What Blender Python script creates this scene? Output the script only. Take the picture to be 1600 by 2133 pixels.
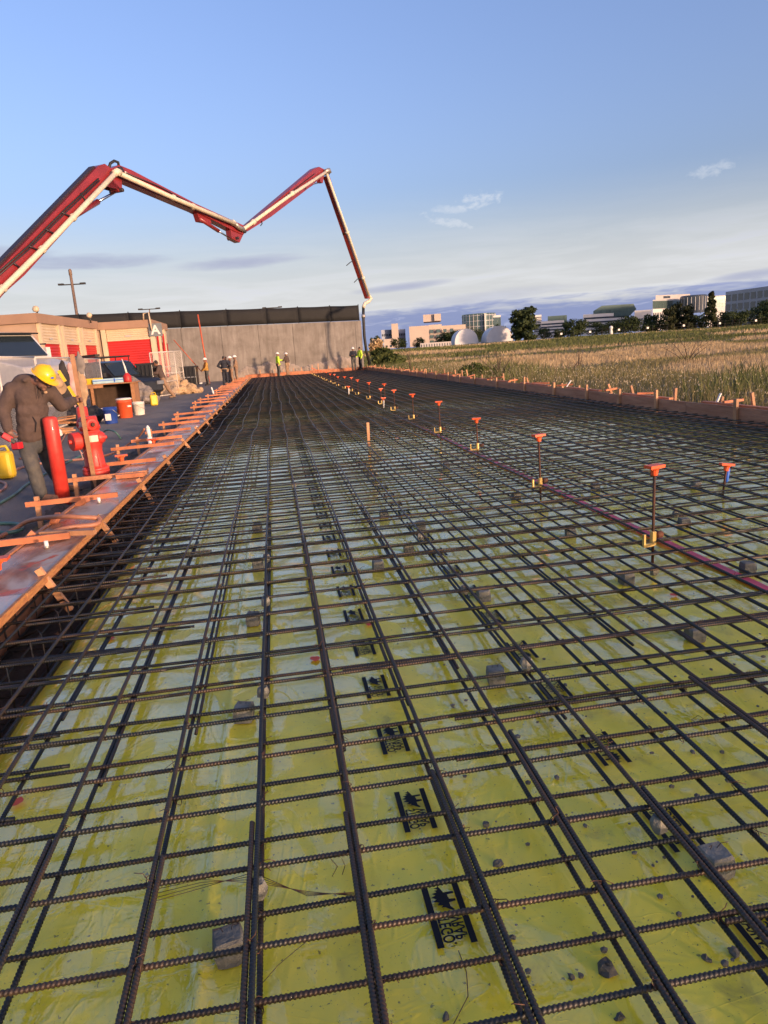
import bpy, math, random
import numpy as np
from mathutils import Vector, Matrix
for o in list(bpy.data.objects): bpy.data.objects.remove(o)
scene = bpy.context.scene
COL = scene.collection
random.seed(11); rng = np.random.default_rng(11)

# ------------------------------------------------------------------ camera
CAMZ = 1.636                      # standing on the sheet, eye height
FPX, CX, CY = 1479.0, 800.0, 1066.5
_Y = np.array([566-CX, 744-CY, FPX]); _Y /= np.linalg.norm(_Y)
_q = np.array([1566-CX, 744-68-CY, FPX])
_D = np.cross(_Y, _q); _D /= np.linalg.norm(_D)
if _D[1] < 0: _D = -_D
_X = np.cross(_D, _Y)
if _X[0] < 0: _X = -_X
RW = np.array([_X, _Y, -_D])      # camera (right, down, forward) -> world
cam_data = bpy.data.cameras.new('camera'); cam = bpy.data.objects.new('camera', cam_data); COL.objects.link(cam)
cam_data.sensor_fit = 'HORIZONTAL'; cam_data.sensor_width = 36.0; cam_data.lens = 36.0*FPX/1600.0
cam_data.clip_start = 0.05; cam_data.clip_end = 6000
_r, _u, _b = RW[:, 0], -RW[:, 1], -RW[:, 2]
cam.matrix_world = Matrix(((_r[0], _u[0], _b[0], 0), (_r[1], _u[1], _b[1], 0), (_r[2], _u[2], _b[2], CAMZ), (0, 0, 0, 1)))
scene.camera = cam
scene.render.resolution_x, scene.render.resolution_y = 768, 1024

# ------------------------------------------------------------------ sky, sun, exposure
SUN_EL, SUN_AZ = 5.5, 36.0        # degrees; azimuth measured from straight behind the camera towards the right
sdir = Vector((math.sin(math.radians(SUN_AZ))*math.cos(math.radians(SUN_EL)), -math.cos(math.radians(SUN_AZ))*math.cos(math.radians(SUN_EL)), math.sin(math.radians(SUN_EL))))
world = bpy.data.worlds.new('World'); scene.world = world; world.use_nodes = True
wn, wl = world.node_tree.nodes, world.node_tree.links
wn.clear()
def wnode(t, **kw):
    n = wn.new(t)
    for k, v in kw.items(): setattr(n, k, v)
    return n
def wmath(op, a, b=None, clamp=False):
    n = wn.new('ShaderNodeMath'); n.operation = op; n.use_clamp = clamp
    for i, v in enumerate((a, b)):
        if v is None: continue
        if isinstance(v, (int, float)): n.inputs[i].default_value = v
        else: wl.new(v, n.inputs[i])
    return n.outputs[0]
w_out = wnode('ShaderNodeOutputWorld'); w_bg = wnode('ShaderNodeBackground')
w_sky = wnode('ShaderNodeTexSky', sky_type='NISHITA'); w_sky.sun_disc = False
w_sky.sun_elevation = math.radians(SUN_EL); w_sky.sun_rotation = math.atan2(sdir.x, sdir.y)
w_sky.air_density = 1.0; w_sky.dust_density = 5.0; w_sky.ozone_density = 1.6; w_sky.altitude = 10
w_bg.inputs[1].default_value = 0.15
tc = wnode('ShaderNodeTexCoord'); sep = wnode('ShaderNodeSeparateXYZ'); wl.new(tc.outputs['Generated'], sep.inputs[0])
az = wmath('MULTIPLY', wmath('ARCTAN2', sep.outputs[0], sep.outputs[1]), 57.2958)
el = wmath('MULTIPLY', wmath('ARCSINE', sep.outputs[2]), 57.2958)
def wnoise(sx, sz, detail=6.0, rough=0.55, off=0.0, dist=0.0):
    c = wnode('ShaderNodeCombineXYZ'); wl.new(wmath('MULTIPLY', az, sx), c.inputs[0]); wl.new(wmath('MULTIPLY', el, sz), c.inputs[1]); c.inputs[2].default_value = off
    n = wnode('ShaderNodeTexNoise'); n.inputs['Scale'].default_value = 1.0; n.inputs['Detail'].default_value = detail; n.inputs['Roughness'].default_value = rough; n.inputs['Distortion'].default_value = dist
    wl.new(c.outputs[0], n.inputs['Vector']); return n.outputs[0]
def wstep(x, a, b):
    n = wnode('ShaderNodeMapRange'); n.interpolation_type = 'SMOOTHSTEP'; n.inputs[1].default_value = a; n.inputs[2].default_value = b
    wl.new(x, n.inputs[0]); return n.outputs[0]
def mixc(fac, a, b):
    n = wnode('ShaderNodeMix', data_type='RGBA'); 
    if isinstance(fac, float): n.inputs[0].default_value = fac
    else: wl.new(fac, n.inputs[0])
    for i, v in ((6, a), (7, b)):
        if isinstance(v, tuple): n.inputs[i].default_value = (*v, 1)
        else: wl.new(v, n.inputs[i])
    return n.outputs[2]
def G(px, py, z=0.0):
    d = RW@np.array([px-CX, py-CY, FPX]); t = (z-CAMZ)/d[2]; return np.array([0, 0, CAMZ])+t*d
def AY(px, py, y):
    d = RW@np.array([px-CX, py-CY, FPX]); return np.array([0, 0, CAMZ])+d*(y/d[1])
def AX(px, py, x):
    d = RW@np.array([px-CX, py-CY, FPX]); return np.array([0, 0, CAMZ])+d*(x/d[0])
def azel(px, py):
    d = RW@np.array([px-CX, py-CY, FPX]); d /= np.linalg.norm(d); return math.degrees(math.atan2(d[0], d[1])), math.degrees(math.asin(d[2]))
skyc = w_sky.outputs[0]
SKY_TINT = (0.93, 0.90, 1.22)
tint = wnode('ShaderNodeMix', data_type='RGBA', blend_type='MULTIPLY'); tint.inputs[0].default_value = 1.0
wl.new(skyc, tint.inputs[6]); tint.inputs[7].default_value = (*SKY_TINT, 1); skyc = tint.outputs[2]
# pale haze low over the horizon, cloud bank, lens clouds and wisps (all by direction, at infinity)
NOI = {}
def sky_clouds(base):
    n1 = wnoise(0.10, 0.9, 4.0, 0.6, 3.0, 0.4); n2 = wnoise(0.35, 2.2, 3.0, 0.6, 9.0, 0.6)
    # thin cream veil
    veil = wmath('MULTIPLY', wstep(el, 12.0, 3.0), wmath('ADD', 0.74, wmath('MULTIPLY', wstep(n1, 0.35, 0.7), 0.18)))
    c = mixc(veil, base, (1.95, 1.98, 2.05))
    # grey lilac bank low down, higher towards the right
    top = wmath('ADD', 2.7, wmath('MULTIPLY', wmath('SUBTRACT', n1, 0.5), 3.0))
    top = wmath('ADD', top, wmath('MULTIPLY', wmath('SUBTRACT', n2, 0.5), 1.2))
    bank = wstep(wmath('SUBTRACT', top, el), -0.45, 0.55)
    bank = wmath('MULTIPLY', bank, wstep(az, -6.0, 10.0))
    c = mixc(wmath('MULTIPLY', bank, 0.96), c, (0.62, 0.74, 1.28))
    # pale bright gaps inside the bank
    gap = wmath('MULTIPLY', bank, wstep(n2, 0.56, 0.75))
    c = mixc(wmath('MULTIPLY', gap, 0.35), c, (1.9, 1.95, 2.3))
    # scattered streaks
    st = wmath('MULTIPLY', wstep(n1, 0.56, 0.72), wmath('MULTIPLY', wstep(el, 1.0, 3.5), wstep(el, 8.5, 5.5)))
    c = mixc(wmath('MULTIPLY', st, 0.16), c, (1.35, 1.42, 2.0))
    def lens(px, py, ra, re, col, amt, slope=0.0, nz=0.7, base_c=None, ns=(0.22, 1.3)):
        a0, e0 = azel(px, py)
        nn = NOI.setdefault(ns, None) or NOI.__setitem__(ns, wnoise(ns[0], ns[1], 3.0, 0.6, 4.0, 0.3)) or NOI[ns]
        da = wmath('DIVIDE', wmath('SUBTRACT', az, a0), ra)
        de = wmath('SUBTRACT', wmath('SUBTRACT', el, e0), wmath('MULTIPLY', wmath('SUBTRACT', az, a0), slope))
        de = wmath('DIVIDE', de, re)
        d = wmath('ADD', wmath('MULTIPLY', da, da), wmath('MULTIPLY', de, de))
        d = wmath('ADD', d, wmath('MULTIPLY', wmath('SUBTRACT', nn, 0.5), nz*2))
        m = wstep(d, 1.05, -0.25)
        return mixc(wmath('MULTIPLY', m, amt), base_c, col)
    LIL = (0.90, 0.97, 1.38)
    c = lens(190, 546, 6.5, 0.62, LIL, 0.72, 0.01, 0.75, c)
    c = lens(0, 532, 4.0, 0.8, LIL, 0.6, 0.0, 0.7, c)
    c = lens(500, 547, 6.0, 0.55, LIL, 0.72, 0.03, 0.75, c)
    c = lens(840, 597, 4.6, 0.38, LIL, 0.8, 0.05, 0.3, c)
    c = lens(1570, 572, 3.5, 0.42, LIL, 0.8, 0.06, 0.4, c)
    c = lens(1010, 620, 7.5, 0.6, LIL, 0.45, 0.05, 0.5, c)
    WH = (2.0, 2.05, 2.15)
    c = lens(1000, 416, 1.7, 0.62, WH, 0.42, 0.08, 2.0, c, (1.3, 2.2))
    c = lens(930, 462, 1.9, 0.4, WH, 0.34, -0.3, 2.0, c, (1.3, 2.2))
    c = lens(940, 436, 1.8, 0.35, WH, 0.3, -0.1, 1.4, c, (1.3, 2.2))
    c = lens(1488, 352, 1.5, 0.5, WH, 0.28, 0.12, 2.0, c, (1.3, 2.2))
    return c
wl.new(sky_clouds(skyc), w_bg.inputs[0]); wl.new(w_bg.outputs[0], w_out.inputs[0])
world.cycles.sampling_method = 'MANUAL'; world.cycles.sample_map_resolution = 256
sun_data = bpy.data.lights.new('sun', 'SUN'); sun_data.energy = 1.95; sun_data.angle = math.radians(4.0); sun_data.color = (1.0, 0.66, 0.42)
sun = bpy.data.objects.new('sun', sun_data); COL.objects.link(sun)
sun.rotation_euler = sdir.to_track_quat('Z', 'Y').to_euler(); sun.location = (20, -20, 12)
vs = scene.view_settings; vs.view_transform = 'Standard'; vs.look = 'None'; vs.exposure = 1.52; vs.gamma = 1.0; vs.use_curve_mapping = False
# ------------------------------------------------------------------ helpers
def V(*a): return np.array(a, float)
def nrm(v): v = np.asarray(v, float); return v/(np.linalg.norm(v)+1e-12)
def frame(d, up=(0, 0, 1)):
    d = nrm(d); up = np.asarray(up, float)
    if abs(d@nrm(up)) > 0.98: up = V(0, 1, 0) if abs(d[1]) < 0.9 else V(1, 0, 0)
    x = nrm(np.cross(up, d)); y = np.cross(d, x); return x, y, d      # side, up, along
def rotz(a): c, s = math.cos(a), math.sin(a); return np.array([[c, -s, 0], [s, c, 0], [0, 0, 1]])
def set_props(o, label=None, cat=None, group=None, kind=None):
    if label: o['label'] = label
    if cat: o['category'] = cat
    if group: o['group'] = group
    if kind: o['kind'] = kind
    return o
def thing(name, label, cat, loc=(0, 0, 0), rz=0.0, group=None):
    o = bpy.data.objects.new(name, None); COL.objects.link(o); o.location = Vector(tuple(float(c) for c in loc)); o.rotation_euler = (0, 0, rz)
    o.empty_display_size = 0.1
    return set_props(o, label, cat, group)
def link_mesh(name, me, parent=None, loc=None):
    o = bpy.data.objects.new(name, me); COL.objects.link(o)
    if parent is not None: o.parent = parent
    if loc is not None: o.location = Vector(tuple(float(c) for c in loc))
    return o
def mesh_np(name, verts, faces, mat=None, smooth=False):
    verts = np.asarray(verts, np.float32); faces = np.asarray(faces, np.int32)
    me = bpy.data.meshes.new(name); n, k = faces.shape
    me.vertices.add(len(verts)); me.vertices.foreach_set('co', verts.ravel())
    me.loops.add(n*k); me.loops.foreach_set('vertex_index', faces.ravel())
    me.polygons.add(n); me.polygons.foreach_set('loop_start', np.arange(0, n*k, k, dtype=np.int32)); me.polygons.foreach_set('loop_total', np.full(n, k, np.int32))
    if smooth: me.polygons.foreach_set('use_smooth', np.ones(n, bool))
    me.update(calc_edges=True); me.validate()
    if mat: me.materials.append(mat)
    return me
class MB:
    def __init__(s): s.v = []; s.f = []
    def add(s, vs, fs):
        b = len(s.v); s.v += [tuple(float(c) for c in p) for p in vs]; s.f += [tuple(i+b for i in f) for f in fs]; return s
    def box(s, c, size, rot=None):
        c = np.asarray(c, float); h = np.asarray(size, float)/2
        p = [V(x*h[0], y*h[1], z*h[2]) for z in (-1, 1) for y in (-1, 1) for x in (-1, 1)]
        if rot is not None: p = [rot@q for q in p]
        return s.add([c+q for q in p], [(0, 2, 3, 1), (4, 5, 7, 6), (0, 1, 5, 4), (2, 6, 7, 3), (0, 4, 6, 2), (1, 3, 7, 5)])
    def bar(s, p0, p1, w, h, up=(0, 0, 1), w1=None, h1=None):
        p0, p1 = np.asarray(p0, float), np.asarray(p1, float); x, y, d = frame(p1-p0, up); w1 = w if w1 is None else w1; h1 = h if h1 is None else h1
        vs = [p0+x*w/2*a+y*h/2*b for a, b in ((-1, -1), (1, -1), (1, 1), (-1, 1))]+[p1+x*w1/2*a+y*h1/2*b for a, b in ((-1, -1), (1, -1), (1, 1), (-1, 1))]
        return s.add(vs, [(0, 3, 2, 1), (4, 5, 6, 7), (0, 1, 5, 4), (1, 2, 6, 5), (2, 3, 7, 6), (3, 0, 4, 7)])
    def tube(s, pts, r, n=8, cap=True, up=(0, 0, 1)):
        pts = [np.asarray(p, float) for p in pts]; m = len(pts); rs = [r]*m if np.isscalar(r) else list(r); vs = []; fs = []
        x0 = None
        for i, p in enumerate(pts):
            d = pts[min(i+1, m-1)]-pts[max(i-1, 0)]
            if x0 is None: x, y, d = frame(d, up)
            else:
                d = nrm(d); x = nrm(x0-d*(x0@d)); y = np.cross(d, x)
            x0 = x
            for k in range(n):
                a = 2*math.pi*k/n; vs.append(p+x*rs[i]*math.cos(a)+y*rs[i]*math.sin(a))
        for i in range(m-1):
            for k in range(n):
                k2 = (k+1) % n; fs.append((i*n+k, i*n+k2, (i+1)*n+k2, (i+1)*n+k))
        if cap: fs.append(tuple(range(n-1, -1, -1))); fs.append(tuple((m-1)*n+k for k in range(n)))
        return s.add(vs, fs)
    def lathe(s, prof, n=16, c=(0, 0, 0), axis=(0, 0, 1), up=(0, 1, 0), a0=0.0):
        c = np.asarray(c, float); x, y, d = frame(axis, up); vs = []; fs = []; m = len(prof)
        for r, z in prof:
            for k in range(n):
                a = 2*math.pi*k/n+a0; vs.append(c+d*z+x*r*math.cos(a)+y*r*math.sin(a))
        for i in range(m-1):
            for k in range(n):
                k2 = (k+1) % n; fs.append((i*n+k, i*n+k2, (i+1)*n+k2, (i+1)*n+k))
        fs.append(tuple(range(n-1, -1, -1))); fs.append(tuple((m-1)*n+k for k in range(n)))
        return s.add(vs, fs)
    def prism(s, poly, o, ux, uy, depth):
        """poly in (u,v) on plane o+ux*u+uy*v, extruded along ux x uy by depth"""
        o, ux, uy = np.asarray(o, float), np.asarray(ux, float), np.asarray(uy, float); nn = nrm(np.cross(ux, uy)); k = len(poly)
        a = [o+ux*u+uy*v for u, v in poly]; b = [p+nn*depth for p in a]
        return s.add(a+b, [tuple(range(k-1, -1, -1)), tuple(range(k, 2*k))]+[(i, (i+1) % k, (i+1) % k+k, i+k) for i in range(k)])
    def ball(s, c, r, n=12, m=8, rot=None):
        c = np.asarray(c, float); r = V(r, r, r) if np.isscalar(r) else np.asarray(r, float); vs = []; fs = []
        for i in range(m+1):
            t = math.pi*(i/m); rr = math.sin(t) if 0 < i < m else 0.02
            for k in range(n):
                a = 2*math.pi*k/n; q = V(rr*math.cos(a), rr*math.sin(a), -math.cos(t))*r
                if rot is not None: q = rot@q
                vs.append(c+q)
        for i in range(m):
            for k in range(n):
                k2 = (k+1) % n; fs.append((i*n+k, i*n+k2, (i+1)*n+k2, (i+1)*n+k))
        fs.append(tuple(range(n-1, -1, -1))); fs.append(tuple(m*n+k for k in range(n)))
        return s.add(vs, fs)
    def taper(s, p0, p1, r0, r1, n=12):
        s.tube([p0, p1], [r0, r1], n); s.ball(p0, r0, n, 8); s.ball(p1, r1, n, 8); return s
    def jitter(s, a):
        s.v = [tuple(c+random.uniform(-a, a) for c in p) for p in s.v]; return s
    def mesh(s, name, mat=None, smooth=False, off=None, bevel=0.0):
        me = bpy.data.meshes.new(name); vs = s.v if off is None else [(a-off[0], b-off[1], c-off[2]) for a, b, c in s.v]
        me.from_pydata(vs, [], s.f); me.update()
        if smooth: me.polygons.foreach_set('use_smooth', np.ones(len(me.polygons), bool))
        if mat: me.materials.append(mat)
        return me
    def build(s, name, mat, parent=None, smooth=False, world=True, bevel=0.0):
        """world=True: vertices are world coordinates, re-based on the parent (or on the mesh's own base)"""
        if parent is not None and world:
            off = root_off(parent)
            o = link_mesh(name, s.mesh(name, mat, smooth, off), parent)
        elif parent is not None: o = link_mesh(name, s.mesh(name, mat, smooth), parent)
        else:
            a = np.array(s.v); off = ((a[:, 0].min()+a[:, 0].max())/2, (a[:, 1].min()+a[:, 1].max())/2, a[:, 2].min())
            o = link_mesh(name, s.mesh(name, mat, smooth, off), None, off)
        if bevel:
            m = o.modifiers.new('bevel', 'BEVEL'); m.width = bevel; m.segments = 2; m.limit_method = 'ANGLE'; m.angle_limit = math.radians(40)
        return o
def root_off(p):
    v = Vector((0, 0, 0))
    while p is not None: v = v+Vector(p.location); p = p.parent
    return tuple(v)
def copy_tree(o, parent=None):
    c = o.copy(); COL.objects.link(c); c.parent = parent
    for ch in o.children: copy_tree(ch, c)
    return c
ORD = ['nearest', 'second nearest', 'third nearest', 'fourth nearest', 'fifth nearest', 'sixth nearest', 'seventh nearest', 'eighth nearest', 'ninth nearest', 'tenth nearest',
       'eleventh nearest', 'twelfth nearest', 'thirteenth nearest', 'fourteenth nearest', 'fifteenth nearest', 'sixteenth nearest', 'seventeenth nearest', 'eighteenth nearest', 'nineteenth nearest', 'twentieth nearest',
       'twenty-first nearest', 'twenty-second nearest', 'twenty-third nearest', 'twenty-fourth nearest', 'twenty-fifth nearest', 'twenty-sixth nearest', 'twenty-seventh nearest', 'twenty-eighth nearest', 'twenty-ninth nearest', 'thirtieth nearest']

# ------------------------------------------------------------------ materials
MATS = {}
def mat(name, col, rough=0.7, metal=0.0, var=0.25, scale=6.0, bump=0.0, bscale=40.0, spec=0.5, col2=None, stretch=(1, 1, 1), rnd=0.0, coat=0.0, detail=4.0, thr=None, rough2=None, trans=0.0):
    if name in MATS: return MATS[name]
    m = bpy.data.materials.new(name); m.use_nodes = True; N, L = m.node_tree.nodes, m.node_tree.links; b = N['Principled BSDF']
    b.inputs['Roughness'].default_value = rough; b.inputs['Metallic'].default_value = metal; b.inputs['Specular IOR Level'].default_value = spec; b.inputs['Coat Weight'].default_value = coat
    t = N.new('ShaderNodeTexCoord'); mp = N.new('ShaderNodeMapping'); mp.inputs['Scale'].default_value = stretch; L.new(t.outputs['Object'], mp.inputs[0])
    oi = N.new('ShaderNodeObjectInfo')
    ad = N.new('ShaderNodeVectorMath'); ad.operation = 'ADD'; L.new(mp.outputs[0], ad.inputs[0])
    mu = N.new('ShaderNodeMath'); mu.operation = 'MULTIPLY'; mu.inputs[1].default_value = 37.0; L.new(oi.outputs['Random'], mu.inputs[0]); L.new(mu.outputs[0], ad.inputs[1])
    nz = N.new('ShaderNodeTexNoise'); nz.inputs['Scale'].default_value = scale; nz.inputs['Detail'].default_value = detail; nz.inputs['Roughness'].default_value = 0.6; L.new(ad.outputs[0], nz.inputs['Vector'])
    rp = N.new('ShaderNodeValToRGB'); L.new(nz.outputs[0], rp.inputs[0])
    c = np.array(col); c2 = np.array(col2) if col2 is not None else np.clip(c*(1+var), 0, 1); c1 = c if col2 is not None else c*(1-var)
    lo, hi = thr if thr else (0.3, 0.7)
    rp.color_ramp.elements[0].position = lo; rp.color_ramp.elements[1].position = hi
    rp.color_ramp.elements[0].color = (*c1, 1); rp.color_ramp.elements[1].color = (*c2, 1)
    out = rp.outputs[0]
    if rnd:
        hs = N.new('ShaderNodeHueSaturation'); mr = N.new('ShaderNodeMapRange'); mr.inputs[3].default_value = 1-rnd; mr.inputs[4].default_value = 1+rnd; L.new(oi.outputs['Random'], mr.inputs[0]); L.new(mr.outputs[0], hs.inputs['Value']); L.new(out, hs.inputs['Color']); out = hs.outputs[0]
    L.new(out, b.inputs['Base Color'])
    if rough2 is not None:
        mr = N.new('ShaderNodeMapRange'); mr.inputs[1].default_value = lo; mr.inputs[2].default_value = hi; mr.inputs[3].default_value = rough; mr.inputs[4].default_value = rough2; L.new(nz.outputs[0], mr.inputs[0]); L.new(mr.outputs[0], b.inputs['Roughness'])
    if bump:
        n2 = N.new('ShaderNodeTexNoise'); n2.inputs['Scale'].default_value = bscale; n2.inputs['Detail'].default_value = 5; L.new(ad.outputs[0], n2.inputs['Vector'])
        bp = N.new('ShaderNodeBump'); bp.inputs['Strength'].default_value = bump; bp.inputs['Distance'].default_value = 0.02; L.new(n2.outputs[0], bp.inputs['Height']); L.new(bp.outputs[0], b.inputs['Normal'])
    if trans: b.inputs['Transmission Weight'].default_value = trans
    MATS[name] = m; return m
M_lumber = mat('lumber', (0.40, 0.17, 0.085), 0.6, var=0.3, scale=3, stretch=(6, 6, 6), bump=0.25, bscale=18, rnd=0.22)
M_stake = mat('stake_wood', (0.46, 0.23, 0.115), 0.65, var=0.25, scale=4, bump=0.2, bscale=30, rnd=0.2)
M_kicker = mat('painted_kicker', (0.47, 0.16, 0.07), 0.6, var=0.3, scale=5, bump=0.2, bscale=30, rnd=0.15)
M_oldwood = mat('weathered_form_board', (0.27, 0.115, 0.062), 0.7, col2=(0.43, 0.21, 0.125), scale=2.2, stretch=(1, 0.6, 5), bump=0.4, bscale=14, rnd=0.1)
M_steel = mat('galvanised_steel', (0.42, 0.38, 0.34), 0.45, 0.7, var=0.2, scale=8)
M_black = mat('black_plastic', (0.012, 0.012, 0.014), 0.55, var=0.3)
M_rubber = mat('rubber', (0.02, 0.02, 0.02), 0.8, var=0.3)
M_glass = mat('dark_glass', (0.02, 0.028, 0.035), 0.06, var=0.1, spec=0.8)
M_orange_cap = mat('orange_plastic', (0.72, 0.10, 0.025), 0.45, var=0.12, scale=10)
M_concrete = mat('concrete_block', (0.20, 0.195, 0.165), 0.92, var=0.3, scale=14, bump=0.5, bscale=60, rnd=0.15)
M_wire = mat('tie_wire', (0.11, 0.055, 0.035), 0.6, 0.4, var=0.4)
M_skin = mat('skin', (0.22, 0.105, 0.065), 0.6, var=0.15, scale=12)
M_white = mat('white_paint', (0.72, 0.68, 0.62), 0.5, var=0.08)
# ------------------------------------------------------------------ ground, yard, pit
SLAB_Y1 = 58.2; XL, XR = -1.70, 7.40
def sstep(a, b, x): t = np.clip((x-a)/(b-a), 0, 1); return t*t*(3-2*t)
def field_z(x, y):
    x, y = np.asarray(x, float), np.asarray(y, float); r = np.sqrt(x*x+y*y)
    z = 0.06+1.0*sstep(78, 150, r)*sstep(6, 10, x-0.02*y)
    z = z+0.07*np.sin(x*0.31+1.3)*np.sin(y*0.23)*sstep(8.5, 13, x)+0.12*np.sin(x*0.071)*np.sin(y*0.063+2)*sstep(12, 30, x)
    return z
xs = np.array([-900, -400, -150, -60, -25, -10, -5, -3.2, -2.80, -2.76, -2.42, -2.38, -1.5, 0, 3, 6, 7.44, 7.48, 7.7, 8.2]+list(np.arange(9, 60, 2.0))+[65, 72, 80, 90, 100, 115, 130, 150, 180, 220, 300, 450, 700, 1100])
ys = np.array([-400, -120, -40, -15, -8.1, -8.0, -4]+list(np.arange(0, 58, 2.0))+[58.6, 58.66, 60]+list(np.arange(62, 160, 4.0))+[165, 180, 200, 230, 270, 330, 420, 600, 1000, 2200])
gx, gy = np.meshgrid(xs, ys)
gz = field_z(gx, gy); pit = (gx > -2.40) & (gx < 7.46) & (gy > -8.05) & (gy < 58.63); gz[pit] = -0.42
lft = (gx <= -2.40); gz[lft] = 0.02; 
far = (gx < 7.46) & (gx > -2.4) & (gy >= 58.63); gz[far] = 0.06+1.0*sstep(78, 150, np.sqrt(gx[far]**2+gy[far]**2))
def grid_faces(nx, ny):
    i = np.arange(nx*ny).reshape(ny, nx); return np.stack([i[:-1, :-1], i[:-1, 1:], i[1:, 1:], i[1:, :-1]], -1).reshape(-1, 4)
M_ground = mat('field_ground', (0.075, 0.058, 0.025), 0.95, col2=(0.20, 0.135, 0.06), scale=0.22, bump=0.6, bscale=3, detail=8)
o = link_mesh('ground', mesh_np('ground', np.stack([gx, gy, gz], -1).reshape(-1, 3), grid_faces(len(xs), len(ys)), M_ground)); o['kind'] = 'structure'
# asphalt yard: long thick slab with a ragged edge along the trench
M_asph = mat('asphalt', (0.12, 0.105, 0.096), 0.88, col2=(0.20, 0.178, 0.16), scale=1.3, bump=0.9, bscale=90, detail=9, stretch=(1, 0.35, 1))
ay = np.concatenate([[-60, -20, -8], np.arange(-2, 40, 0.35), np.arange(40, 60.0, 2), [60.2]]); av = []; af = []
for i, y in enumerate(ay):
    e = -2.78+0.05*math.sin(y*3.1)+0.04*math.sin(y*7.7+1)+random.uniform(-0.035, 0.035)
    av += [(-260, y, 0.10), (-12, y, 0.10), (-6, y, 0.10), (e-0.05, y, 0.10), (e, y, 0.075), (e+0.03, y, -0.06)]
for i in range(len(ay)-1):
    for k in range(5): af.append((i*6+k, i*6+k+1, (i+1)*6+k+1, (i+1)*6+k))
o = link_mesh('asphalt_yard', mesh_np('asphalt_yard', av, af, M_asph)); o['kind'] = 'structure'
# dug soil along the outside of the left form, lumpy
M_soil = mat('damp_soil', (0.05, 0.04, 0.032), 0.95, col2=(0.12, 0.095, 0.075), scale=9, bump=1.0, bscale=45, detail=8)
def lumpy(name, x0, x1, y0, y1, zf, nx, ny, amp, m):
    X, Y = np.meshgrid(np.linspace(x0, x1, nx), np.linspace(y0, y1, ny)); Z = zf(X, Y)+rng.normal(0, amp, X.shape)
    o = link_mesh(name, mesh_np(name, np.stack([X, Y, Z], -1).reshape(-1, 3), grid_faces(nx, ny), m, True)); o['kind'] = 'structure'; return o
lumpy('soil_bank', -2.86, -2.12, -3, 58, lambda X, Y: 0.055-0.10*sstep(-2.8, -2.4, X)+0.02*np.sin(Y*2.3), 13, 620, 0.012, M_soil)
lumpy('trench_bottom', -2.13, -1.30, -3, 58, lambda X, Y: -0.33+0.1*sstep(-1.55, -1.3, X), 9, 300, 0.012, M_soil)
lumpy('soil_mound', 7.40, 8.1, -3, 58.2, lambda X, Y: -0.10+0.22*sstep(7.4, 7.8, X), 10, 300, 0.02, M_soil)

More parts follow.
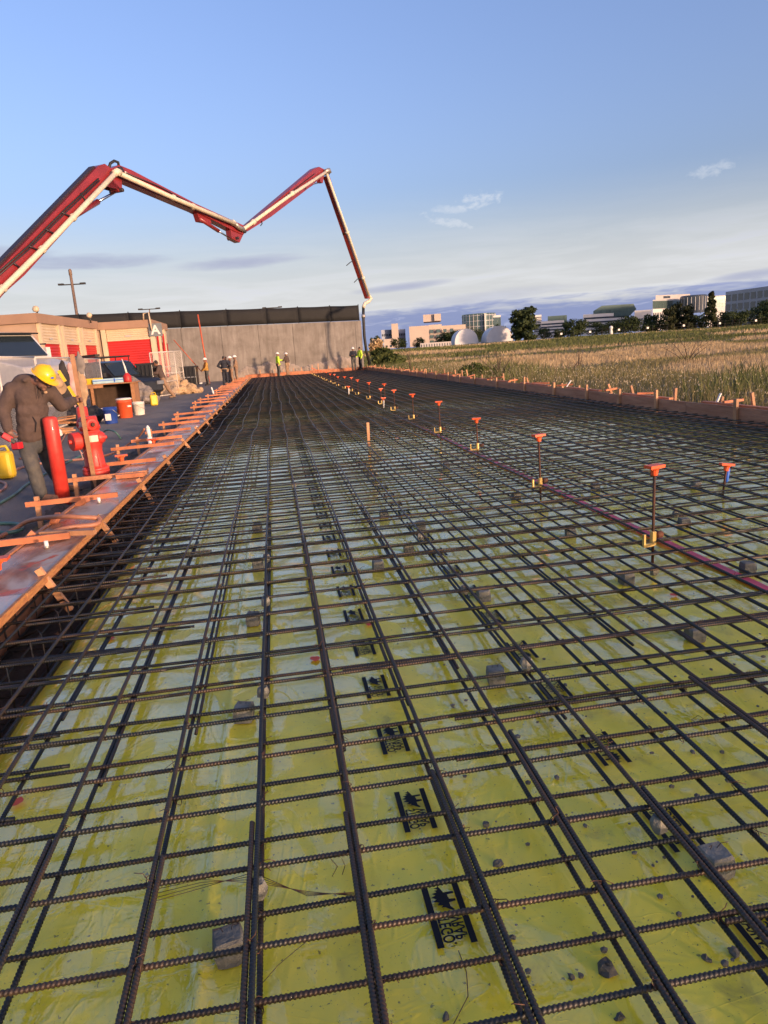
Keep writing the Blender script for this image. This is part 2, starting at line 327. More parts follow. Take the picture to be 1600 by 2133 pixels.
# ------------------------------------------------------------------ yellow vapour barrier
def barrier_material():
    m = bpy.data.materials.new('yellow_barrier'); m.use_nodes = True; N, L = m.node_tree.nodes, m.node_tree.links; b = N['Principled BSDF']
    t = N.new('ShaderNodeTexCoord')
    def noise(s, d=5.0, st=(1, 1, 1), dist=0.0):
        mp = N.new('ShaderNodeMapping'); mp.inputs['Scale'].default_value = st; L.new(t.outputs['Object'], mp.inputs[0])
        n = N.new('ShaderNodeTexNoise'); n.inputs['Scale'].default_value = s; n.inputs['Detail'].default_value = d; n.inputs['Roughness'].default_value = 0.6; n.inputs['Distortion'].default_value = dist; L.new(mp.outputs[0], n.inputs['Vector']); return n.outputs[0]
    def ramp(x, a, b, inv=False):
        r = N.new('ShaderNodeMapRange'); r.interpolation_type = 'SMOOTHSTEP'; r.inputs[1].default_value = a; r.inputs[2].default_value = b
        if inv: r.inputs[3].default_value, r.inputs[4].default_value = 1, 0
        L.new(x, r.inputs[0]); return r.outputs[0]
    def mth(op, a, b2):
        n = N.new('ShaderNodeMath'); n.operation = op
        for i, v in enumerate((a, b2)):
            if isinstance(v, (int, float)): n.inputs[i].default_value = v
            else: L.new(v, n.inputs[i])
        return n.outputs[0]
    def mix(f, a, b2):
        n = N.new('ShaderNodeMix'); n.data_type = 'RGBA'
        L.new(f, n.inputs[0])
        for i, v in ((6, a), (7, b2)):
            if isinstance(v, tuple): n.inputs[i].default_value = (*v, 1)
            else: L.new(v, n.inputs[i])
        return n.outputs[2]
    sp = N.new('ShaderNodeSeparateXYZ'); L.new(t.outputs['Object'], sp.inputs[0])
    c = mix(ramp(noise(1.1, 4), 0.35, 0.65), (0.98, 0.82, 0.06), (0.95, 0.77, 0.055))
    c = mix(mth('MULTIPLY', ramp(noise(3.2, 6, (1, 0.45, 1)), 0.50, 0.66), 0.38), c, (0.74, 0.55, 0.04))
    # mud dust and smears, more to the right of the crease
    rightish = ramp(sp.outputs[0], -0.5, 0.5)
    smear = mth('MULTIPLY', ramp(noise(7, 8, (1, 0.7, 1), 0.6), 0.55, 0.74), mth('ADD', 0.12, mth('MULTIPLY', rightish, 0.35)))
    c = mix(smear, c, (0.22, 0.16, 0.05))
    c = mix(mth('MULTIPLY', ramp(noise(48, 3), 0.655, 0.70), 0.75), c, (0.09, 0.08, 0.035))
    c = mix(mth('MULTIPLY', ramp(noise(120, 2), 0.68, 0.73), 0.6), c, (0.06, 0.045, 0.03))
    L.new(c, b.inputs['Base Color'])
    # water film: broad wet patches, wetter to the left and further off
    wetb = mth('ADD', mth('MULTIPLY', ramp(sp.outputs[0], 0.3, -0.6), 0.06), mth('ADD', mth('MULTIPLY', ramp(sp.outputs[1], 2.2, 5.0), 0.08), mth('MULTIPLY', ramp(sp.outputs[1], 4.0, 9.0), 0.12)))
    wn_ = mth('ADD', noise(3.6, 5, (1, 0.55, 1), 1.2), wetb)
    wet = ramp(wn_, 0.50, 0.55)
    r = N.new('ShaderNodeMapRange'); r.inputs[3].default_value = 0.40; r.inputs[4].default_value = 0.07; L.new(wet, r.inputs[0]); L.new(r.outputs[0], b.inputs['Roughness'])
    s = N.new('ShaderNodeMapRange'); s.inputs[3].default_value = 0.75; s.inputs[4].default_value = 1.0; L.new(wet, s.inputs[0]); L.new(s.outputs[0], b.inputs['Specular IOR Level'])
    b.inputs['Coat Roughness'].default_value = 0.05; b.inputs['Coat IOR'].default_value = 1.5; L.new(mth('MULTIPLY', wet, 0.9), b.inputs['Coat Weight'])
    ridge = mth('SUBTRACT', 1.0, ramp(mth('ABSOLUTE', mth('SUBTRACT', noise(2.4, 3, (1, 0.4, 1), 1.6), 0.5), 0), 0.0, 0.035))
    ridge2 = mth('SUBTRACT', 1.0, ramp(mth('ABSOLUTE', mth('SUBTRACT', noise(3.3, 3, (0.5, 1.3, 1), 1.2), 0.5), 0), 0.0, 0.02))
    bp = N.new('ShaderNodeBump'); bp.inputs['Strength'].default_value = 0.26; bp.inputs['Distance'].default_value = 0.02; L.new(mth('ADD', mth('ADD', noise(9, 4), mth('MULTIPLY', wet, 0.08)), mth('ADD', mth('MULTIPLY', ridge, 0.22), mth('MULTIPLY', ridge2, 0.14))), bp.inputs['Height']); L.new(bp.outputs[0], b.inputs['Normal'])
    return m
M_barrier = barrier_material()
bxs = np.concatenate([[-1.62, -1.50, -1.44, -1.41, -1.385, -1.36], np.linspace(-1.33, -0.44, 14), [-0.40, -0.375, -0.362, -0.350, -0.32], np.linspace(-0.26, 3.2, 44), np.linspace(3.3, 7.3, 34), [7.36, 7.40]])
bys = np.concatenate([np.arange(-3, 1.0, 0.25), np.arange(1.0, 8, 0.07), np.arange(8, 20, 0.25), np.arange(20, 58.2, 1.0)])
BX, BY = np.meshgrid(bxs, bys)
nzf = 0.006*np.sin(BX*4.1+1.3*np.sin(BY*0.9))*np.sin(BY*2.2+BX)+0.004*np.sin(BX*9+BY*5)*np.sin(BY*7.3-BX*2)
BZ = nzf+0.010*np.exp(-((BX+0.362)/0.012)**2)-0.40*sstep(-1.38, -1.62, BX)-0.02*sstep(-1.30, -1.40, BX)
BXw = BX+0.03*np.sin(BY*0.8)*(BX < -1.34)+0.015*np.sin(BY*3.3)*(BX < -1.34)
barrier = thing('vapour_barrier', 'yellow plastic vapour barrier sheet spread under the reinforcing bars', 'plastic sheet')
link_mesh('sheet', mesh_np('sheet', np.stack([BXw, BY, BZ], -1).reshape(-1, 3), grid_faces(len(bxs), len(bys)), M_barrier, True), barrier)
# printed logos (mirrored, as the photo shows)
M_ink = mat('black_ink', (0.010, 0.010, 0.013), 0.6, var=0.2, spec=0.2)
def text_polys(s, size):
    cu = bpy.data.curves.new('txt', 'FONT'); cu.body = s; cu.size = size; cu.offset = size*0.026; cu.resolution_u = 3
    to = bpy.data.objects.new('txt', cu); COL.objects.link(to); bpy.context.view_layer.update()
    me = bpy.data.meshes.new_from_object(to.evaluated_get(bpy.context.evaluated_depsgraph_get()))
    vs = [tuple(v.co) for v in me.vertices]; fs = [tuple(p.vertices) for p in me.polygons]
    bpy.data.objects.remove(to); bpy.data.curves.remove(cu); bpy.data.meshes.remove(me); return vs, fs
def logo_mesh():
    """text frame: reading along +u, letters up along +v; 0.235 long, 0.115 wide"""
    b = MB(); L_, W_ = 0.235, 0.115
    def quad(u0, u1, v0, v1): b.add([(u0, v0, 0), (u1, v0, 0), (u1, v1, 0), (u0, v1, 0)], [(0, 1, 2, 3)])
    quad(0, L_, W_-0.020, W_); quad(0, L_, 0, 0.019)
    dino = [(0.004, 0.066), (0.020, 0.060), (0.034, 0.056), (0.034, 0.030), (0.043, 0.030), (0.045, 0.048), (0.062, 0.046), (0.064, 0.030), (0.073, 0.030), (0.076, 0.048), (0.090, 0.048), (0.104, 0.040), (0.108, 0.045), (0.098, 0.056), (0.092, 0.062),
            (0.091, 0.072), (0.083, 0.066), (0.080, 0.080), (0.071, 0.073), (0.065, 0.088), (0.056, 0.078), (0.048, 0.091), (0.041, 0.078), (0.033, 0.086), (0.029, 0.073), (0.022, 0.078), (0.020, 0.068), (0.012, 0.078), (0.011, 0.069)]
    b.add([(u*1.02, 0.022+(v-0.030)*1.16, 0) for u, v in dino], [tuple(range(len(dino)))])
    for s, u, v in (('STEGO.', 0.112, 0.059), ('WRAP', 0.117, 0.0225)):
        vs, fs = text_polys(s, 0.049); k = (0.118 if s[0] == 'S' else 0.100)/max(q[0] for q in vs); b.add([(x*k+u, y+v, 0) for x, y, z in vs], fs)
    b.v = [(-v, -u, z) for u, v, z in b.v]; b.f = [tuple(reversed(f)) for f in b.f]   # reading towards the camera, mirrored
    return b.mesh('printed_logo', M_ink)
lm = logo_mesh()
for k in range(28):
    o = link_mesh('printed_logo', lm, barrier, (0.408, 1.855-0.497*2+0.497*k, 0.0125))
    if k < 22:
        o = link_mesh('printed_logo', lm, barrier, (1.115, 1.32+0.497*k, 0.0125)); o.rotation_euler = (0, 0, math.pi)
M_tape = mat('red_seam_tape', (0.85, 0.03, 0.09), 0.3, var=0.25, scale=5)
tb = MB()
for i in range(40): 
    y = 0.5+i*0.4; tb.add([(2.87, y, 0.014), (2.965, y, 0.014), (2.965, y+0.4, 0.014), (2.87, y+0.4, 0.014)], [(0, 1, 2, 3)])
tb.build('seam_tape', M_tape, barrier, world=False)
M_spray = mat('orange_marking_paint', (0.75, 0.12, 0.07), 0.7, var=0.2)
for (px_, py_) in ((38, 1668), (1405, 1238), (655, 1372), (770, 1300), (230, 1330)):
    p = G(px_, py_, 0.012); b = MB(); k = 9; b.add([(p[0]+random.uniform(0.016, 0.034)*math.cos(a), p[1]+random.uniform(0.016, 0.04)*math.sin(a), 0.0135) for a in np.linspace(0, 6.28, k, endpoint=False)], [tuple(range(k))]); b.build('paint_mark', M_spray, barrier, world=True)

# ------------------------------------------------------------------ reinforcing bars
def rebar_material(name, axis, ribs, sh=0.0):
    m = bpy.data.materials.new(name); m.use_nodes = True; N, L = m.node_tree.nodes, m.node_tree.links; b = N['Principled BSDF']
    t = N.new('ShaderNodeTexCoord'); oi = N.new('ShaderNodeObjectInfo')
    n = N.new('ShaderNodeTexNoise'); n.inputs['Scale'].default_value = 3.0; n.inputs['Detail'].default_value = 6; n.inputs['Roughness'].default_value = 0.7
    ad = N.new('ShaderNodeVectorMath'); ad.operation = 'MULTIPLY_ADD'; ad.inputs[1].default_value = (1, 1, 1); L.new(t.outputs['Object'], ad.inputs[0])
    mu = N.new('ShaderNodeMath'); mu.operation = 'MULTIPLY'; mu.inputs[1].default_value = 53.0; L.new(oi.outputs['Random'], mu.inputs[0]); L.new(mu.outputs[0], ad.inputs[2]); L.new(ad.outputs[0], n.inputs['Vector'])
    n2 = N.new('ShaderNodeTexNoise'); n2.inputs['Scale'].default_value = 60; n2.inputs['Detail'].default_value = 4; L.new(ad.outputs[0], n2.inputs['Vector'])
    # rustiness = noise + fine noise + per-bar random
    a1 = N.new('ShaderNodeMath'); a1.operation = 'MULTIPLY_ADD'; a1.inputs[1].default_value = 0.35; L.new(n2.outputs[0], a1.inputs[0]); L.new(n.outputs[0], a1.inputs[2])
    a2 = N.new('ShaderNodeMath'); a2.operation = 'MULTIPLY_ADD'; a2.inputs[1].default_value = 0.30; L.new(oi.outputs['Random'], a2.inputs[0]); L.new(a1.outputs[0], a2.inputs[2])
    rp = N.new('ShaderNodeValToRGB'); L.new(a2.outputs[0], rp.inputs[0]); e = rp.color_ramp.elements
    e[0].position = 0.62+sh; e[0].color = (0.019, 0.023, 0.027, 1); e[1].position = 1.12+sh; e[1].color = (0.066, 0.042, 0.028, 1)
    e2 = rp.color_ramp.elements.new(0.80+sh); e2.color = (0.027, 0.028, 0.027, 1)
    L.new(rp.outputs[0], b.inputs['Base Color']); b.inputs['Metallic'].default_value = 0.35; b.inputs['Roughness'].default_value = 0.46
    if ribs:
        w = N.new('ShaderNodeTexWave'); w.bands_direction = axis; w.inputs['Scale'].default_value = 30.0; w.inputs['Distortion'].default_value = 0.0; L.new(t.outputs['Object'], w.inputs['Vector'])
        bp = N.new('ShaderNodeBump'); bp.inputs['Strength'].default_value = 0.5; bp.inputs['Distance'].default_value = 0.003; L.new(w.outputs[1], bp.inputs['Height']); L.new(bp.outputs[0], b.inputs['Normal'])
    return m
M_rb = rebar_material('reinforcing_steel', 'X', False); M_rbr = rebar_material('rusty_reinforcing_steel', 'X', False, -0.15); M_rbx = rebar_material('reinforcing_steel_ribbed_across', 'X', True); M_rby = rebar_material('reinforcing_steel_ribbed_along', 'Y', True)
RB = 0.0082
def bar_mesh(name, s0, s1, rib0, rib1, wob, axis, n=8, r=RB, coarse=0.5, m=M_rb):
    """bar along local axis; ribs as real rings between rib0 and rib1; wob(s)->(lateral, vertical)"""
    S = []; Rr = []; tl = []
    if rib1 > rib0:
        a = np.arange(s0, max(s0, rib0), coarse); S += list(a); Rr += [r]*len(a); tl += [0]*len(a)
        for s in np.arange(max(s0, rib0), min(s1, rib1), 0.0125):
            for ds, rr in ((0, 0.90), (0.0026, 1.12), (0.0062, 1.12), (0.0088, 0.90)): S.append(s+ds); Rr.append(r*rr); tl.append(0.0032)
        a = np.arange(min(s1, rib1)+0.05, s1, coarse); S += list(a); Rr += [r]*len(a); tl += [0]*len(a)
    else:
        a = np.arange(s0, s1, coarse); S += list(a); Rr += [r]*len(a); tl += [0]*len(a)
    S.append(s1); Rr.append(r); tl.append(0)
    S, Rr, tl = np.array(S), np.array(Rr), np.array(tl); lat, ver = wob(S)
    th = np.arange(n)*2*np.pi/n+0.2
    along = S[:, None]+tl[:, None]*np.cos(th)[None]*(1 if axis == 0 else -1)
    side = lat[:, None]+Rr[:, None]*np.cos(th)[None]; up = ver[:, None]+Rr[:, None]*np.sin(th)[None]
    P = np.stack([along, side, up], -1) if axis == 0 else np.stack([side, along, up], -1)
    i = np.arange(len(S)*n).reshape(len(S), n); j = np.roll(i, -1, 1)
    F = np.stack([i[:-1], j[:-1], j[1:], i[1:]], -1).reshape(-1, 4)
    caps = np.array([[i[-1][q] for q in (0, n//4, n//2, 3*n//4)], [i[0][q] for q in (3*n//4, n//2, n//4, 0)]])
    me = mesh_np(name, P.reshape(-1, 3), np.concatenate([F, caps]), m, False)
    if rib1 <= rib0: me.polygons.foreach_set('use_smooth', np.ones(len(me.polygons), bool))
    return me
mat_root = thing('rebar_mat', 'double layer mat of tied dark steel reinforcing bars over the yellow sheet', 'rebar mat')
Z_LL, Z_LT, Z_UT, Z_UL = 0.066, 0.083, 0.150, 0.1675
top_x = [-1.642, -1.345, -1.14, -0.835, -0.504, -0.191, 0.113, 0.438, 0.744, 1.058]
while top_x[-1]+0.305 < XR-0.05: top_x.append(top_x[-1]+0.305+random.uniform(-0.012, 0.012))
cuts = [-2.6, 15.5, 31.0, 46.0, 58.0]
def wobf(seed, amp, y0):
    rr = random.Random(seed); ph = [rr.uniform(0, 6.28) for _ in range(4)]
    def w(s):
        y = s+y0; g = 0.25+0.75*sstep(6, 16, y)
        return amp*g*(np.sin(y*1.25+ph[0])*0.6+np.sin(y*0.7+ph[1])*0.8+0.25*np.sin(y*2.3+ph[2])), amp*0.18*g*np.sin(y*1.9+ph[3])
    return w
lap_end = {3: 2.15, 4: 1.98, 5: 2.08, 6: 2.05, 7: 2.22, 8: 2.40, 9: 1.95, 11: 2.62, 12: 2.3, 2: 2.0, 14: 3.1}
for lev, (zz, amp) in enumerate(((Z_UL, 0.022), (Z_LL, 0.007))):
    for k, x in enumerate(top_x):
        if lev == 1 and k == 0: continue
        xo = x+(random.uniform(-0.012, 0.012) if lev else 0)
        for c in range(4):
            y0 = cuts[c]-(0.75 if c else 0)+random.uniform(-0.5, 0.5)*(c > 0); y1 = cuts[c+1]
            near = (c == 0 and x < 3.4)
            rr1 = 5.6 if lev == 0 else 4.6
            ylim = max(1.0, abs(x)*1.25-0.6)
            w = wobf(k*7+lev*3+100, amp, y0)
            if c == 0: me = bar_mesh('longitudinal_bar', 0, y1-y0, (ylim-y0) if near else 1, (rr1-y0) if near else 0, w, 1, 8 if near else 6, m=M_rb if near else M_rby, coarse=0.5)
            else: me = bar_mesh('longitudinal_bar', 0, y1-y0, 1, 0, w, 1, 5, coarse=0.45)
            link_mesh('longitudinal_bar', me, mat_root, (xo+(0.0185 if c % 2 else 0), y0, zz))
    # lapped bars that come from behind the camera and end in view
for k, ye in lap_end.items():
    x = top_x[k]; me = bar_mesh('lap_bar', 0, ye+2.6, max(1.0, abs(x)*1.2-0.5)+2.6, 9, wobf(k*7+100, 0.022, -2.6), 1, m=M_rbr)
    link_mesh('lap_bar', me, mat_root, (x+(0.0187 if k in (4, 8, 9, 12) else -0.0187), -2.6, Z_UL-0.001))
    me = bar_mesh('lap_bar', 0, 1.6+ye, 1, 0, wobf(k*7+103, 0.007, 2.4), 1, 6, m=M_rby)
    link_mesh('lap_bar', me, mat_root, (x+0.02, 2.6+0.3*(k % 3), Z_LL+0.001))
# transverse bars: shared meshes, alternating lower / upper every half spacing
def wz(a, b, c): return lambda s: (a*np.sin(s*0.9+b)+a*0.5*np.sin(s*2.1+c), 0.002*np.sin(s*3+b))
TN = [bar_mesh('transverse_bar', 0, XR+1.72, 0.05, 4.5, wz(0.010, q, q*2.0), 0) for q in (0.3, 2.2, 4.4)]
TM = [bar_mesh('transverse_bar', 0, XR+1.72, 1, 0, wz(0.012, q, q*1.7), 0, 6, m=M_rbx) for q in (0.8, 2.9)]
TF = [bar_mesh('transverse_bar', 0, XR+1.72, 1, 0, wz(0.016, q, q*1.3), 0, 4, coarse=0.9) for q in (0.1, 3.3)]
EB = [bar_mesh('edge_bar', 0, l, 0.02, l-0.02, lambda s: (0*s, 0*s), 0) for l in (0.95, 1.12, 1.3)]; EBf = bar_mesh('edge_bar', 0, 1.1, 1, 0, lambda s: (0*s, 0*s), 0, 5)
lowers = [1.166+0.309*i+random.uniform(-0.012, 0.012) for i in range(-12, 184)]; uppers = [1.270+0.3095*i+random.uniform(-0.014, 0.014) for i in range(-12, 184)]
allt = sorted([(y, Z_LT) for y in lowers if y < 57.9]+[(y, Z_UT) for y in uppers if y < 57.9]); nt = 0; rest_v = []; rest_f = []
lap_spots = []
for y, z in allt:
    me = random.choice(TN) if 0.9 < y < 5.2 else (random.choice(TM) if 0 < y < 16 else random.choice(TF))
    if y < 0.8 and y > 0: me = random.choice(TM)
    if nt < 300 or y < 45:
        if nt < 300:
            o = link_mesh('transverse_bar', me, mat_root, (-1.70+random.uniform(-0.06, 0.02), y, z)); o.rotation_euler = (0, 0, random.uniform(-0.0022, 0.0022)); nt += 1
            continue
    mb = MB().tube([(-1.70, y, z), (2.5, y+random.uniform(-.01, .01), z), (XR, y, z)], RB, 4); b0 = len(rest_v); rest_v += mb.v; rest_f += [tuple(i+b0 for i in f) for f in mb.f]
b = MB(); b.v = rest_v; b.f = rest_f; o = b.build('far_transverse_bars', M_rb, mat_root, world=True); o['kind'] = 'stuff'
# second bars lapped beside some transverse bars
for i, (y, xs0) in enumerate(((1.50, 1.05), (1.62, 1.9), (1.93, 0.72), (2.0, 1.25), (2.32, 0.55), (2.72, 0.62), (2.95, 1.4), (3.35, 0.2), (3.9, 1.6), (4.35, 0.4), (4.9, 2.2), (5.4, 1.1), (6.2, 0.6), (7.0, 2.0))):
    yy, z = min(allt, key=lambda q: abs(q[0]-y)); me = bar_mesh('lap_bar', 0, 2.6, 0.0 if y < 5 else 1, 2.6 if y < 5 else 0, lambda s: (0*s, 0*s), 0, m=M_rbr)
    link_mesh('lap_bar', me, mat_root, (xs0, yy-0.0187, z))
# short hairpin bars running out over the trench on the left
ne = 0
for y, z in allt:
    if y < 1.5 or y > 26: continue
    if random.random() < (0.72 if y < 10 else 0.6):
        near = y < 6
        o = link_mesh('edge_bar', random.choice(EB) if near else EBf, mat_root, (-1.98+random.uniform(-0.05, 0.08), y+random.choice((-1, 1))*random.uniform(0.019, 0.05), z+random.uniform(-0.004, 0.012))); o.rotation_euler = (0, 0, random.uniform(-0.04, 0.04)); ne += 1
# footing cage in the trench: bottom bars and stirrups
for x, z in ((-2.0, -0.22), (-1.62, -0.22), (-2.0, 0.02), (-1.62, 0.02), (-1.80, 0.10)):
    me = bar_mesh('trench_bar', 0, 56, 1, 0, wobf(int(x*100+z*50), 0.01, 0), 1, 6, coarse=0.6, m=M_rby); link_mesh('trench_bar', me, mat_root, (x, 1.2, z))
sb = MB(); sb.tube([(-2.02, 0, 0.13), (-2.02, 0, -0.23), (-1.98, 0, -0.245), (-1.62, 0, -0.245), (-1.58, 0, -0.23), (-1.58, 0, 0.08), (-1.60, 0.0, 0.10), (-1.72, 0.02, 0.05)], 0.0065, 6); sme = sb.mesh('stirrup', M_rb, True)
for i in range(90):
    o = link_mesh('stirrup', sme, mat_root, (random.uniform(-.02, .02), 2.2+i*0.28+random.uniform(-.03, .03), random.uniform(-.02, .02))); o.rotation_euler = (0, 0, random.uniform(-.03, .03))
# tie wires: little loops with two loose ends at crossings near the camera
tw = MB()
for y, z in allt:
    if not (1.0 < y < 8): continue
    for k, x in enumerate(top_x):
        if x > 4.5 or random.random() < (0.25 if y < 5 else 0.6): continue
        zz = Z_UL if z == Z_UT else Z_LL; c = V(x+random.uniform(-.004, .004), y, (z+zz)/2); s = random.choice((-1, 1))
        r = 0.0135; pts = [c+V(s*r*math.cos(a), r*1.1*math.sin(a)*s, 0.015*math.cos(a*1.0+0.6)) for a in np.linspace(0, 6.0, 9)]
        tw.tube(pts, 0.0017, 3); 
        for q in (0, 1):
            e = pts[-1]+V(random.uniform(-.04, .04), random.uniform(-.05, .02), random.uniform(-.02, .02)); mpt = (pts[-1]+e)/2+V(random.uniform(-.012, .012), 0, random.uniform(0, .012)); tw.tube([pts[-1], mpt, e], 0.0014, 3)
o = tw.build('tie_wires', M_wire, mat_root, True, world=True); o['kind'] = 'stuff'
def scrap(name, pts, label):
    q = []
    P = [np.array(p) for p in pts]
    for i in range(len(P)-1):
        for t in np.linspace(0, 1, 5, endpoint=False): q.append(P[i]*(1-t)+P[i+1]*t)
    q.append(P[-1]); mb = MB().tube(q, 0.0012, 4); o = mb.build(name, M_wire, None, True); set_props(o, label, 'wire', 'loose tie wire scraps'); return o
scrap('wire_scrap', [G(545, 2050, 0.003), G(580, 2010, 0.03), G(640, 1960, 0.035), G(690, 1942, 0.03), G(745, 1940, 0.004)], 'long curved wire scrap on the sheet left of the nearest logo')
scrap('wire_scrap', [G(955, 1980, 0.01), G(972, 2025, 0.006), G(975, 2075, 0.006), G(945, 2133, 0.006)], 'kinked wire scrap below the nearest black logo')
scrap('wire_scrap', [G(690, 1790, 0.1), G(703, 1805, 0.06), G(692, 1826, 0.03)], 'short wire scrap hanging from a bar, left one of two')
scrap('wire_scrap', [G(712, 1788, 0.1), G(719, 1803, 0.06), G(713, 1822, 0.03)], 'short wire scrap hanging from a bar, right one of two')
scrap('wire_scrap', [G(1440, 1500, 0.02), G(1455, 1490, 0.03), G(1465, 1497, 0.03), G(1450, 1506, 0.02), G(1442, 1500, 0.02), G(1490, 1498, 0.01)], 'looped wire scrap on the sheet right of centre')
scrap('wire_scrap', [G(1122, 1492, 0.02), G(1124, 1478, 0.05), G(1135, 1474, 0.06)], 'bent wire scrap beside the far logo column')
for i, (dz, dx) in enumerate(((0, 0), (0.01, 4), (0.022, 2), (0.03, -3))):
    A = [G(320+dx, 1878-i*8, 0.12), G(420, 1850-i*6, 0.10+dz), G(525, 1818+i*7, 0.145)]; B = [G(538, 1822+i*6, 0.145), G(640, 1866-i*3, 0.13-dz), G(745, 1858+i*3, 0.15)]
    scrap('wire_scrap', A, ['lowest', 'second', 'third', 'topmost'][i]+' of the long wires left of the tied block'); scrap('wire_scrap', B, ['lowest', 'second', 'third', 'topmost'][i]+' of the long wires right of the tied block')

# ------------------------------------------------------------------ spacer blocks
def dobie(px_, py_, n, s=0.076):
    p = G(px_, py_, 0.003); b = MB(); a = random.uniform(-0.25, 0.25); R = rotz(a)
    h = 0.074; prof = [(-1, -1), (-0.5, -1.12), (0.5, -1.12), (1, -1), (1.1, 0), (1, 1), (-1, 1), (-1.1, 0)]; m = len(prof); vs = []
    for z, k in ((0, 1.0), (h*0.5, 1.06), (h*0.92, 0.98), (h, 0.86)):
        for u, v in prof: vs.append(p+R@V(u*s/2*k, v*s/2*k, z))
    fs = [tuple(range(m-1, -1, -1)), tuple(3*m+i for i in range(m))]+[(r*m+i, r*m+(i+1) % m, (r+1)*m+(i+1) % m, (r+1)*m+i) for r in range(3) for i in range(m)]
    b.add(vs, fs).jitter(0.0025); t = thing('spacer_block', f'{ORD[n]} grey concrete spacer block standing on the yellow sheet', 'spacer block', p, 0, 'concrete spacer blocks')
    b.build('block', M_concrete, t, False)
    w = MB()
    for q in (-1, 1): w.tube([p+R@V(q*0.012, 0.01, h), p+R@V(q*0.016, 0.0, h+0.022), p+R@V(q*0.035, -0.01, h+0.03)], 0.0012, 3)
    w.build('wire', M_wire, t, True)
db = sorted([(480, 1990), (510, 1498), (528, 1300), (538, 1185), (537, 1107), (788, 1187), (852, 1150), (1033, 1420), (1008, 1250), (1490, 1815), (1305, 1215), (1448, 1333), (1188, 1117), (1425, 1097), (1450, 1018), (1557, 1192), (800, 1078), (878, 1102), (930, 975), (560, 1045), (1560, 930), (1240, 1020), (1075, 1040)], key=lambda p: G(*p)[1])
for i, p in enumerate(db): dobie(p[0], p[1], i)
ch = sorted([(523, 1860), (545, 1446), (556, 1256), (556, 1165), (1085, 1388), (960, 1232), (1365, 1722), (1350, 1194), (1395, 1075), (876, 1120), (640, 1010)], key=lambda p: G(*p)[1])
for i, (a, c) in enumerate(ch):
    p = G(a, c, 0.12); xb = min(top_x, key=lambda x: abs(x-p[0])); p[0] = xb; b = MB()
    b.lathe([(0.018, -0.022), (0.027, -0.012), (0.030, 0.010), (0.022, 0.032)], 7, (p[0], p[1], 0.124), (0, 0, 1), a0=random.random()).jitter(0.003)
    o = b.build('tied_spacer', M_concrete); set_props(o, f'{ORD[i]} small pale spacer wired beneath an upper long bar', 'spacer', 'small tied spacers')

# ------------------------------------------------------------------ screed pins
M_rust = mat('rusty_rod', (0.13, 0.045, 0.022), 0.75, 0.3, col2=(0.045, 0.03, 0.025), scale=9)
M_brass = mat('yellow_clamp', (0.55, 0.38, 0.12), 0.45, 0.3, var=0.25, scale=30)
M_blue = mat('blue_tape', (0.02, 0.12, 0.55), 0.5, var=0.15)
def pin(loc, h, tilt, label, clamp=True, tape=None, group='screed pins with orange caps'):
    t = thing('screed_pin', label, 'screed pin', loc, random.uniform(-.3, .3), group)
    tx, ty = tilt; top = V(tx*h, ty*h, h)
    MB().tube([(0, 0, -0.02), top*0.5, top-V(0, 0, 0.03)], 0.0105, 7).build('rod', M_rust, t, True, world=False)
    c = MB(); d = nrm(top); c.lathe([(0.017, -0.085), (0.024, -0.08), (0.027, -0.045), (0.036, -0.032), (0.040, -0.028)], 10, top, d); x, y, _ = frame(d)
    R = np.stack([x, y, d], 1); c.box(top+d*-0.018, (0.125, 0.075, 0.022), R)
    for q in (-1, 1): c.prism([(0, -0.028), (0.05*q, -0.028), (0, -0.062)][::q], top-y*0.004, x, d, 0.008)
    c.build('cap', M_orange_cap, t, False, world=False)
    if clamp:
        k = MB(); zc = 0.185; p = d*zc/d[2]
        k.lathe([(0.018, -0.05), (0.022, -0.045), (0.022, 0.05), (0.018, 0.055)], 8, p, d); k.bar(p+V(-0.015, -0.02, -0.035), p+V(-0.105, -0.02, -0.035), 0.02, 0.022); k.bar(p+V(-0.1, -0.02, -0.045), p+V(-0.1, -0.02, 0.05), 0.016, 0.02)
        k.build('clamp', M_brass, t, False, world=False)
        MB().lathe([(0.014, 0), (0.026, 0.008), (0.026, 0.05), (0.016, 0.06)], 8, p+V(0.03, 0, 0.02), (1, 0.1, 0)).build('knob', M_rust, t, True, world=False)
    if tape: MB().lathe([(0.013, h*0.35), (0.019, h*0.4), (0.022, h*0.78), (0.014, h*0.84)], 8, (tx*h*0.6, ty*h*0.6, 0), (tx, ty, 1)).build('tape_wrap', tape, t, True, world=False)
    return t
pins = [((2.579, 4.60), 0.73), ((2.62, 6.92), 0.70), ((2.80, 9.86), 0.61), ((2.82, 12.3), 0.70), ((2.87, 15.0), 0.69), ((2.90, 17.6), 0.66)]
y = 20.1
while y < 56: pins.append(((2.93+random.uniform(-.04, .04), y), random.uniform(0.58, 0.7))); y += 2.55
for i, ((x, y), h) in enumerate(pins):
    pin((x, y, 0.0), h, (random.uniform(-.02, .02), random.uniform(-.02, .02)), f'{ORD[i]} tall screed pin with orange cap and yellow clamp' if i else 'nearest tall screed pin with orange cap, yellow clamp and rusty rod')
pin((4.22, 6.235, 0.05), 0.30, (0.12, 0.05), 'short tilted pin with blue taped neck and orange cap at right', False, M_blue, 'short pins')
p = G(798, 858, 0.1); pin((p[0], p[1], 0.05), 0.42, (0.06, 0), 'short pin with pale tape and orange cap left of the pin row', False, M_white, 'short pins')
p = G(726, 828, 0.1); pin((p[0], p[1], 0.05), 0.45, (0.05, 0), 'distant short pin with pale tape and orange cap beside the row', False, M_white, 'short pins')
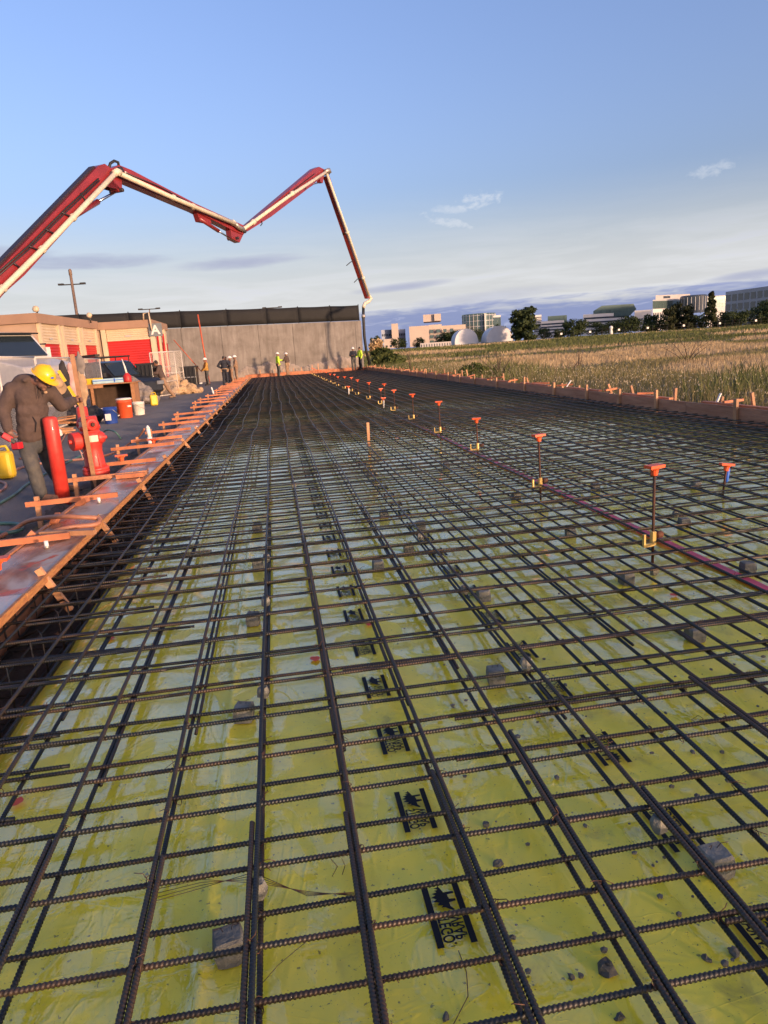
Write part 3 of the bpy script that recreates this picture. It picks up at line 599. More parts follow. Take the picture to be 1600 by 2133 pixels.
p = G(820, 853, 0.1); pin((p[0]+0.25, p[1]+3, 0.05), 0.6, (0.0, 0), 'second orange capped pin close behind the sixth tall pin', False, None, 'short pins')
# wooden peg standing between the bars
p = G(769, 932, 0.03); top = AY(766, 880, p[1]); MB().bar(p, top, 0.045, 0.03, (0, 1, 0)).build('wooden_peg', M_stake); set_props(bpy.context.scene.objects['wooden_peg'], 'lone wooden peg standing upright between the bars at mid distance', 'peg')
# crumbs of rock and mud on the sheet
M_rock = mat('dark_rock', (0.075, 0.072, 0.06), 0.9, col2=(0.17, 0.165, 0.14), scale=20, bump=0.6, bscale=50, rnd=0.2)
def stone(px_, py_, s, label, n=7):
    s *= 0.8; p = G(px_, py_, 0.01); b = MB(); b.ball((p[0], p[1], s*0.30), (s*random.uniform(.35, .65), s*random.uniform(.35, .65), s*0.36), 6, 4, rotz(random.uniform(0, 3))).jitter(s*0.15); o = b.build('stone', M_rock); set_props(o, label, 'stone', 'stones on the sheet'); return o
big = [(1262, 2018, 0.055, 'largest dark stone on the sheet at lower right'), (1012, 1717, 0.036, 'dark stone between the two middle long bars'), (1037, 1797, 0.034, 'broken dark stone below the middle stone'), (1530, 1983, 0.04, 'dark clod near the right edge'), (1472, 1996, 0.028, 'small stone left of the clod at right edge'),
       (928, 2116, 0.028, 'small stone at the bottom edge right of centre'), (1290, 2118, 0.03, 'muddy stone at the bottom edge at right'), (1210, 2030, 0.024, 'small stone left of the largest stone'), (1190, 2033, 0.026, 'small clod left of the largest stone'), (1068, 1950, 0.025, 'small clod beside the nearest long bar lap')]
for q in big: stone(*q)
cr = MB()
for i in range(380):
    x, y = random.uniform(0.45, 2.6), random.uniform(1.2, 4.5)
    if random.random() > 1.3/(1+0.5*(y-1.2)**2): continue
    s = random.choice((0.004, 0.005, 0.006, 0.009, 0.012)); cr.ball((x, y, 0.012+s*0.2), (s*random.uniform(.7, 1.3), s*random.uniform(.7, 1.3), s*0.6), 5, 3)
o = cr.build('crumbs', M_rock); set_props(o, 'scattered fine mud crumbs on the yellow sheet', 'crumbs', kind='stuff')
# ------------------------------------------------------------------ left formwork: wide wet planks with kickers
def plank_material():
    m = bpy.data.materials.new('wet_form_plank'); m.use_nodes = True; N, L = m.node_tree.nodes, m.node_tree.links; b = N['Principled BSDF']
    t = N.new('ShaderNodeTexCoord'); oi = N.new('ShaderNodeObjectInfo'); ad = N.new('ShaderNodeVectorMath'); ad.operation = 'ADD'
    mu = N.new('ShaderNodeMath'); mu.operation = 'MULTIPLY'; mu.inputs[1].default_value = 31; L.new(oi.outputs['Random'], mu.inputs[0]); L.new(t.outputs['Object'], ad.inputs[0]); L.new(mu.outputs[0], ad.inputs[1])
    def noise(s, st, d=5, dist=0):
        mp = N.new('ShaderNodeMapping'); mp.inputs['Scale'].default_value = st; L.new(ad.outputs[0], mp.inputs[0]); n = N.new('ShaderNodeTexNoise'); n.inputs['Scale'].default_value = s; n.inputs['Detail'].default_value = d; n.inputs['Distortion'].default_value = dist; L.new(mp.outputs[0], n.inputs['Vector']); return n.outputs[0]
    def ramp(x, a, c):
        r = N.new('ShaderNodeMapRange'); r.interpolation_type = 'SMOOTHSTEP'; r.inputs[1].default_value = a; r.inputs[2].default_value = c; L.new(x, r.inputs[0]); return r.outputs[0]
    def mix(f, a, c):
        n = N.new('ShaderNodeMix'); n.data_type = 'RGBA'; L.new(f, n.inputs[0])
        for i, v in ((6, a), (7, c)):
            if isinstance(v, tuple): n.inputs[i].default_value = (*v, 1)
            else: L.new(v, n.inputs[i])
        return n.outputs[2]
    c = mix(ramp(noise(5, (3, 0.6, 1)), 0.35, 0.65), (0.26, 0.105, 0.05), (0.40, 0.19, 0.10))
    c = mix(ramp(noise(1.6, (1, 0.7, 1), 6, 0.5), 0.50, 0.58), c, (0.50, 0.385, 0.30))
    c = mix(ramp(noise(2.6, (1, 0.8, 1), 6, 0.8), 0.60, 0.66), c, (0.55, 0.10, 0.035))
    L.new(c, b.inputs['Base Color'])
    r = N.new('ShaderNodeMapRange'); r.inputs[3].default_value = 0.22; r.inputs[4].default_value = 0.6; L.new(ramp(noise(2.2, (1, 0.6, 1)), 0.45, 0.6), r.inputs[0]); L.new(r.outputs[0], b.inputs['Roughness']); b.inputs['Specular IOR Level'].default_value = 0.4
    bp = N.new('ShaderNodeBump'); bp.inputs['Strength'].default_value = 0.12; bp.inputs['Distance'].default_value = 0.02; L.new(noise(30, (3, 0.3, 1)), bp.inputs['Height']); L.new(bp.outputs[0], b.inputs['Normal'])
    return m
M_plank = plank_material()
M_edge = mat('cut_plywood_edge', (0.55, 0.26, 0.085), 0.7, col2=(0.36, 0.13, 0.05), scale=14, stretch=(1, 1, 6), bump=0.3, bscale=60)
M_pvc = mat('white_pvc', (0.75, 0.72, 0.66), 0.35, var=0.05)
lf = thing('left_formwork', 'low timber formwork with wide wet planks along the left of the slab', 'formwork', (-1.95, 2.0, 0))
PZ = 0.266
y = 2.2; k = 0
while y < 57.5:
    l = 2.42 if y < 50 else 57.9-y
    x0, x1 = -2.16, -1.70; dz = random.uniform(-0.004, 0.004)
    o = MB().box(((x0+x1)/2, y+l/2, PZ-0.014+dz), (x1-x0-0.012, l-0.008, 0.028)).build('plank', M_plank, lf)
    e = MB().box((x1+0.0, y+l/2, PZ-0.020+dz), (0.020, l-0.012, 0.052)).build('plank_edge', M_edge, lf)
    MB().box((-2.185, y+l/2, PZ-0.045), (0.035, l-0.01, 0.11)).build('outer_rail', M_lumber, lf)
    MB().box((-2.06, y+l/2, -0.02), (0.03, l-0.004, 0.5)).build('side_board', M_oldwood, lf)
    y += l; k += 1
def pxbar(parent, name, a, b, za, zb, w, h, m, up=(0, 0, 1)):
    return MB().bar(G(*a, za), G(*b, zb), w, h, up).build(name, m, parent)
def kicker(yc, z=0.31, xr=-1.80, xl=-2.62, m=M_kicker, st=True, slant=0.0):
    MB().bar((xl-0.1, yc+slant, z-0.02), (xr, yc, z), 0.038, 0.052).build('kicker', m, lf)
    if st: MB().bar((xl, yc+0.03+slant, -0.12), (xl+0.005, yc+0.045+slant, z+0.05), 0.045, 0.042, (0, 1, 0)).build('stake', M_stake, lf)
def cleat(yc, dx=0.12, l=0.30):
    MB().bar((-1.725-0.02, yc-0.01, PZ+0.05), (-1.725+dx, yc+0.03, PZ+0.05-l), 0.045, 0.036, (0, 1, 0)).build('cleat', M_stake, lf)
for yc, kw in ((6.05, {}), (7.85, dict(xr=-1.78)), (9.35, dict(xr=-1.72, m=M_lumber)), (10.6, {}), (12.6, dict(xl=-2.75)), (13.7, {}), (15.2, {}), (17.0, {})): kicker(yc, **kw)
yy = 18.4
while yy < 57: kicker(yy, m=random.choice((M_kicker, M_lumber, M_kicker)), slant=random.uniform(-.05, .05), xr=random.uniform(-1.86, -1.72), xl=random.uniform(-2.8, -2.5), st=random.random() < 0.8); yy += random.uniform(1.5, 2.8)
for yc in (5.05, 6.75, 8.85, 11.0, 13.2, 15.5, 17.6): cleat(yc, random.uniform(0.10, 0.16), random.uniform(0.26, 0.34))
yy = 19.3
while yy < 57: cleat(yy, random.uniform(0.05, 0.14)); yy += random.uniform(1.3, 2.0)
# extra offcuts lying on and beside the planks
pxbar(lf, 'offcut', (85, 1112), (198, 1108), PZ+0.045, PZ+0.045, 0.05, 0.04, M_stake)
pxbar(lf, 'offcut', (52, 1128), (70, 1108), PZ+0.0, PZ+0.07, 0.05, 0.05, M_kicker); pxbar(lf, 'offcut', (162, 1052), (182, 1040), PZ, PZ+0.06, 0.06, 0.05, M_kicker)
pxbar(lf, 'offcut', (110, 1092), (122, 1072), PZ, PZ+0.06, 0.05, 0.05, M_kicker); pxbar(lf, 'offcut', (222, 1010), (232, 1000), 0.12, 0.2, 0.07, 0.05, M_kicker)
p = G(278, 990, PZ); MB().box((p[0], p[1], PZ+0.03), (0.34, 0.42, 0.05), rotz(0.05)).build('loose_board', M_plank, lf); MB().box((p[0], p[1]-0.222, PZ+0.03), (0.335, 0.022, 0.052), rotz(0.05)).build('loose_board_edge', M_kicker, lf)
# orange T tops on the kickers
def tcap(p, rz, lab):
    t = thing('rebar_guard', lab, 'safety cap', p, rz, 'loose orange guards on the left form'); c = MB(); c.lathe([(0.02, -0.06), (0.028, -0.055), (0.032, 0.0), (0.045, 0.012)], 10, (0, 0, 0.06)); c.box((0, 0, 0.083), (0.17, 0.10, 0.022)); c.prism([(-0.06, 0), (0.06, 0), (0, -0.05)], (0, 0.004, 0.07), (1, 0, 0), (0, 0, 1), 0.008)
    c.build('cap', M_orange_cap, t, False, world=False)
tcap((-2.26, 10.55, 0.33), 0.2, 'orange plastic cap on the kicker beside the hydrant'); tcap((-2.24, 13.2, 0.26), -0.4, 'orange plastic cap lying by the white pipe')
p = G(4, 1185, 0.30); tcap((p[0]-0.03, p[1], 0.29), 0.1, 'orange plastic cap cut by the left edge of the photo')
# conduit stubs in the planks
for i, (a, b_) in enumerate((((98, 1142), 0.06), ((207, 1048), 0.06), ((410, 890), 0.03))):
    p = G(*a, PZ); t = thing('pipe_stub', f'{ORD[i]} small white pipe stub poking through the left planks', 'pipe stub', (p[0], p[1], PZ), 0, 'pipe stubs')
    MB().lathe([(0.017, 0), (0.017, b_), (0.013, b_), (0.013, b_-0.01)], 10).build('pipe', M_pvc, t, True, world=False); MB().lathe([(0.021, 0), (0.021, 0.018), (0.018, 0.02)], 10).build('collar', M_steel, t, True, world=False)
# white upright pipes beside the planks
for i, (a, b_, lb) in enumerate((((317, 940), (307, 886), 'white plastic pipe standing upright beside the hose end'), ((446, 823), (440, 806), 'white plastic pipe leaning far along the left form'), ((530, 785), (528, 774), 'farthest white plastic pipe at the corner of the forms'))):
    p = G(*a, 0.1); q = AY(*b_, p[1]); t = thing('white_pipe', lb, 'pipe', p, 0, 'upright white pipes'); MB().tube([p, p+(q-p)*0.55], 0.045, 10).build('pipe', M_pvc, t, True); MB().tube([p+(q-p)*0.5, p+(q-p)*0.92], 0.036, 10).build('upper_pipe', M_pvc, t, True); MB().tube([p+(q-p)*0.88, q], [0.042, 0.012], 10).build('cone_tip', M_pvc, t, True)
# ------------------------------------------------------------------ right formwork
rf = thing('right_formwork', 'timber formwork of reddish boards and stakes along the field side', 'formwork', (XR, 10, 0))
y = -2.5
while y < 58:
    l = min(random.choice((2.44, 3.05, 3.66)), 58.2-y); dz = random.uniform(-.008, .008)
    MB().box((XR+0.02, y+l/2, 0.225+dz), (0.038, l-0.006, 0.235)).build('form_board', M_oldwood, rf)
    MB().box((XR+0.035, y+l/2, 0.045+dz), (0.036, l-0.006, 0.10)).build('lower_board', M_oldwood, rf)
    MB().box((XR+0.11, y+l/2+0.1, 0.357+dz), (0.09, l*random.uniform(0.5, 0.92), 0.035)).build('top_rail', M_kicker, rf)
    y += l
ys_st = [10.64, 13.12, 14.69, 16.34, 18.4, 20.7, 23.4]+list(np.arange(26, 58, 2.2)+rng.uniform(-.3, .3, 15))+[8.3, 5.6, 3.0]
for y in ys_st: MB().bar((XR-0.025, y, 0.02), (XR-0.025+random.uniform(-.01, .01), y+random.uniform(-.02, .02), random.uniform(0.46, 0.60)), 0.085, 0.042, (1, 0, 0)).build('stake', M_stake, rf)
for y in np.arange(4, 58, 1.35)+rng.uniform(-.4, .4, 40): MB().bar((XR+0.42+random.uniform(-.1, .15), y, -0.05), (XR+0.4+random.uniform(-.1, .1), y+random.uniform(-.05, .05), random.uniform(0.35, 0.62)), 0.05, 0.045, (1, 0, 0)).build('back_stake', M_stake, rf)
for y in np.arange(9, 58, 2.3)+rng.uniform(-.6, .6, 22):
    a = random.uniform(-0.6, 0.6); MB().bar((XR+0.10, y, 0.385), (XR+0.48, y+a, 0.40+random.uniform(-.05, .04)), 0.06, 0.04).build('brace', M_kicker, rf)
for i, a in enumerate(((1180, 806, 1186, 795), (1490, 846, 1496, 823))):
    p = AX(a[0], a[1], XR+0.25); q = AY(a[2], a[3], p[1]); o = MB().bar(p, q+V(0.05, 0, 0.03), 0.045, 0.02, (1, 0, 0)).build('white_stake', M_white); set_props(o, ['white painted lath leaning behind the right form, farther one', 'white painted lath leaning behind the right form, nearer one'][i], 'lath', 'white laths')
# ------------------------------------------------------------------ end formwork
ef = thing('end_formwork', 'orange timber formwork across the far end of the slab', 'formwork', (3, SLAB_Y1, 0))
x = -2.2
while x < XR:
    l = min(2.44, XR-x); MB().box((x+l/2, SLAB_Y1+0.02, 0.24), (l-0.01, 0.04, 0.26)).build('form_board', M_kicker, ef); MB().box((x+l/2, SLAB_Y1+0.16, 0.40), (l*0.8, 0.25, 0.04)).build('top_rail', M_lumber, ef); x += l
for x in np.arange(-1.8, 7.3, 0.7)+rng.uniform(-.2, .2, 13): MB().bar((x, SLAB_Y1+0.25, 0), (x+random.uniform(-.05, .05), SLAB_Y1+0.27, random.uniform(0.55, 0.95)), 0.06, 0.05, (0, 1, 0)).build('stake', M_stake, ef)
# ------------------------------------------------------------------ concrete wall with screened fence
def wall_material():
    m = bpy.data.materials.new('cast_concrete_wall'); m.use_nodes = True; N, L = m.node_tree.nodes, m.node_tree.links; b = N['Principled BSDF']; b.inputs['Roughness'].default_value = 0.9
    t = N.new('ShaderNodeTexCoord')
    def noise(s, st, d=6, dist=0):
        mp = N.new('ShaderNodeMapping'); mp.inputs['Scale'].default_value = st; L.new(t.outputs['Object'], mp.inputs[0]); n = N.new('ShaderNodeTexNoise'); n.inputs['Scale'].default_value = s; n.inputs['Detail'].default_value = d; n.inputs['Roughness'].default_value = 0.62; n.inputs['Distortion'].default_value = dist; L.new(mp.outputs[0], n.inputs['Vector']); return n.outputs[0]
    def ramp(x, a, c, lo, hi):
        r = N.new('ShaderNodeValToRGB'); r.color_ramp.elements[0].position = a; r.color_ramp.elements[1].position = c; r.color_ramp.elements[0].color = (*lo, 1); r.color_ramp.elements[1].color = (*hi, 1); L.new(x, r.inputs[0]); return r.outputs[0]
    c1 = ramp(noise(0.7, (1, 1, 1.4), 8, 0.6), 0.32, 0.68, (0.175, 0.155, 0.137), (0.265, 0.238, 0.215))
    c2 = ramp(noise(1.6, (2.2, 2.2, 0.35), 6, 0.3), 0.40, 0.66, (0.70, 0.68, 0.66), (1, 1, 1))
    mx = N.new('ShaderNodeMix'); mx.data_type = 'RGBA'; mx.blend_type = 'MULTIPLY'; mx.inputs[0].default_value = 0.8; L.new(c1, mx.inputs[6]); L.new(c2, mx.inputs[7]); L.new(mx.outputs[2], b.inputs['Base Color'])
    bp = N.new('ShaderNodeBump'); bp.inputs['Strength'].default_value = 0.4; bp.inputs['Distance'].default_value = 0.03; L.new(noise(6, (1, 1, 1)), bp.inputs['Height']); L.new(bp.outputs[0], b.inputs['Normal'])
    return m
M_wall = wall_material()
M_rough = mat('broken_concrete', (0.20, 0.165, 0.14), 0.95, col2=(0.33, 0.275, 0.235), scale=2.2, bump=1.0, bscale=7)
M_screen = mat('black_fence_screen', (0.010, 0.0095, 0.0095), 0.8, var=0.25, scale=1.2, bump=0.15, bscale=2)
M_post = mat('dark_fence_post', (0.06, 0.055, 0.05), 0.5, 0.6, var=0.2)
WA, WB = V(7.62, 60.6, 0), V(-44.0, 48.8, 0); wd = nrm(WB-WA); wnm = V(wd[1], -wd[0], 0)
if wnm[1] > 0: wnm = -wnm
wlen = np.linalg.norm(WB-WA)
def wtop(s): return 4.10+0.010*s
wall = thing('concrete_wall', 'tall bare concrete wall closing off the far end of the slab', 'wall', WA)
js = [0.0, 0.55, 3.15, 5.9, 8.7, 11.6, 14.6]+list(np.arange(17.6, wlen, 3.0))+[wlen]
for i in range(len(js)-1):
    s0, s1 = js[i]+0.012, js[i+1]-0.012; a, b_ = WA+wd*s0, WA+wd*s1
    pm = MB(); th = 0.30
    q = [a, b_, b_-wnm*th, a-wnm*th]; z0 = -0.3
    pm.add([(p[0], p[1], z0) for p in q]+[(p[0], p[1], wtop(s)) for p, s in zip(q, (s0, s1, s1, s0))], [(0, 1, 5, 4), (1, 2, 6, 5), (2, 3, 7, 6), (3, 0, 4, 7), (4, 5, 6, 7), (3, 2, 1, 0)])
    pm.build('panel', M_wall, wall)
MB().bar(WA-wnm*0.16+V(0, 0, -0.3), WA-wnm*0.16+wd*wlen+V(0, 0, -0.3), 0.2, 8.2).build('core', M_rough, wall)
# ragged footing band in front of the wall base
nb = 150; fv = []; ff = []
for i in range(nb+1):
    s = 0.2+i*(11.5/nb); base = WA+wd*s+wnm*0.02; htop = 1.05+0.25*math.sin(s*0.9)+0.12*math.sin(s*3.3)+random.uniform(-.06, .06)-0.35*float(sstep(6.5, 11.5, s)); 
    for j in range(9):
        z = -0.1+(htop+0.1)*j/8; d = (0.10+random.uniform(-.045, .045)) if j < 8 else 0.0
        if i in (0, nb): d = 0
        p = base+wnm*d; fv.append((p[0], p[1], z))
for i in range(nb):
    for j in range(8): ff.append((i*9+j, i*9+j+1, (i+1)*9+j+1, (i+1)*9+j))
o = link_mesh('rough_footing', mesh_np('rough_footing', fv, ff, M_rough), wall); off = root_off(wall); o.data.transform(Matrix.Translation((-off[0], -off[1], -off[2])))
fence = thing('screened_fence', 'black windscreen fence on posts standing along the top of the concrete wall', 'fence', WA+V(0, 0, 4.1))
FH = 1.22; fs_ = [0.12, 2.6, 5.3, 7.9, 11.0, 14.5, 18.2]+list(np.arange(21.6, wlen, 3.4))
for i, s in enumerate(fs_):
    p = WA+wd*s-wnm*0.12; z = wtop(s); MB().tube([(p[0], p[1], z-0.05), (p[0], p[1], z+FH+0.10)], 0.038, 8).build('post', M_post, fence, True)
    if i+1 < len(fs_):
        s2 = fs_[i+1]; cols = 9; rows = 4; vv = []; f4 = []
        for c in range(cols):
            for r in range(rows):
                s_ = s+(s2-s)*c/(cols-1); bow = 0.05*math.sin(math.pi*c/(cols-1))*math.sin(math.pi*r/(rows-1))+random.uniform(-.012, .012); p2 = WA+wd*s_+wnm*(-0.07+bow); sag = 0.03*math.sin(math.pi*c/(cols-1))*(r == rows-1)
                vv.append((p2[0], p2[1], wtop(s_)+0.03+FH*r/(rows-1)-sag))
        for c in range(cols-1):
            for r in range(rows-1): a = c*rows+r; f4.append((a, a+1, a+rows+1, a+rows))
        mb = MB().add(vv, f4); o = mb.build('screen_panel', M_screen, fence, True); m = o.modifiers.new('thick', 'SOLIDIFY'); m.thickness = 0.01
a, b_ = WA+wd*2.4-wnm*0.12, WA+wd*0.14-wnm*0.12; MB().tube([(a[0], a[1], wtop(2.4)+0.1), (b_[0], b_[1], wtop(0)+FH)], 0.025, 6).build('brace', M_post, fence, True)
# thin orange poles and props near the wall
M_redpole = mat('orange_pole', (0.50, 0.09, 0.03), 0.5, var=0.15)
for i, (a, b_, lb) in enumerate((((428, 746), (412, 655), 'tall thin orange pole standing against the concrete wall'), ((418, 772), (362, 708), 'thin red pole leaning down towards the man in the yellow top'))):
    yb = 52.5 if i == 0 else 50.0; p = AY(*a, yb); q = AY(*b_, yb); p[2] = min(p[2], 1.6) if i == 0 else p[2]
    if i == 0: p = p+(p-q)*(p[2]-0.1)/(q[2]-p[2])
    o = MB().tube([p, q], 0.03 if i else 0.05, 6).build('thin_pole', M_redpole, None, True); set_props(o, lb, 'pole')
# ------------------------------------------------------------------ concrete pump boom
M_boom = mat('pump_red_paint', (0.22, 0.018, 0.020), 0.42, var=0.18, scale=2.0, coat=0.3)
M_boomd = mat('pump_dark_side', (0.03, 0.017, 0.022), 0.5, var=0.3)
M_pipe = mat('cream_pipe', (0.66, 0.56, 0.42), 0.45, var=0.12, scale=3)
M_chrome = mat('chrome_rod', (0.6, 0.6, 0.62), 0.15, 1.0, var=0.05)
M_hose = mat('black_hose', (0.018, 0.017, 0.017), 0.6, var=0.3)
PA = V(7.6, 57.0, 0); _d = RW@np.array([0-CX, 600-CY, FPX]); PB = V(_d[0]/_d[1]*28.0, 28.0, 0)
bdir = nrm(PA-PB); bn = V(-bdir[1], bdir[0], 0); 
if bn[1] > 0: bn = -bn                      # side of the boom that faces the camera
def BP(px_, py_, off=0.0):
    d = RW@np.array([px_-CX, py_-CY, FPX]); o = V(0, 0, CAMZ); pl = PA+bn*off; t = (bn@(pl-o))/(bn@d); return o+t*d
boom = thing('concrete_pump_boom', 'long red jointed concrete pump boom with cream pipe reaching over the slab', 'pump boom', (PB[0], PB[1], 0.1))
def section(name, pts_top, pts_bot, th, m=M_boom):
    """box section from pixel outlines: top chain and bottom chain"""
    a = [BP(*p) for p in pts_top]; b_ = [BP(*p) for p in pts_bot]; poly = a+b_[::-1]; k = len(poly); mb = MB()
    mb.add([p+bn*th/2 for p in poly]+[p-bn*th/2 for p in poly], [tuple(range(k)), tuple(range(2*k-1, k-1, -1))]+[(i, i+k, (i+1) % k+k, (i+1) % k) for i in range(k)])
    return mb.build(name, m, boom, bevel=0.02)
section('first_arm', [(-70, 622), (195, 347), (208, 343), (232, 360)], [(-70, 690), (0, 610), (40, 575), (150, 455), (215, 376), (222, 372)], 0.55)
section('second_arm', [(224, 352), (240, 345), (265, 355), (400, 425), (500, 470), (508, 480)], [(222, 366), (250, 378), (400, 441), (480, 482), (500, 490)], 0.45)
section('third_arm', [(505, 474), (650, 352), (660, 348), (678, 357)], [(510, 483), (560, 452), (630, 399), (668, 368), (672, 364)], 0.36)
section('fourth_arm', [(676, 368), (682, 365)], [(763, 622), (768, 622)], 0.28)
# dark upper plate along the first arm
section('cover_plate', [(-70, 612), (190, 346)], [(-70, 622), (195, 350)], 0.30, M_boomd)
section('web_plate', [(213, 380), (246, 357), (247, 398)], [(222, 372), (240, 401), (246, 400)], 0.40)
section('link_bracket', [(475, 478), (505, 482)], [(478, 498), (494, 506)], 0.34)
section('cylinder_bracket', [(404, 438), (432, 450)], [(412, 462), (436, 466)], 0.3)
section('link_bracket', [(662, 366), (672, 362)], [(664, 380), (669, 382)], 0.28)
def btube(name, pts, r, m, off=0.0, n=10): return MB().tube([BP(*p, off) for p in pts], r, n).build(name, m, boom, True)
# delivery pipe on the side facing the camera
O = 0.42
btube('delivery_pipe', [(-40, 650), (0, 607), (88, 520), (152, 453), (244, 357)], 0.105, M_pipe, O)
btube('delivery_pipe', [(246, 360), (360, 412), (490, 466)], 0.105, M_pipe, O)
btube('delivery_pipe', [(506, 478), (600, 410), (684, 355)], 0.10, M_pipe, O*0.8)
btube('delivery_pipe', [(681, 362), (728, 495), (769, 616)], 0.085, M_pipe, O*0.7)
btube('pipe_elbow', [(238, 362), (244, 357), (250, 360)], 0.14, M_pipe, O); btube('pipe_elbow', [(488, 465), (498, 474), (507, 478)], 0.12, M_steel, O*0.9); btube('pipe_elbow', [(678, 357), (685, 354), (687, 360)], 0.14, M_steel, O*0.8)
for p, q in (((86, 522), (90, 518)), ((150, 455), (154, 451)), ((4, 603), (8, 599)), ((359, 411), (363, 413)), ((400, 429), (404, 431)), ((484, 463), (488, 465)), ((607, 404), (611, 402)), ((526, 464), (530, 461)), ((723, 482), (724, 486)), ((756, 577), (757, 581))): btube('pipe_clamp', [p, q], 0.145, M_pipe, O*0.85)
# hydraulic cylinders
btube('cylinder_barrel', [(130, 468), (160, 446), (204, 420)], 0.115, M_boom, 0.1); btube('cylinder_rod', [(204, 420), (240, 400)], 0.055, M_chrome, 0.1)
btube('cylinder_barrel', [(415, 455), (455, 481)], 0.10, M_boom, 0.1); btube('cylinder_rod', [(455, 481), (480, 497)], 0.045, M_chrome, 0.1)
btube('cylinder_barrel', [(610, 410), (650, 384)], 0.075, M_boom, 0.05); btube('cylinder_rod', [(650, 384), (666, 380)], 0.04, M_chrome, 0.05)
# hydraulic lines and hoses
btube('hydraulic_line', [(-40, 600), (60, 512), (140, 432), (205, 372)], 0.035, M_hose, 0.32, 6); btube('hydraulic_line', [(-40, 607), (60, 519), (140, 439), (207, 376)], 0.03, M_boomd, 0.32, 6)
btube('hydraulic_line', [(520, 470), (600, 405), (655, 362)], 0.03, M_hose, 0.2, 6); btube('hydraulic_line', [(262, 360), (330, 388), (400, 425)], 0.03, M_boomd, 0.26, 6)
btube('hose_loop', [(226, 352), (230, 340), (238, 335), (246, 338), (248, 348)], 0.06, M_hose, 0.1, 8); btube('hose_loop', [(168, 402), (178, 418), (184, 422)], 0.035, M_hose, 0.3, 6); btube('hose_loop', [(632, 388), (640, 380), (636, 394)], 0.03, M_hose, 0.3, 6)
btube('hook', [(545, 460), (546, 466), (543, 470)], 0.03, M_hose, 0.2, 6)
for p, q in (((128, 442), (150, 452)), ((96, 478), (112, 486)), ((60, 512), (78, 520)), ((28, 548), (40, 556)), ((128, 470), (148, 458))): btube('pipe_bracket', [p, q], 0.03, M_boomd, 0.35, 6)
for p, q, r in (((737, 543), (730, 546), (722, 553)), ((752, 580), (745, 581), (738, 588))): btube('hose_clip', [p, q, r], 0.03, M_hose, 0.2, 6)
# joint pins
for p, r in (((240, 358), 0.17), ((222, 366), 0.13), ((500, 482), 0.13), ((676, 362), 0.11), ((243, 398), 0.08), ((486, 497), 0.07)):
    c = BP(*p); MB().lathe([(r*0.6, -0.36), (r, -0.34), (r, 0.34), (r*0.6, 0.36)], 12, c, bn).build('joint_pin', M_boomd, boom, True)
# tip elbow and rubber end hose
btube('tip_elbow', [(769, 616), (773, 622), (768, 628), (760, 632), (757, 640)], 0.13, M_pipe, 0.1); btube('end_hose', [(757, 640), (757, 660), (759, 700), (763, 730), (770, 759)], 0.11, M_hose, 0.0); btube('hose_collar', [(757, 655), (757, 662)], 0.15, M_steel, 0.0)
# letter B on the second arm
vs_, fs2 = text_polys('B', 0.42); pB = BP(260, 371, 0.25); ux = nrm(BP(270, 376, 0.25)-BP(260, 371, 0.25)); uy = nrm(np.cross(-bn, ux))*-1
if uy[2] < 0: uy = -uy
MB().add([pB+ux*x+uy*y for x, y, z in vs_], fs2).build('letter', M_white, boom)
# ------------------------------------------------------------------ light poles beyond the wall
M_pole = mat('brown_pole', (0.20, 0.13, 0.09), 0.7, var=0.2)
def light_pole(a, b_, yb, r, label, arm=True, boxes=False):
    p = AY(*a, yb); q = AY(*b_, yb); p = V(q[0], q[1], 0); t = thing('light_pole', label, 'light pole', p, 0, 'light poles beyond the wall')
    MB().tube([p, q], [r*1.3, r], 8).build('pole', M_pole, t, True)
    if arm:
        MB().bar(q+V(-1.1, 0, -0.9 if boxes else 0), q+V(1.1, 0, -0.9 if boxes else 0), 0.12, 0.10).build('cross_arm', M_post, t)
        for s in (-1, 1): MB().box(q+V(s*1.0, -0.05, -0.86 if boxes else 0.04), (0.5, 0.3, 0.16)).build('lamp_head', M_post, t)
    if boxes:
        MB().lathe([(0.10, 0), (0.16, 0.05), (0.16, 0.5), (0.08, 0.62)], 8, q-V(0, 0, 0.1)).build('top_lamp', M_pole, t, True)
        for z in (5.2, 6.0): MB().box((q[0]-0.35, q[1]-0.1, z), (0.35, 0.2, 0.55)).build('junction_box', M_pipe, t)
light_pole((160, 660), (147, 572), 75, 0.13, 'tall light pole with cross arm behind the wall at left', True, True)
light_pole((313, 655), (311, 644), 90, 0.06, 'small distant lamp post showing above the black fence', True); light_pole((565, 660), (567, 641), 95, 0.06, 'tiny lamp fixture just above the middle of the fence', True)
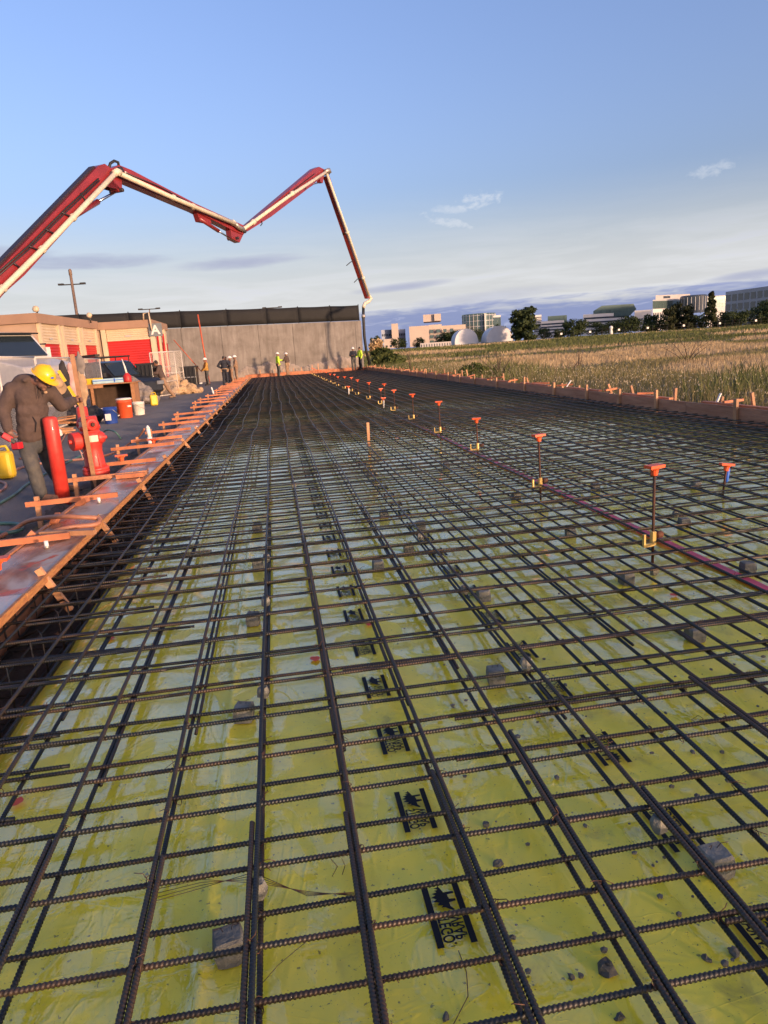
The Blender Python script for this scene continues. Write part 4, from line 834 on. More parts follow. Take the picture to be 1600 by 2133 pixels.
# ------------------------------------------------------------------ field grass and weeds
def veg_mat(name, c1, c2, scale=0.35, rough=0.8, tl=0.25):
    m = bpy.data.materials.new(name); m.use_nodes = True; N, L = m.node_tree.nodes, m.node_tree.links; b = N['Principled BSDF']
    g = N.new('ShaderNodeNewGeometry'); n = N.new('ShaderNodeTexNoise'); n.inputs['Scale'].default_value = scale; n.inputs['Detail'].default_value = 5; L.new(g.outputs['Position'], n.inputs['Vector'])
    ad = N.new('ShaderNodeMath'); ad.operation = 'MULTIPLY_ADD'; ad.inputs[1].default_value = 0.45; L.new(g.outputs['Random Per Island'], ad.inputs[0]); L.new(n.outputs[0], ad.inputs[2])
    r = N.new('ShaderNodeValToRGB'); r.color_ramp.elements[0].position = 0.48; r.color_ramp.elements[1].position = 0.95; r.color_ramp.elements[0].color = (*c1, 1); r.color_ramp.elements[1].color = (*c2, 1); L.new(ad.outputs[0], r.inputs[0])
    L.new(r.outputs[0], b.inputs['Base Color']); b.inputs['Roughness'].default_value = rough; b.inputs['Specular IOR Level'].default_value = 0.2
    tr = N.new('ShaderNodeBsdfTranslucent'); L.new(r.outputs[0], tr.inputs[0]); mx = N.new('ShaderNodeMixShader'); mx.inputs[0].default_value = tl; L.new(b.outputs[0], mx.inputs[1]); L.new(tr.outputs[0], mx.inputs[2]); L.new(mx.outputs[0], N['Material Output'].inputs[0])
    return m
M_gold = veg_mat('dry_grass', (0.36, 0.25, 0.12), (0.68, 0.50, 0.29)); M_green = veg_mat('green_grass', (0.07, 0.09, 0.026), (0.20, 0.20, 0.07)); M_weed = veg_mat('pale_weeds', (0.12, 0.125, 0.04), (0.36, 0.28, 0.13), 1.2)
M_leaf = veg_mat('tree_leaves', (0.022, 0.036, 0.013), (0.060, 0.078, 0.028), 0.6); M_leafb = veg_mat('bush_leaves', (0.05, 0.07, 0.018), (0.13, 0.14, 0.04), 1.5); M_pine = veg_mat('pine_needles', (0.025, 0.035, 0.016), (0.075, 0.075, 0.03), 0.8)
M_flower = veg_mat('pale_seed_heads', (0.42, 0.33, 0.20), (0.66, 0.56, 0.40), 2.0)
def blades(P, h, w, lean, bend=0.4):
    """three-vertex-pair blades: two triangles each"""
    n = len(P); a = rng.uniform(0, 2*np.pi, n); la = rng.uniform(0, 2*np.pi, n); h = np.broadcast_to(h, n); w = np.broadcast_to(w, n); le = np.abs(rng.normal(0, lean, n))*h
    d = np.stack([np.cos(a), np.sin(a), 0*a], 1)*w[:, None]/2; lv = np.stack([np.cos(la), np.sin(la), 0*la], 1)*le[:, None]
    mid = P+lv*0.35+np.stack([0*h, 0*h, h*0.6], 1); tip = P+lv+np.stack([0*h, 0*h, h], 1)
    Vv = np.stack([P-d, P+d, mid+d*0.6, mid-d*0.6, tip], 1).reshape(-1, 3); i = np.arange(n)[:, None]*5
    F = np.concatenate([i+np.array([0, 1, 2]), i+np.array([0, 2, 3]), i+np.array([3, 2, 4])], 0); return Vv, F
def patch_noise(x, y, s, seed):
    r = np.random.default_rng(seed); v = 0*x
    for k in range(6):
        a = r.uniform(0, 6.28); f = s*r.uniform(0.5, 2.2); v = v+np.sin((x*np.cos(a)+y*np.sin(a))*f+r.uniform(0, 6.28))
    return v/6
def scatter(n, x0, x1, y0, y1, cond=None):
    P = np.stack([rng.uniform(x0, x1, n), rng.uniform(y0, y1, n)], 1)
    if cond is not None: P = P[cond(P[:, 0], P[:, 1])]
    return np.stack([P[:, 0], P[:, 1], field_z(P[:, 0], P[:, 1])-0.02], 1)
def in_view(x, y, m=1.12): return (x < y*0.86*m+3.5)
def stuff(name, parts, m, label):
    Vs, Fs, b0 = [], [], 0
    for v, f in parts: Vs.append(v); Fs.append(f+b0); b0 += len(v)
    o = link_mesh(name, mesh_np(name, np.concatenate(Vs), np.concatenate(Fs), m)); o['label'] = label; o['category'] = 'grass'; o['kind'] = 'stuff'; return o
gold, green, weed, fl = [], [], [], []
# strip of tall weeds just outside the form
P = scatter(26000, 7.75, 13.5, -2, 60, lambda x, y: (rng.random(len(x)) < np.clip(1.2-(x-8)*0.12, 0.2, 1)))
k = patch_noise(P[:, 0], P[:, 1], 0.9, 3); weed.append(blades(P, rng.uniform(0.12, 0.5, len(P))*(1+0.6*k)*np.clip((P[:, 0]-7.5)/0.7, 0.35, 1), 0.014, 0.5))
Q = P[rng.random(len(P)) < 0.40]; s = rng.uniform(0.15, 0.5, len(Q)); Q = Q+np.stack([rng.normal(0, .08, len(Q)), rng.normal(0, .08, len(Q)), s*np.clip((Q[:, 0]-7.5)/0.7, 0.35, 1)], 1); v, f = blades(Q-V(0, 0, 0.03), rng.uniform(0.02, 0.06, len(Q)), 0.02, 0.9); fl.append((v, f))
P = scatter(9000, 8.0, 14, 4, 60, lambda x, y: patch_noise(x, y, 0.6, 8) > 0.05); green.append(blades(P, rng.uniform(0.3, 0.75, len(P)), 0.035, 0.5))
# golden mid field
for (n, x0, x1, y0, y1, h, w) in ((52000, 11, 42, 4, 34, 0.25, 0.018), (50000, 12, 70, 30, 62, 0.28, 0.032), (34000, 8, 110, 58, 92, 0.32, 0.055)):
    P = scatter(n, x0, x1, y0, y1, lambda x, y: in_view(x, y)); pn = patch_noise(P[:, 0], P[:, 1], 0.22, 5)
    A = P[pn > -0.02]; B = P[pn <= -0.02]
    gold.append(blades(A, rng.uniform(0.5, 1.1, len(A))*h*(1+0.5*pn[pn > -0.02]), w, 0.45)); (weed if y0 < 40 else green).append(blades(B, rng.uniform(0.5, 1.1, len(B))*h*0.8, w, 0.45))
# green band and rising bank further away
for (n, x0, x1, y0, y1, h, w) in ((30000, 8, 130, 84, 128, 0.42, 0.12), (26000, 10, 190, 124, 165, 0.55, 0.18)):
    P = scatter(n, x0, x1, y0, y1, lambda x, y: in_view(x, y, 1.25)); pn = patch_noise(P[:, 0], P[:, 1], 0.09, 15)
    A = P[pn > 0.24]; B = P[pn <= 0.24]; gold.append(blades(A, rng.uniform(0.5, 1.1, len(A))*h, w, 0.4)); green.append(blades(B, rng.uniform(0.5, 1.2, len(B))*h, w, 0.4))
P = scatter(9000, 20, 260, 150, 230, lambda x, y: in_view(x, y, 1.3)); green.append(blades(P, rng.uniform(0.3, 0.7, len(P)), 0.3, 0.4))
# tufts of weeds on the soil strip left
P = np.stack([rng.uniform(-2.75, -2.25, 2600), rng.uniform(5, 30, 2600)], 1); P = P[patch_noise(P[:, 0]*3, P[:, 1], 1.1, 4) > 0.12]; P = np.concatenate([P, 0*P[:, :1]-0.02], 1)
stuff('trench_weeds', [blades(P, rng.uniform(0.03, 0.12, len(P)), 0.010, 0.7)], M_green, 'small green weeds on the dug soil beside the left planks')
stuff('dry_grass', gold, M_gold, 'golden dry grass covering the open field'); stuff('green_grass', green, M_green, 'green grass band across the far field'); stuff('tall_weeds', weed, M_weed, 'pale tall weeds growing along the right form'); stuff('seed_heads', fl, M_flower, 'pale seed heads on the weeds by the right form')

# ------------------------------------------------------------------ shrubs, dead branches
def leafcloud(lobes, n, size, flat=0.0):
    c = np.array([l[:3] for l in lobes]); r = np.array([l[3:6] for l in lobes]); wgt = r.prod(1)**(2/3); idx = rng.choice(len(lobes), n, p=wgt/wgt.sum())
    u = rng.normal(size=(n, 3)); u /= np.linalg.norm(u, axis=1)[:, None]; rad = rng.uniform(0.45, 1.0, n)**0.5*rng.uniform(0.85, 1.12, n)
    P = c[idx]+u*rad[:, None]*r[idx]; d1 = rng.normal(size=(n, 3)); d1 /= np.linalg.norm(d1, axis=1)[:, None]; d2 = np.cross(d1, u); d2 /= np.linalg.norm(d2, axis=1)[:, None]+1e-9
    s = size*rng.uniform(0.6, 1.4, n)[:, None]; Vv = np.stack([P-d1*s, P+d2*s*0.6, P+d1*s, P-d2*s*0.6], 1).reshape(-1, 3); F = np.arange(n)[:, None]*4+np.array([0, 1, 2, 3]); return Vv, F
M_bark = mat('bark', (0.075, 0.05, 0.035), 0.9, var=0.3, scale=4)
def tree(name, label, base, lobes, n, size, m, trunk_r, h, group=None, cat='tree'):
    t = thing(name, label, cat, base, 0, group); v, f = leafcloud(lobes, n, size); link_mesh('crown', mesh_np('crown', v, f, m), t)
    tk = MB(); top = V(0, 0, h); tk.tube([V(0, 0, -0.3), V(0.02*h, 0.01*h, h*0.4), top*0.85], [trunk_r, trunk_r*0.7, trunk_r*0.25], 7)
    for l in lobes[:5]: tk.tube([V(0.01*h, 0, h*0.3), (V(*l[:3])+V(0, 0, h*0.3))*0.5, V(*l[:3])], [trunk_r*0.45, trunk_r*0.3, trunk_r*0.1], 5)
    tk.build('trunk', M_bark, t, True, world=False); return t
def px_tree(name, label, x0, x1, ytop, ybot, Y, kind='round', m=None, group='trees behind the field', n=1500, seed=1):
    xc = (x0+x1)/2; b = AY(xc, ybot, Y); tp = AY(xc, ytop, Y); w = np.linalg.norm(AY(x1, ybot, Y)-AY(x0, ybot, Y)); h = tp[2]-b[2]; rr = random.Random(seed); L_ = []
    if kind == 'round':
        L_ = [(0, 0, h*0.45, w*0.40, w*0.35, h*0.42)]
        for k in range(9): a = rr.uniform(0, 6.28); q = rr.uniform(0.2, 0.36)*w; z = rr.uniform(0.22, 0.80)*h; q *= 1.0-0.7*max(0, z/h-0.55); s = rr.uniform(0.13, 0.22); L_.append((math.cos(a)*q, math.sin(a)*q, z, w*s, w*s, h*s*0.95))
    elif kind == 'tall':
        for k in range(14): z = h*(0.12+0.78*k/13); q = w*0.26*(1-0.55*abs(k/13-0.4)); a = k*2.4; L_.append((math.cos(a)*q, math.sin(a)*q, z, w*rr.uniform(.18, .28), w*rr.uniform(.18, .28), h*rr.uniform(.09, .14)))
    elif kind == 'pine':
        for k in range(16): z = h*(0.25+0.74*k/15); q = w*0.36*(1-0.75*k/15)*rr.uniform(.6, 1.1); a = k*2.4; L_.append((math.cos(a)*q, math.sin(a)*q, z, w*.20*(1.1-0.7*k/15), w*.20*(1.1-0.7*k/15), h*.055))
    elif kind == 'hedge':
        for k in range(12): L_.append((w*(-0.46+0.92*k/11), rr.uniform(-1, 1), h*rr.uniform(.3, .6), w*0.08, w*0.06, h*rr.uniform(.32, .45)))
    return tree(name, label, b, L_, n, max(0.25, h*0.045), m or M_leaf, max(0.12, h*0.02), h, group)
b = AY(992, 776, 32.0); zf = float(field_z(b[0], b[1])); tree('low_bush', 'dark green bush growing beside the dead branches in the field', (b[0], b[1], zf), [(0, 0, .35, .55, .5, .4), (.5, .2, .25, .4, .4, .3), (-.45, 0, .3, .4, .4, .35), (.9, .1, .2, .3, .3, .25)], 1500, 0.06, M_leafb, 0.03, 0.6, None, 'bush')
def dead_branch(px_, py_, Y, h, label, n=7, spread=0.8, rs=1):
    b = AY(px_, py_, Y); z = float(field_z(b[0], b[1])); rr = random.Random(rs); mb = MB()
    for k in range(n):
        a = rr.uniform(0, 6.28); s = spread*rr.uniform(.3, 1); hh = h*rr.uniform(.5, 1); p0 = V(b[0]+rr.uniform(-.1, .1), b[1], z-0.05); p1 = p0+V(math.cos(a)*s*.35, math.sin(a)*s*.3, hh*.5); p2 = p0+V(math.cos(a)*s, math.sin(a)*s*.6, hh)
        mb.tube([p0, p1, p2], [.022, .014, .005], 5); 
        for j in range(3): t = rr.uniform(.3, .9); q = p1*(1-t)+p2*t; mb.tube([q, q+V(rr.uniform(-.3, .3), rr.uniform(-.2, .2), rr.uniform(.05, .35))*s], [.008, .003], 4)
    o = mb.build('dead_shrub', M_bark, None, True); set_props(o, label, 'dead shrub', 'dead shrubs in the field')
dead_branch(1040, 778, 30, 1.5, 'bare dead shrub just right of the dark green bush', 9, 1.1, 2); dead_branch(1430, 770, 33, 1.6, 'bare dead shrub with spreading twigs in the golden grass at right', 8, 1.9, 5)
dead_branch(1207, 765, 36, 1.5, 'thin upright dead stem in the middle of the golden field', 3, 0.25, 6); dead_branch(858, 770, 40, 2.2, 'thin bare sapling behind the right form near the wall', 4, 0.5, 7); dead_branch(1185, 775, 30, 0.9, 'low arched dead twigs left of the thin upright stem', 5, 0.9, 8); dead_branch(1572, 730, 75, 2.0, 'dark dead stump near the right edge of the field', 4, 0.7, 9)
# bushes by the end of the wall
for i, (x0, x1, yt, yb, Y, lb) in enumerate(((775, 822, 722, 772, 62.5, 'leafy green bush by the end of the concrete wall'), (800, 850, 738, 772, 61.5, 'lower green bush in front of the bush by the wall'), (772, 800, 705, 758, 66, 'tall reddish weeds behind the pump hose'))):
    px_tree('wall_bush', lb, x0, x1, yt, yb, Y, 'round', M_leafb if i < 2 else M_gold, 'bushes at the wall end', 1800, 20+i)
# ------------------------------------------------------------------ trees behind the field
TR = [('broad_tree', 'big dark tree just right of the white shelters', 1060, 1124, 640, 706, 215, 'tall', 3000), ('broad_tree', 'round dark trees left of the white shelters, larger one', 905, 950, 686, 722, 250, 'round', 1500), ('broad_tree', 'round dark tree touching the left shelter', 925, 962, 684, 718, 255, 'round', 1300),
      ('broad_tree', 'low round tree in front of the hospital base at left', 812, 850, 700, 722, 250, 'round', 1000), ('broad_tree', 'small tree right beside the pump hose', 768, 800, 698, 722, 240, 'round', 1000), ('broad_tree', 'small round tree in front of the hospital', 856, 892, 700, 720, 255, 'round', 900),
      ('broad_tree', 'dark tree between the two white shelters', 975, 1012, 682, 706, 262, 'round', 1000), ('broad_tree', 'dark tree above the right shelter', 1028, 1064, 672, 704, 262, 'round', 1000), ('broad_tree', 'small tree right of the big dark tree', 1118, 1150, 678, 703, 235, 'round', 900), ('broad_tree', 'pale green small tree left of the wide dark tree', 1150, 1176, 682, 701, 235, 'round', 800),
      ('broad_tree', 'wide dark tree left of the glass topped building', 1168, 1222, 656, 700, 225, 'round', 2000), ('broad_tree', 'low dark trees under the glass topped building', 1222, 1284, 668, 696, 240, 'round', 1500), ('broad_tree', 'broad dark tree in front of the white low building', 1272, 1334, 654, 692, 225, 'round', 2200), ('broad_tree', 'dark tree right of the white statue shape', 1330, 1372, 664, 690, 235, 'round', 1300),
      ('pine_tree', 'first tall tree in front of the curved office', 1374, 1410, 640, 684, 230, 'tall', 1500), ('pine_tree', 'second tall tree in front of the curved office', 1392, 1420, 630, 684, 232, 'tall', 1500), ('pine_tree', 'third tall tree in front of the curved office', 1416, 1446, 634, 684, 228, 'tall', 1500), ('pine_tree', 'tall pointed pine left of the grey office block', 1466, 1494, 610, 678, 222, 'pine', 1800),
      ('broad_tree', 'dark trees under the grey office block, left one', 1498, 1560, 640, 676, 225, 'round', 2000), ('broad_tree', 'dark trees under the grey office block, right one', 1545, 1625, 632, 676, 225, 'round', 2400), ('broad_tree', 'leafy tree left of the first tall tree before the curved office', 1338, 1382, 650, 688, 236, 'round', 1800), ('broad_tree', 'wide low tree between the third tall tree and the pine', 1432, 1480, 648, 684, 238, 'round', 1800), ('broad_tree', 'rounded tree just right of the pine', 1484, 1524, 646, 680, 236, 'round', 1600), ('broad_tree', 'tall leafy tree at the right edge before the grey office', 1575, 1640, 622, 674, 228, 'round', 2400), ('broad_tree', 'low tree between the glass topped office trees', 1245, 1300, 664, 692, 236, 'round', 1500), ('hedge_row', 'long low hedge along the far fence', 1340, 1500, 668, 690, 240, 'hedge', 2200), ('hedge_row', 'long low hedge at the right end of the far fence', 1480, 1660, 660, 682, 240, 'hedge', 2200)]
for i, (nm, lb, x0, x1, yt, yb, Y, kd, n) in enumerate(TR): px_tree(nm, lb, x0, x1, yt, yb+6, Y, kd, M_pine if nm == 'pine_tree' else M_leaf, 'trees behind the field', n, 40+i)
# far chain fence with white signs
ff_ = thing('far_fence', 'thin wire fence with small white signs along the far side of the field', 'fence', (100, 168, 2)); wires = MB()
pr = []
for i in range(36):
    px_ = 1120+i*15; py_ = 697-0.045*(px_-1120); p = AY(px_, py_, 168-0.02*(px_-1120)); z = float(field_z(p[0], p[1])); pr.append(V(p[0], p[1], z)); MB().tube([(p[0], p[1], z-.1), (p[0], p[1], z+2.0)], 0.03, 5).build('post', M_post, ff_, True)
for a, c in zip(pr[:-1], pr[1:]):
    for h in (0.3, 0.8, 1.3, 1.95): wires.tube([a+V(0, 0, h), c+V(0, 0, h)], 0.008, 3)
wires.build('wire_strands', M_post, ff_)
for i in (3, 7, 11, 15, 20, 25, 30): p = pr[i]; MB().box((p[0]+0.5, p[1]-0.1, p[2]+1.45), (0.5, 0.04, 0.45)).build('sign', M_white, ff_)

# ------------------------------------------------------------------ buildings far away
M_bwarm = mat('sunlit_stucco', (0.46, 0.37, 0.30), 0.85, var=0.08, scale=0.1); M_bwhite = mat('white_panel', (0.60, 0.57, 0.54), 0.7, var=0.06, scale=0.1); M_bgrey = mat('grey_precast', (0.44, 0.40, 0.375), 0.85, var=0.08, scale=0.1); M_bshade = mat('shaded_blue_wall', (0.30, 0.33, 0.40), 0.8, var=0.05, scale=0.1)  # hospital shade painted as the blue wall colour, its sunlight as the warm stucco
M_pane = mat('window_glass', (0.045, 0.055, 0.07), 0.12, var=0.2, scale=0.05, spec=0.7); M_paneg = mat('green_glass', (0.10, 0.15, 0.14), 0.1, 0.3, var=0.2, scale=0.08, spec=0.8); M_mull = mat('mullion', (0.35, 0.35, 0.34), 0.5, var=0.1)
PANES = {}
def facade(t, A, B, z0, z1, nx, nz, wf=0.6, hf=0.5, m=M_pane, inset=0.0, name='window', zoff=0.5):
    """window panes standing 6 cm proud in rows on the vertical rectangle A-B"""
    A, B = np.asarray(A, float), np.asarray(B, float); d = B-A; L_ = np.linalg.norm(d[:2]); u = d/L_; nn = V(u[1], -u[0], 0)
    if nn[1] > 0: nn = -nn
    w, h = L_/nx*wf, (z1-z0)/nz*hf; key = (round(w, 2), round(h, 2), m.name)
    if key not in PANES: PANES[key] = MB().box((0, 0, 0), (w, 0.12, h)).mesh(name, m)
    for i in range(nx):
        for j in range(nz):
            c = A+u*(i+0.5)*L_/nx; o = link_mesh(name, PANES[key], t, (c[0]-t.location.x, c[1]-t.location.y, z0+(z1-z0)*(j+zoff)/nz-t.location.z)); o.rotation_euler = (0, 0, math.atan2(u[1], u[0]))
def bblock(t, name, x0, x1, yt, Y, depth, m, zb=0.0, top=None, yaw=0.0):
    """box from pixel edges at distance Y; returns front corners and heights"""
    A = AY(x0, yt, Y); B = AY(x1, yt, Y); zt = (A[2]+B[2])/2 if top is None else top; B = V(B[0], B[1]+yaw, 0); A = V(A[0], A[1], 0); nn = nrm((A+B)/2)*depth
    q = [A, B, B+nn, A+nn]; MB().add([(p[0], p[1], zb) for p in q]+[(p[0], p[1], zt) for p in q], [(0, 1, 5, 4), (1, 2, 6, 5), (2, 3, 7, 6), (3, 0, 4, 7), (4, 5, 6, 7), (3, 2, 1, 0)]).build(name, m, t); return A, B, zt
Yh = 420.0
t = thing('hospital_building', 'long pale hospital block with rows of windows behind the wall end', 'building', AY(870, 710, Yh)*V(1, 1, 0)+V(0, 0, 2))
A, B, zt = bblock(t, 'left_wing', 794, 852, 685.5, Yh, 40, M_bshade, 2, None, 12); facade(t, A, B, zt-17, zt-1.5, 14, 5, 0.62, 0.42)  # left wing's shade is put into its bluish wall colour
bblock(t, 'stair_tower', 815, 829, 674, Yh-3, 14, M_bwarm, 2)
A, B, zt = bblock(t, 'middle_block', 852, 893, 679, Yh-6, 40, M_bwarm, 2); facade(t, A+V(11, 0, 0), A+V(27, 0, 0), zt-20, zt-2, 4, 6, 0.5, 0.6, M_paneg)
A, B, zt = bblock(t, 'ribbed_block', 893, 920, 676, Yh-4, 40, M_bwarm, 2); facade(t, A, B, zt-12, zt-2, 10, 2, 0.35, 0.8)
bblock(t, 'roof_block', 882, 918, 669.5, Yh+4, 22, M_bwarm, 20); bblock(t, 'roof_tower', 905, 919, 668, Yh+2, 14, M_bwarm, 20)
A, B, zt = bblock(t, 'right_wing', 920, 970, 677, Yh+6, 40, M_bwarm, 2); facade(t, A, B, zt-9, zt-2, 20, 2, 0.4, 0.7)
A, B, zt = bblock(t, 'entrance_block', 800, 818, 706, Yh-60, 20, M_bwarm, 2); facade(t, A, B, 2.5, zt-3, 2, 1, 0.5, 0.9)
Yt = 460.0
t = thing('glass_tower', 'rounded glass office tower with pale edge behind the white shelters', 'building', AY(1000, 700, Yt)*V(1, 1, 0)+V(0, 0, 2))
cA = AY(997, 654, Yt+8); r = 11.0; zt = cA[2]; tb = MB().lathe([(r, 2), (r, zt)], 28, (cA[0], cA[1], 0)); tb.build('round_core', M_paneg, t)
for j in range(10): MB().lathe([(r+0.15, 0), (r+0.15, 0.5)], 28, (cA[0], cA[1], zt-1.5-j*3.4)).build('floor_band', M_mull, t)
for k in range(14): a = math.pi+math.pi*k/13; MB().box((cA[0]+(r+.1)*math.cos(a), cA[1]+(r+.1)*math.sin(a), zt/2), (0.3, 0.3, zt-1)).build('mullion', M_mull, t)
bblock(t, 'side_block', 980, 990, 660, Yt+10, 20, M_paneg, 2); bblock(t, 'pale_fin', 1009, 1012, 653, Yt-6, 12, M_bwhite, 2)
A, B, zt = bblock(t, 'right_block', 1012, 1043, 657, Yt, 30, M_bwhite, 2); facade(t, A, B, 4, zt-9, 1, 8, 0.98, 0.5, M_pane, name='window_band'); facade(t, A, B, zt-9, zt-1, 9, 1, 0.94, 0.92, M_paneg)
t = thing('slab_tower', 'narrow striped tower peeking out behind the big dark tree', 'building', AY(1115, 700, 470)*V(1, 1, 0)+V(0, 0, 2)); A, B, zt = bblock(t, 'tower_block', 1112, 1128, 656, 470, 20, M_bwhite, 2); facade(t, A, B, 6, zt-1, 1, 9, 0.98, 0.5, M_pane, name='window_band')
t = thing('stepped_office', 'low stepped white office with glass top between the dark trees', 'building', AY(1160, 700, 430)*V(1, 1, 0)+V(0, 0, 2)); A, B, zt = bblock(t, 'base_block', 1127, 1175, 668, 430, 30, M_bwhite, 2); facade(t, A, B, 4, zt-1, 1, 4, 0.98, 0.5, M_pane, name='window_band'); A, B, zt = bblock(t, 'glass_top', 1141, 1181, 657.5, 438, 24, M_paneg, 10); facade(t, A, B, zt-6, zt, 9, 2, 0.9, 0.85, M_paneg)
t = thing('glass_topped_office', 'white banded office with a wide green glass top floor', 'building', AY(1270, 690, 380)*V(1, 1, 0)+V(0, 0, 2)); A, B, zt = bblock(t, 'base_block', 1215, 1322, 652, 380, 30, M_bwhite, 2, None, 6); facade(t, A, B, 3, zt-1, 1, 4, 0.98, 0.42, M_pane, name='window_band')
A = AY(1236, 641, 384); B = AY(1326, 637, 384); zt = A[2]+0.8; za = zt-6.2; u = nrm((B-A)*V(1, 1, 0)); Ln = np.linalg.norm((B-A)[:2]); sec = MB(); nrmv = V(-u[1], u[0], 0)
bt = [(0, za, 0), (Ln*0.85, za, 0), (Ln, za+3.2, 4), (Ln*0.93, zt, 8), (5, zt, 8), (0, zt-2.6, 0)]; A0 = V(A[0], A[1], 0)
fr_ = [A0+u*q[0]+V(0, 0, q[1]) for q in bt]; bk_ = [p+nrm(A0)*20 for p in fr_]; kk = len(fr_); sec.add(fr_+bk_, [tuple(range(kk)), tuple(range(2*kk-1, kk-1, -1))]+[(i, i+kk, (i+1) % kk+kk, (i+1) % kk) for i in range(kk)]); sec.build('glass_top', M_paneg, t); facade(t, A0+u*4, A0+u*Ln*0.84, za+0.2, zt-2.4, 16, 2, 0.93, 0.9, M_paneg)
t = thing('white_low_office', 'low white office with a row of small dark windows', 'building', AY(1340, 690, 400)*V(1, 1, 0)+V(0, 0, 2)); A, B, zt = bblock(t, 'block', 1322, 1358, 646, 400, 24, M_bwhite, 2); facade(t, A, B, zt-8.5, zt-4, 8, 1, 0.55, 0.8)
Yc = 330.0
t = thing('curved_office', 'grey glass office with square white frame base and rounded dark corner', 'building', AY(1430, 680, Yc)*V(1, 1, 0)+V(0, 0, 2))
A, B, zt = bblock(t, 'lower_block', 1360, 1470, 640, Yc, 40, M_bwhite, 2, None, 14); facade(t, A, B, 2.5, zt-1, 22, 2, 0.55, 0.62)
A, B, zt2 = bblock(t, 'glass_block', 1360, 1440, 622, Yc+0.6, 38, M_mull, zt-2, None, 10); facade(t, A, B, zt-0.5, zt2-0.5, 26, 1, 0.86, 0.95, M_paneg)
A, B, zt3 = bblock(t, 'penthouse', 1366, 1452, 612.5, Yc+8, 24, M_bgrey, zt2-2, None, 6); facade(t, A+(B-A)*0.22, A+(B-A)*0.42, zt2+0.6, zt3-0.4, 3, 1, 0.95, 0.8)
c = AY(1452, 640, Yc-2); MB().lathe([(6.2, zt-3), (6.2, zt2+0.5), (5.8, zt2+0.9)], 24, (c[0], c[1]+3, 0)).build('round_corner', M_pane, t)
for k in range(12): a = math.pi+math.pi*k/11; MB().box((c[0]+6.25*math.cos(a), c[1]+3+6.25*math.sin(a), (zt+zt2)/2-1), (0.18, 0.18, zt2-zt+2)).build('mullion', M_mull, t)
A, B, z4 = bblock(t, 'right_wing', 1470, 1512, 640, Yc+10, 30, M_bwhite, 2); facade(t, A, B, 3, z4-1, 8, 2, 0.5, 0.62); A, B, z5 = bblock(t, 'right_glass', 1468, 1512, 616, Yc+22, 24, M_mull, z4-1); facade(t, A, B, z4, z5-0.5, 14, 3, 0.88, 0.9, M_paneg)
Yg = 260.0
t = thing('grey_office', 'big grey precast office block with square window bays at right edge', 'building', AY(1560, 670, Yg)*V(1, 1, 0)+V(0, 0, 2))
A = AY(1512, 608, Yg+16); B = AY(1700, 585, Yg-30); zt = A[2]; A, B = A*V(1, 1, 0), B*V(1, 1, 0); u = nrm(B-A); nn = nrm((A+B)/2)*30; q = [A, B, B+nn, A+nn]
MB().add([(p[0], p[1], 2) for p in q]+[(p[0], p[1], zt) for p in q], [(0, 1, 5, 4), (1, 2, 6, 5), (2, 3, 7, 6), (3, 0, 4, 7), (4, 5, 6, 7), (3, 2, 1, 0)]).build('block', M_bgrey, t); facade(t, A, B, zt-15.2, zt-0.8, 13, 4, 0.74, 0.70)
# ------------------------------------------------------------------ two white fabric shelters
M_fabric = mat('white_fabric', (0.62, 0.60, 0.60), 0.55, var=0.06, scale=0.5)
def shelter(x0, x1, yt, yb, Y, label):
    A, B = AY(x0, yb, Y), AY(x1, yb, Y); tp = AY((x0+x1)/2, yt, Y); r = np.linalg.norm((B-A)[:2])/2; h = tp[2]-A[2]; c = (A+B)/2; u = nrm((B-A)*V(1, 1, 0)); back = V(0.10, 0.99, 0); z0 = A[2]-0.6
    t = thing('fabric_shelter', label, 'shelter', (c[0], c[1], z0), 0, 'white fabric shelters'); n = 18; ang = [math.pi*k/n for k in range(n+1)]
    ring = lambda d, s=1.0: [V(c[0], c[1], z0)+back*d-u*r*s*math.cos(a)+V(0, 0, (h+0.6)*s*math.sin(a)**0.85) for a in ang]
    f0 = ring(0); MB().add(f0, [tuple(range(n+1))]).build('end_wall', M_fabric, t)
    for k in range(3):
        a, b_ = ring(0.05+k*3.2), ring(0.05+k*3.2+3.1); MB().add(a+b_, [(i, i+1, n+2+i, n+1+i) for i in range(n)]).build('roof_bay', M_fabric, t, True)
        MB().tube(ring(0.03+k*3.2, 1.01), 0.10, 5).build('arch_rib', M_white, t, True)
shelter(948, 996, 685, 715, 230, 'left white half round fabric shelter'); shelter(1014, 1068, 679, 710, 225, 'right white half round fabric shelter')
t = thing('site_trailer', 'long low white trailer in front of the left shelter', 'trailer', AY(915, 718, 225)*V(1, 1, 0)+V(0, 0, 2)); A, B, zt = bblock(t, 'body', 875, 940, 713, 225, 4, M_bgrey, 1.2); facade(t, A, B, 1.2, zt, 12, 1, 0.3, 0.5)
# pale banner shape between trees
p = AY(1273, 694, 215); MB().lathe([(0.5, 0), (0.55, 1.2), (0.35, 2.0), (0.6, 2.4), (0.5, 2.9), (0.15, 3.1)], 10, (p[0], p[1], float(field_z(p[0], p[1])))).build('white_figure', M_white, None, True); set_props(bpy.data.objects['white_figure'], 'small white upright shape standing before the broad dark tree', 'marker')
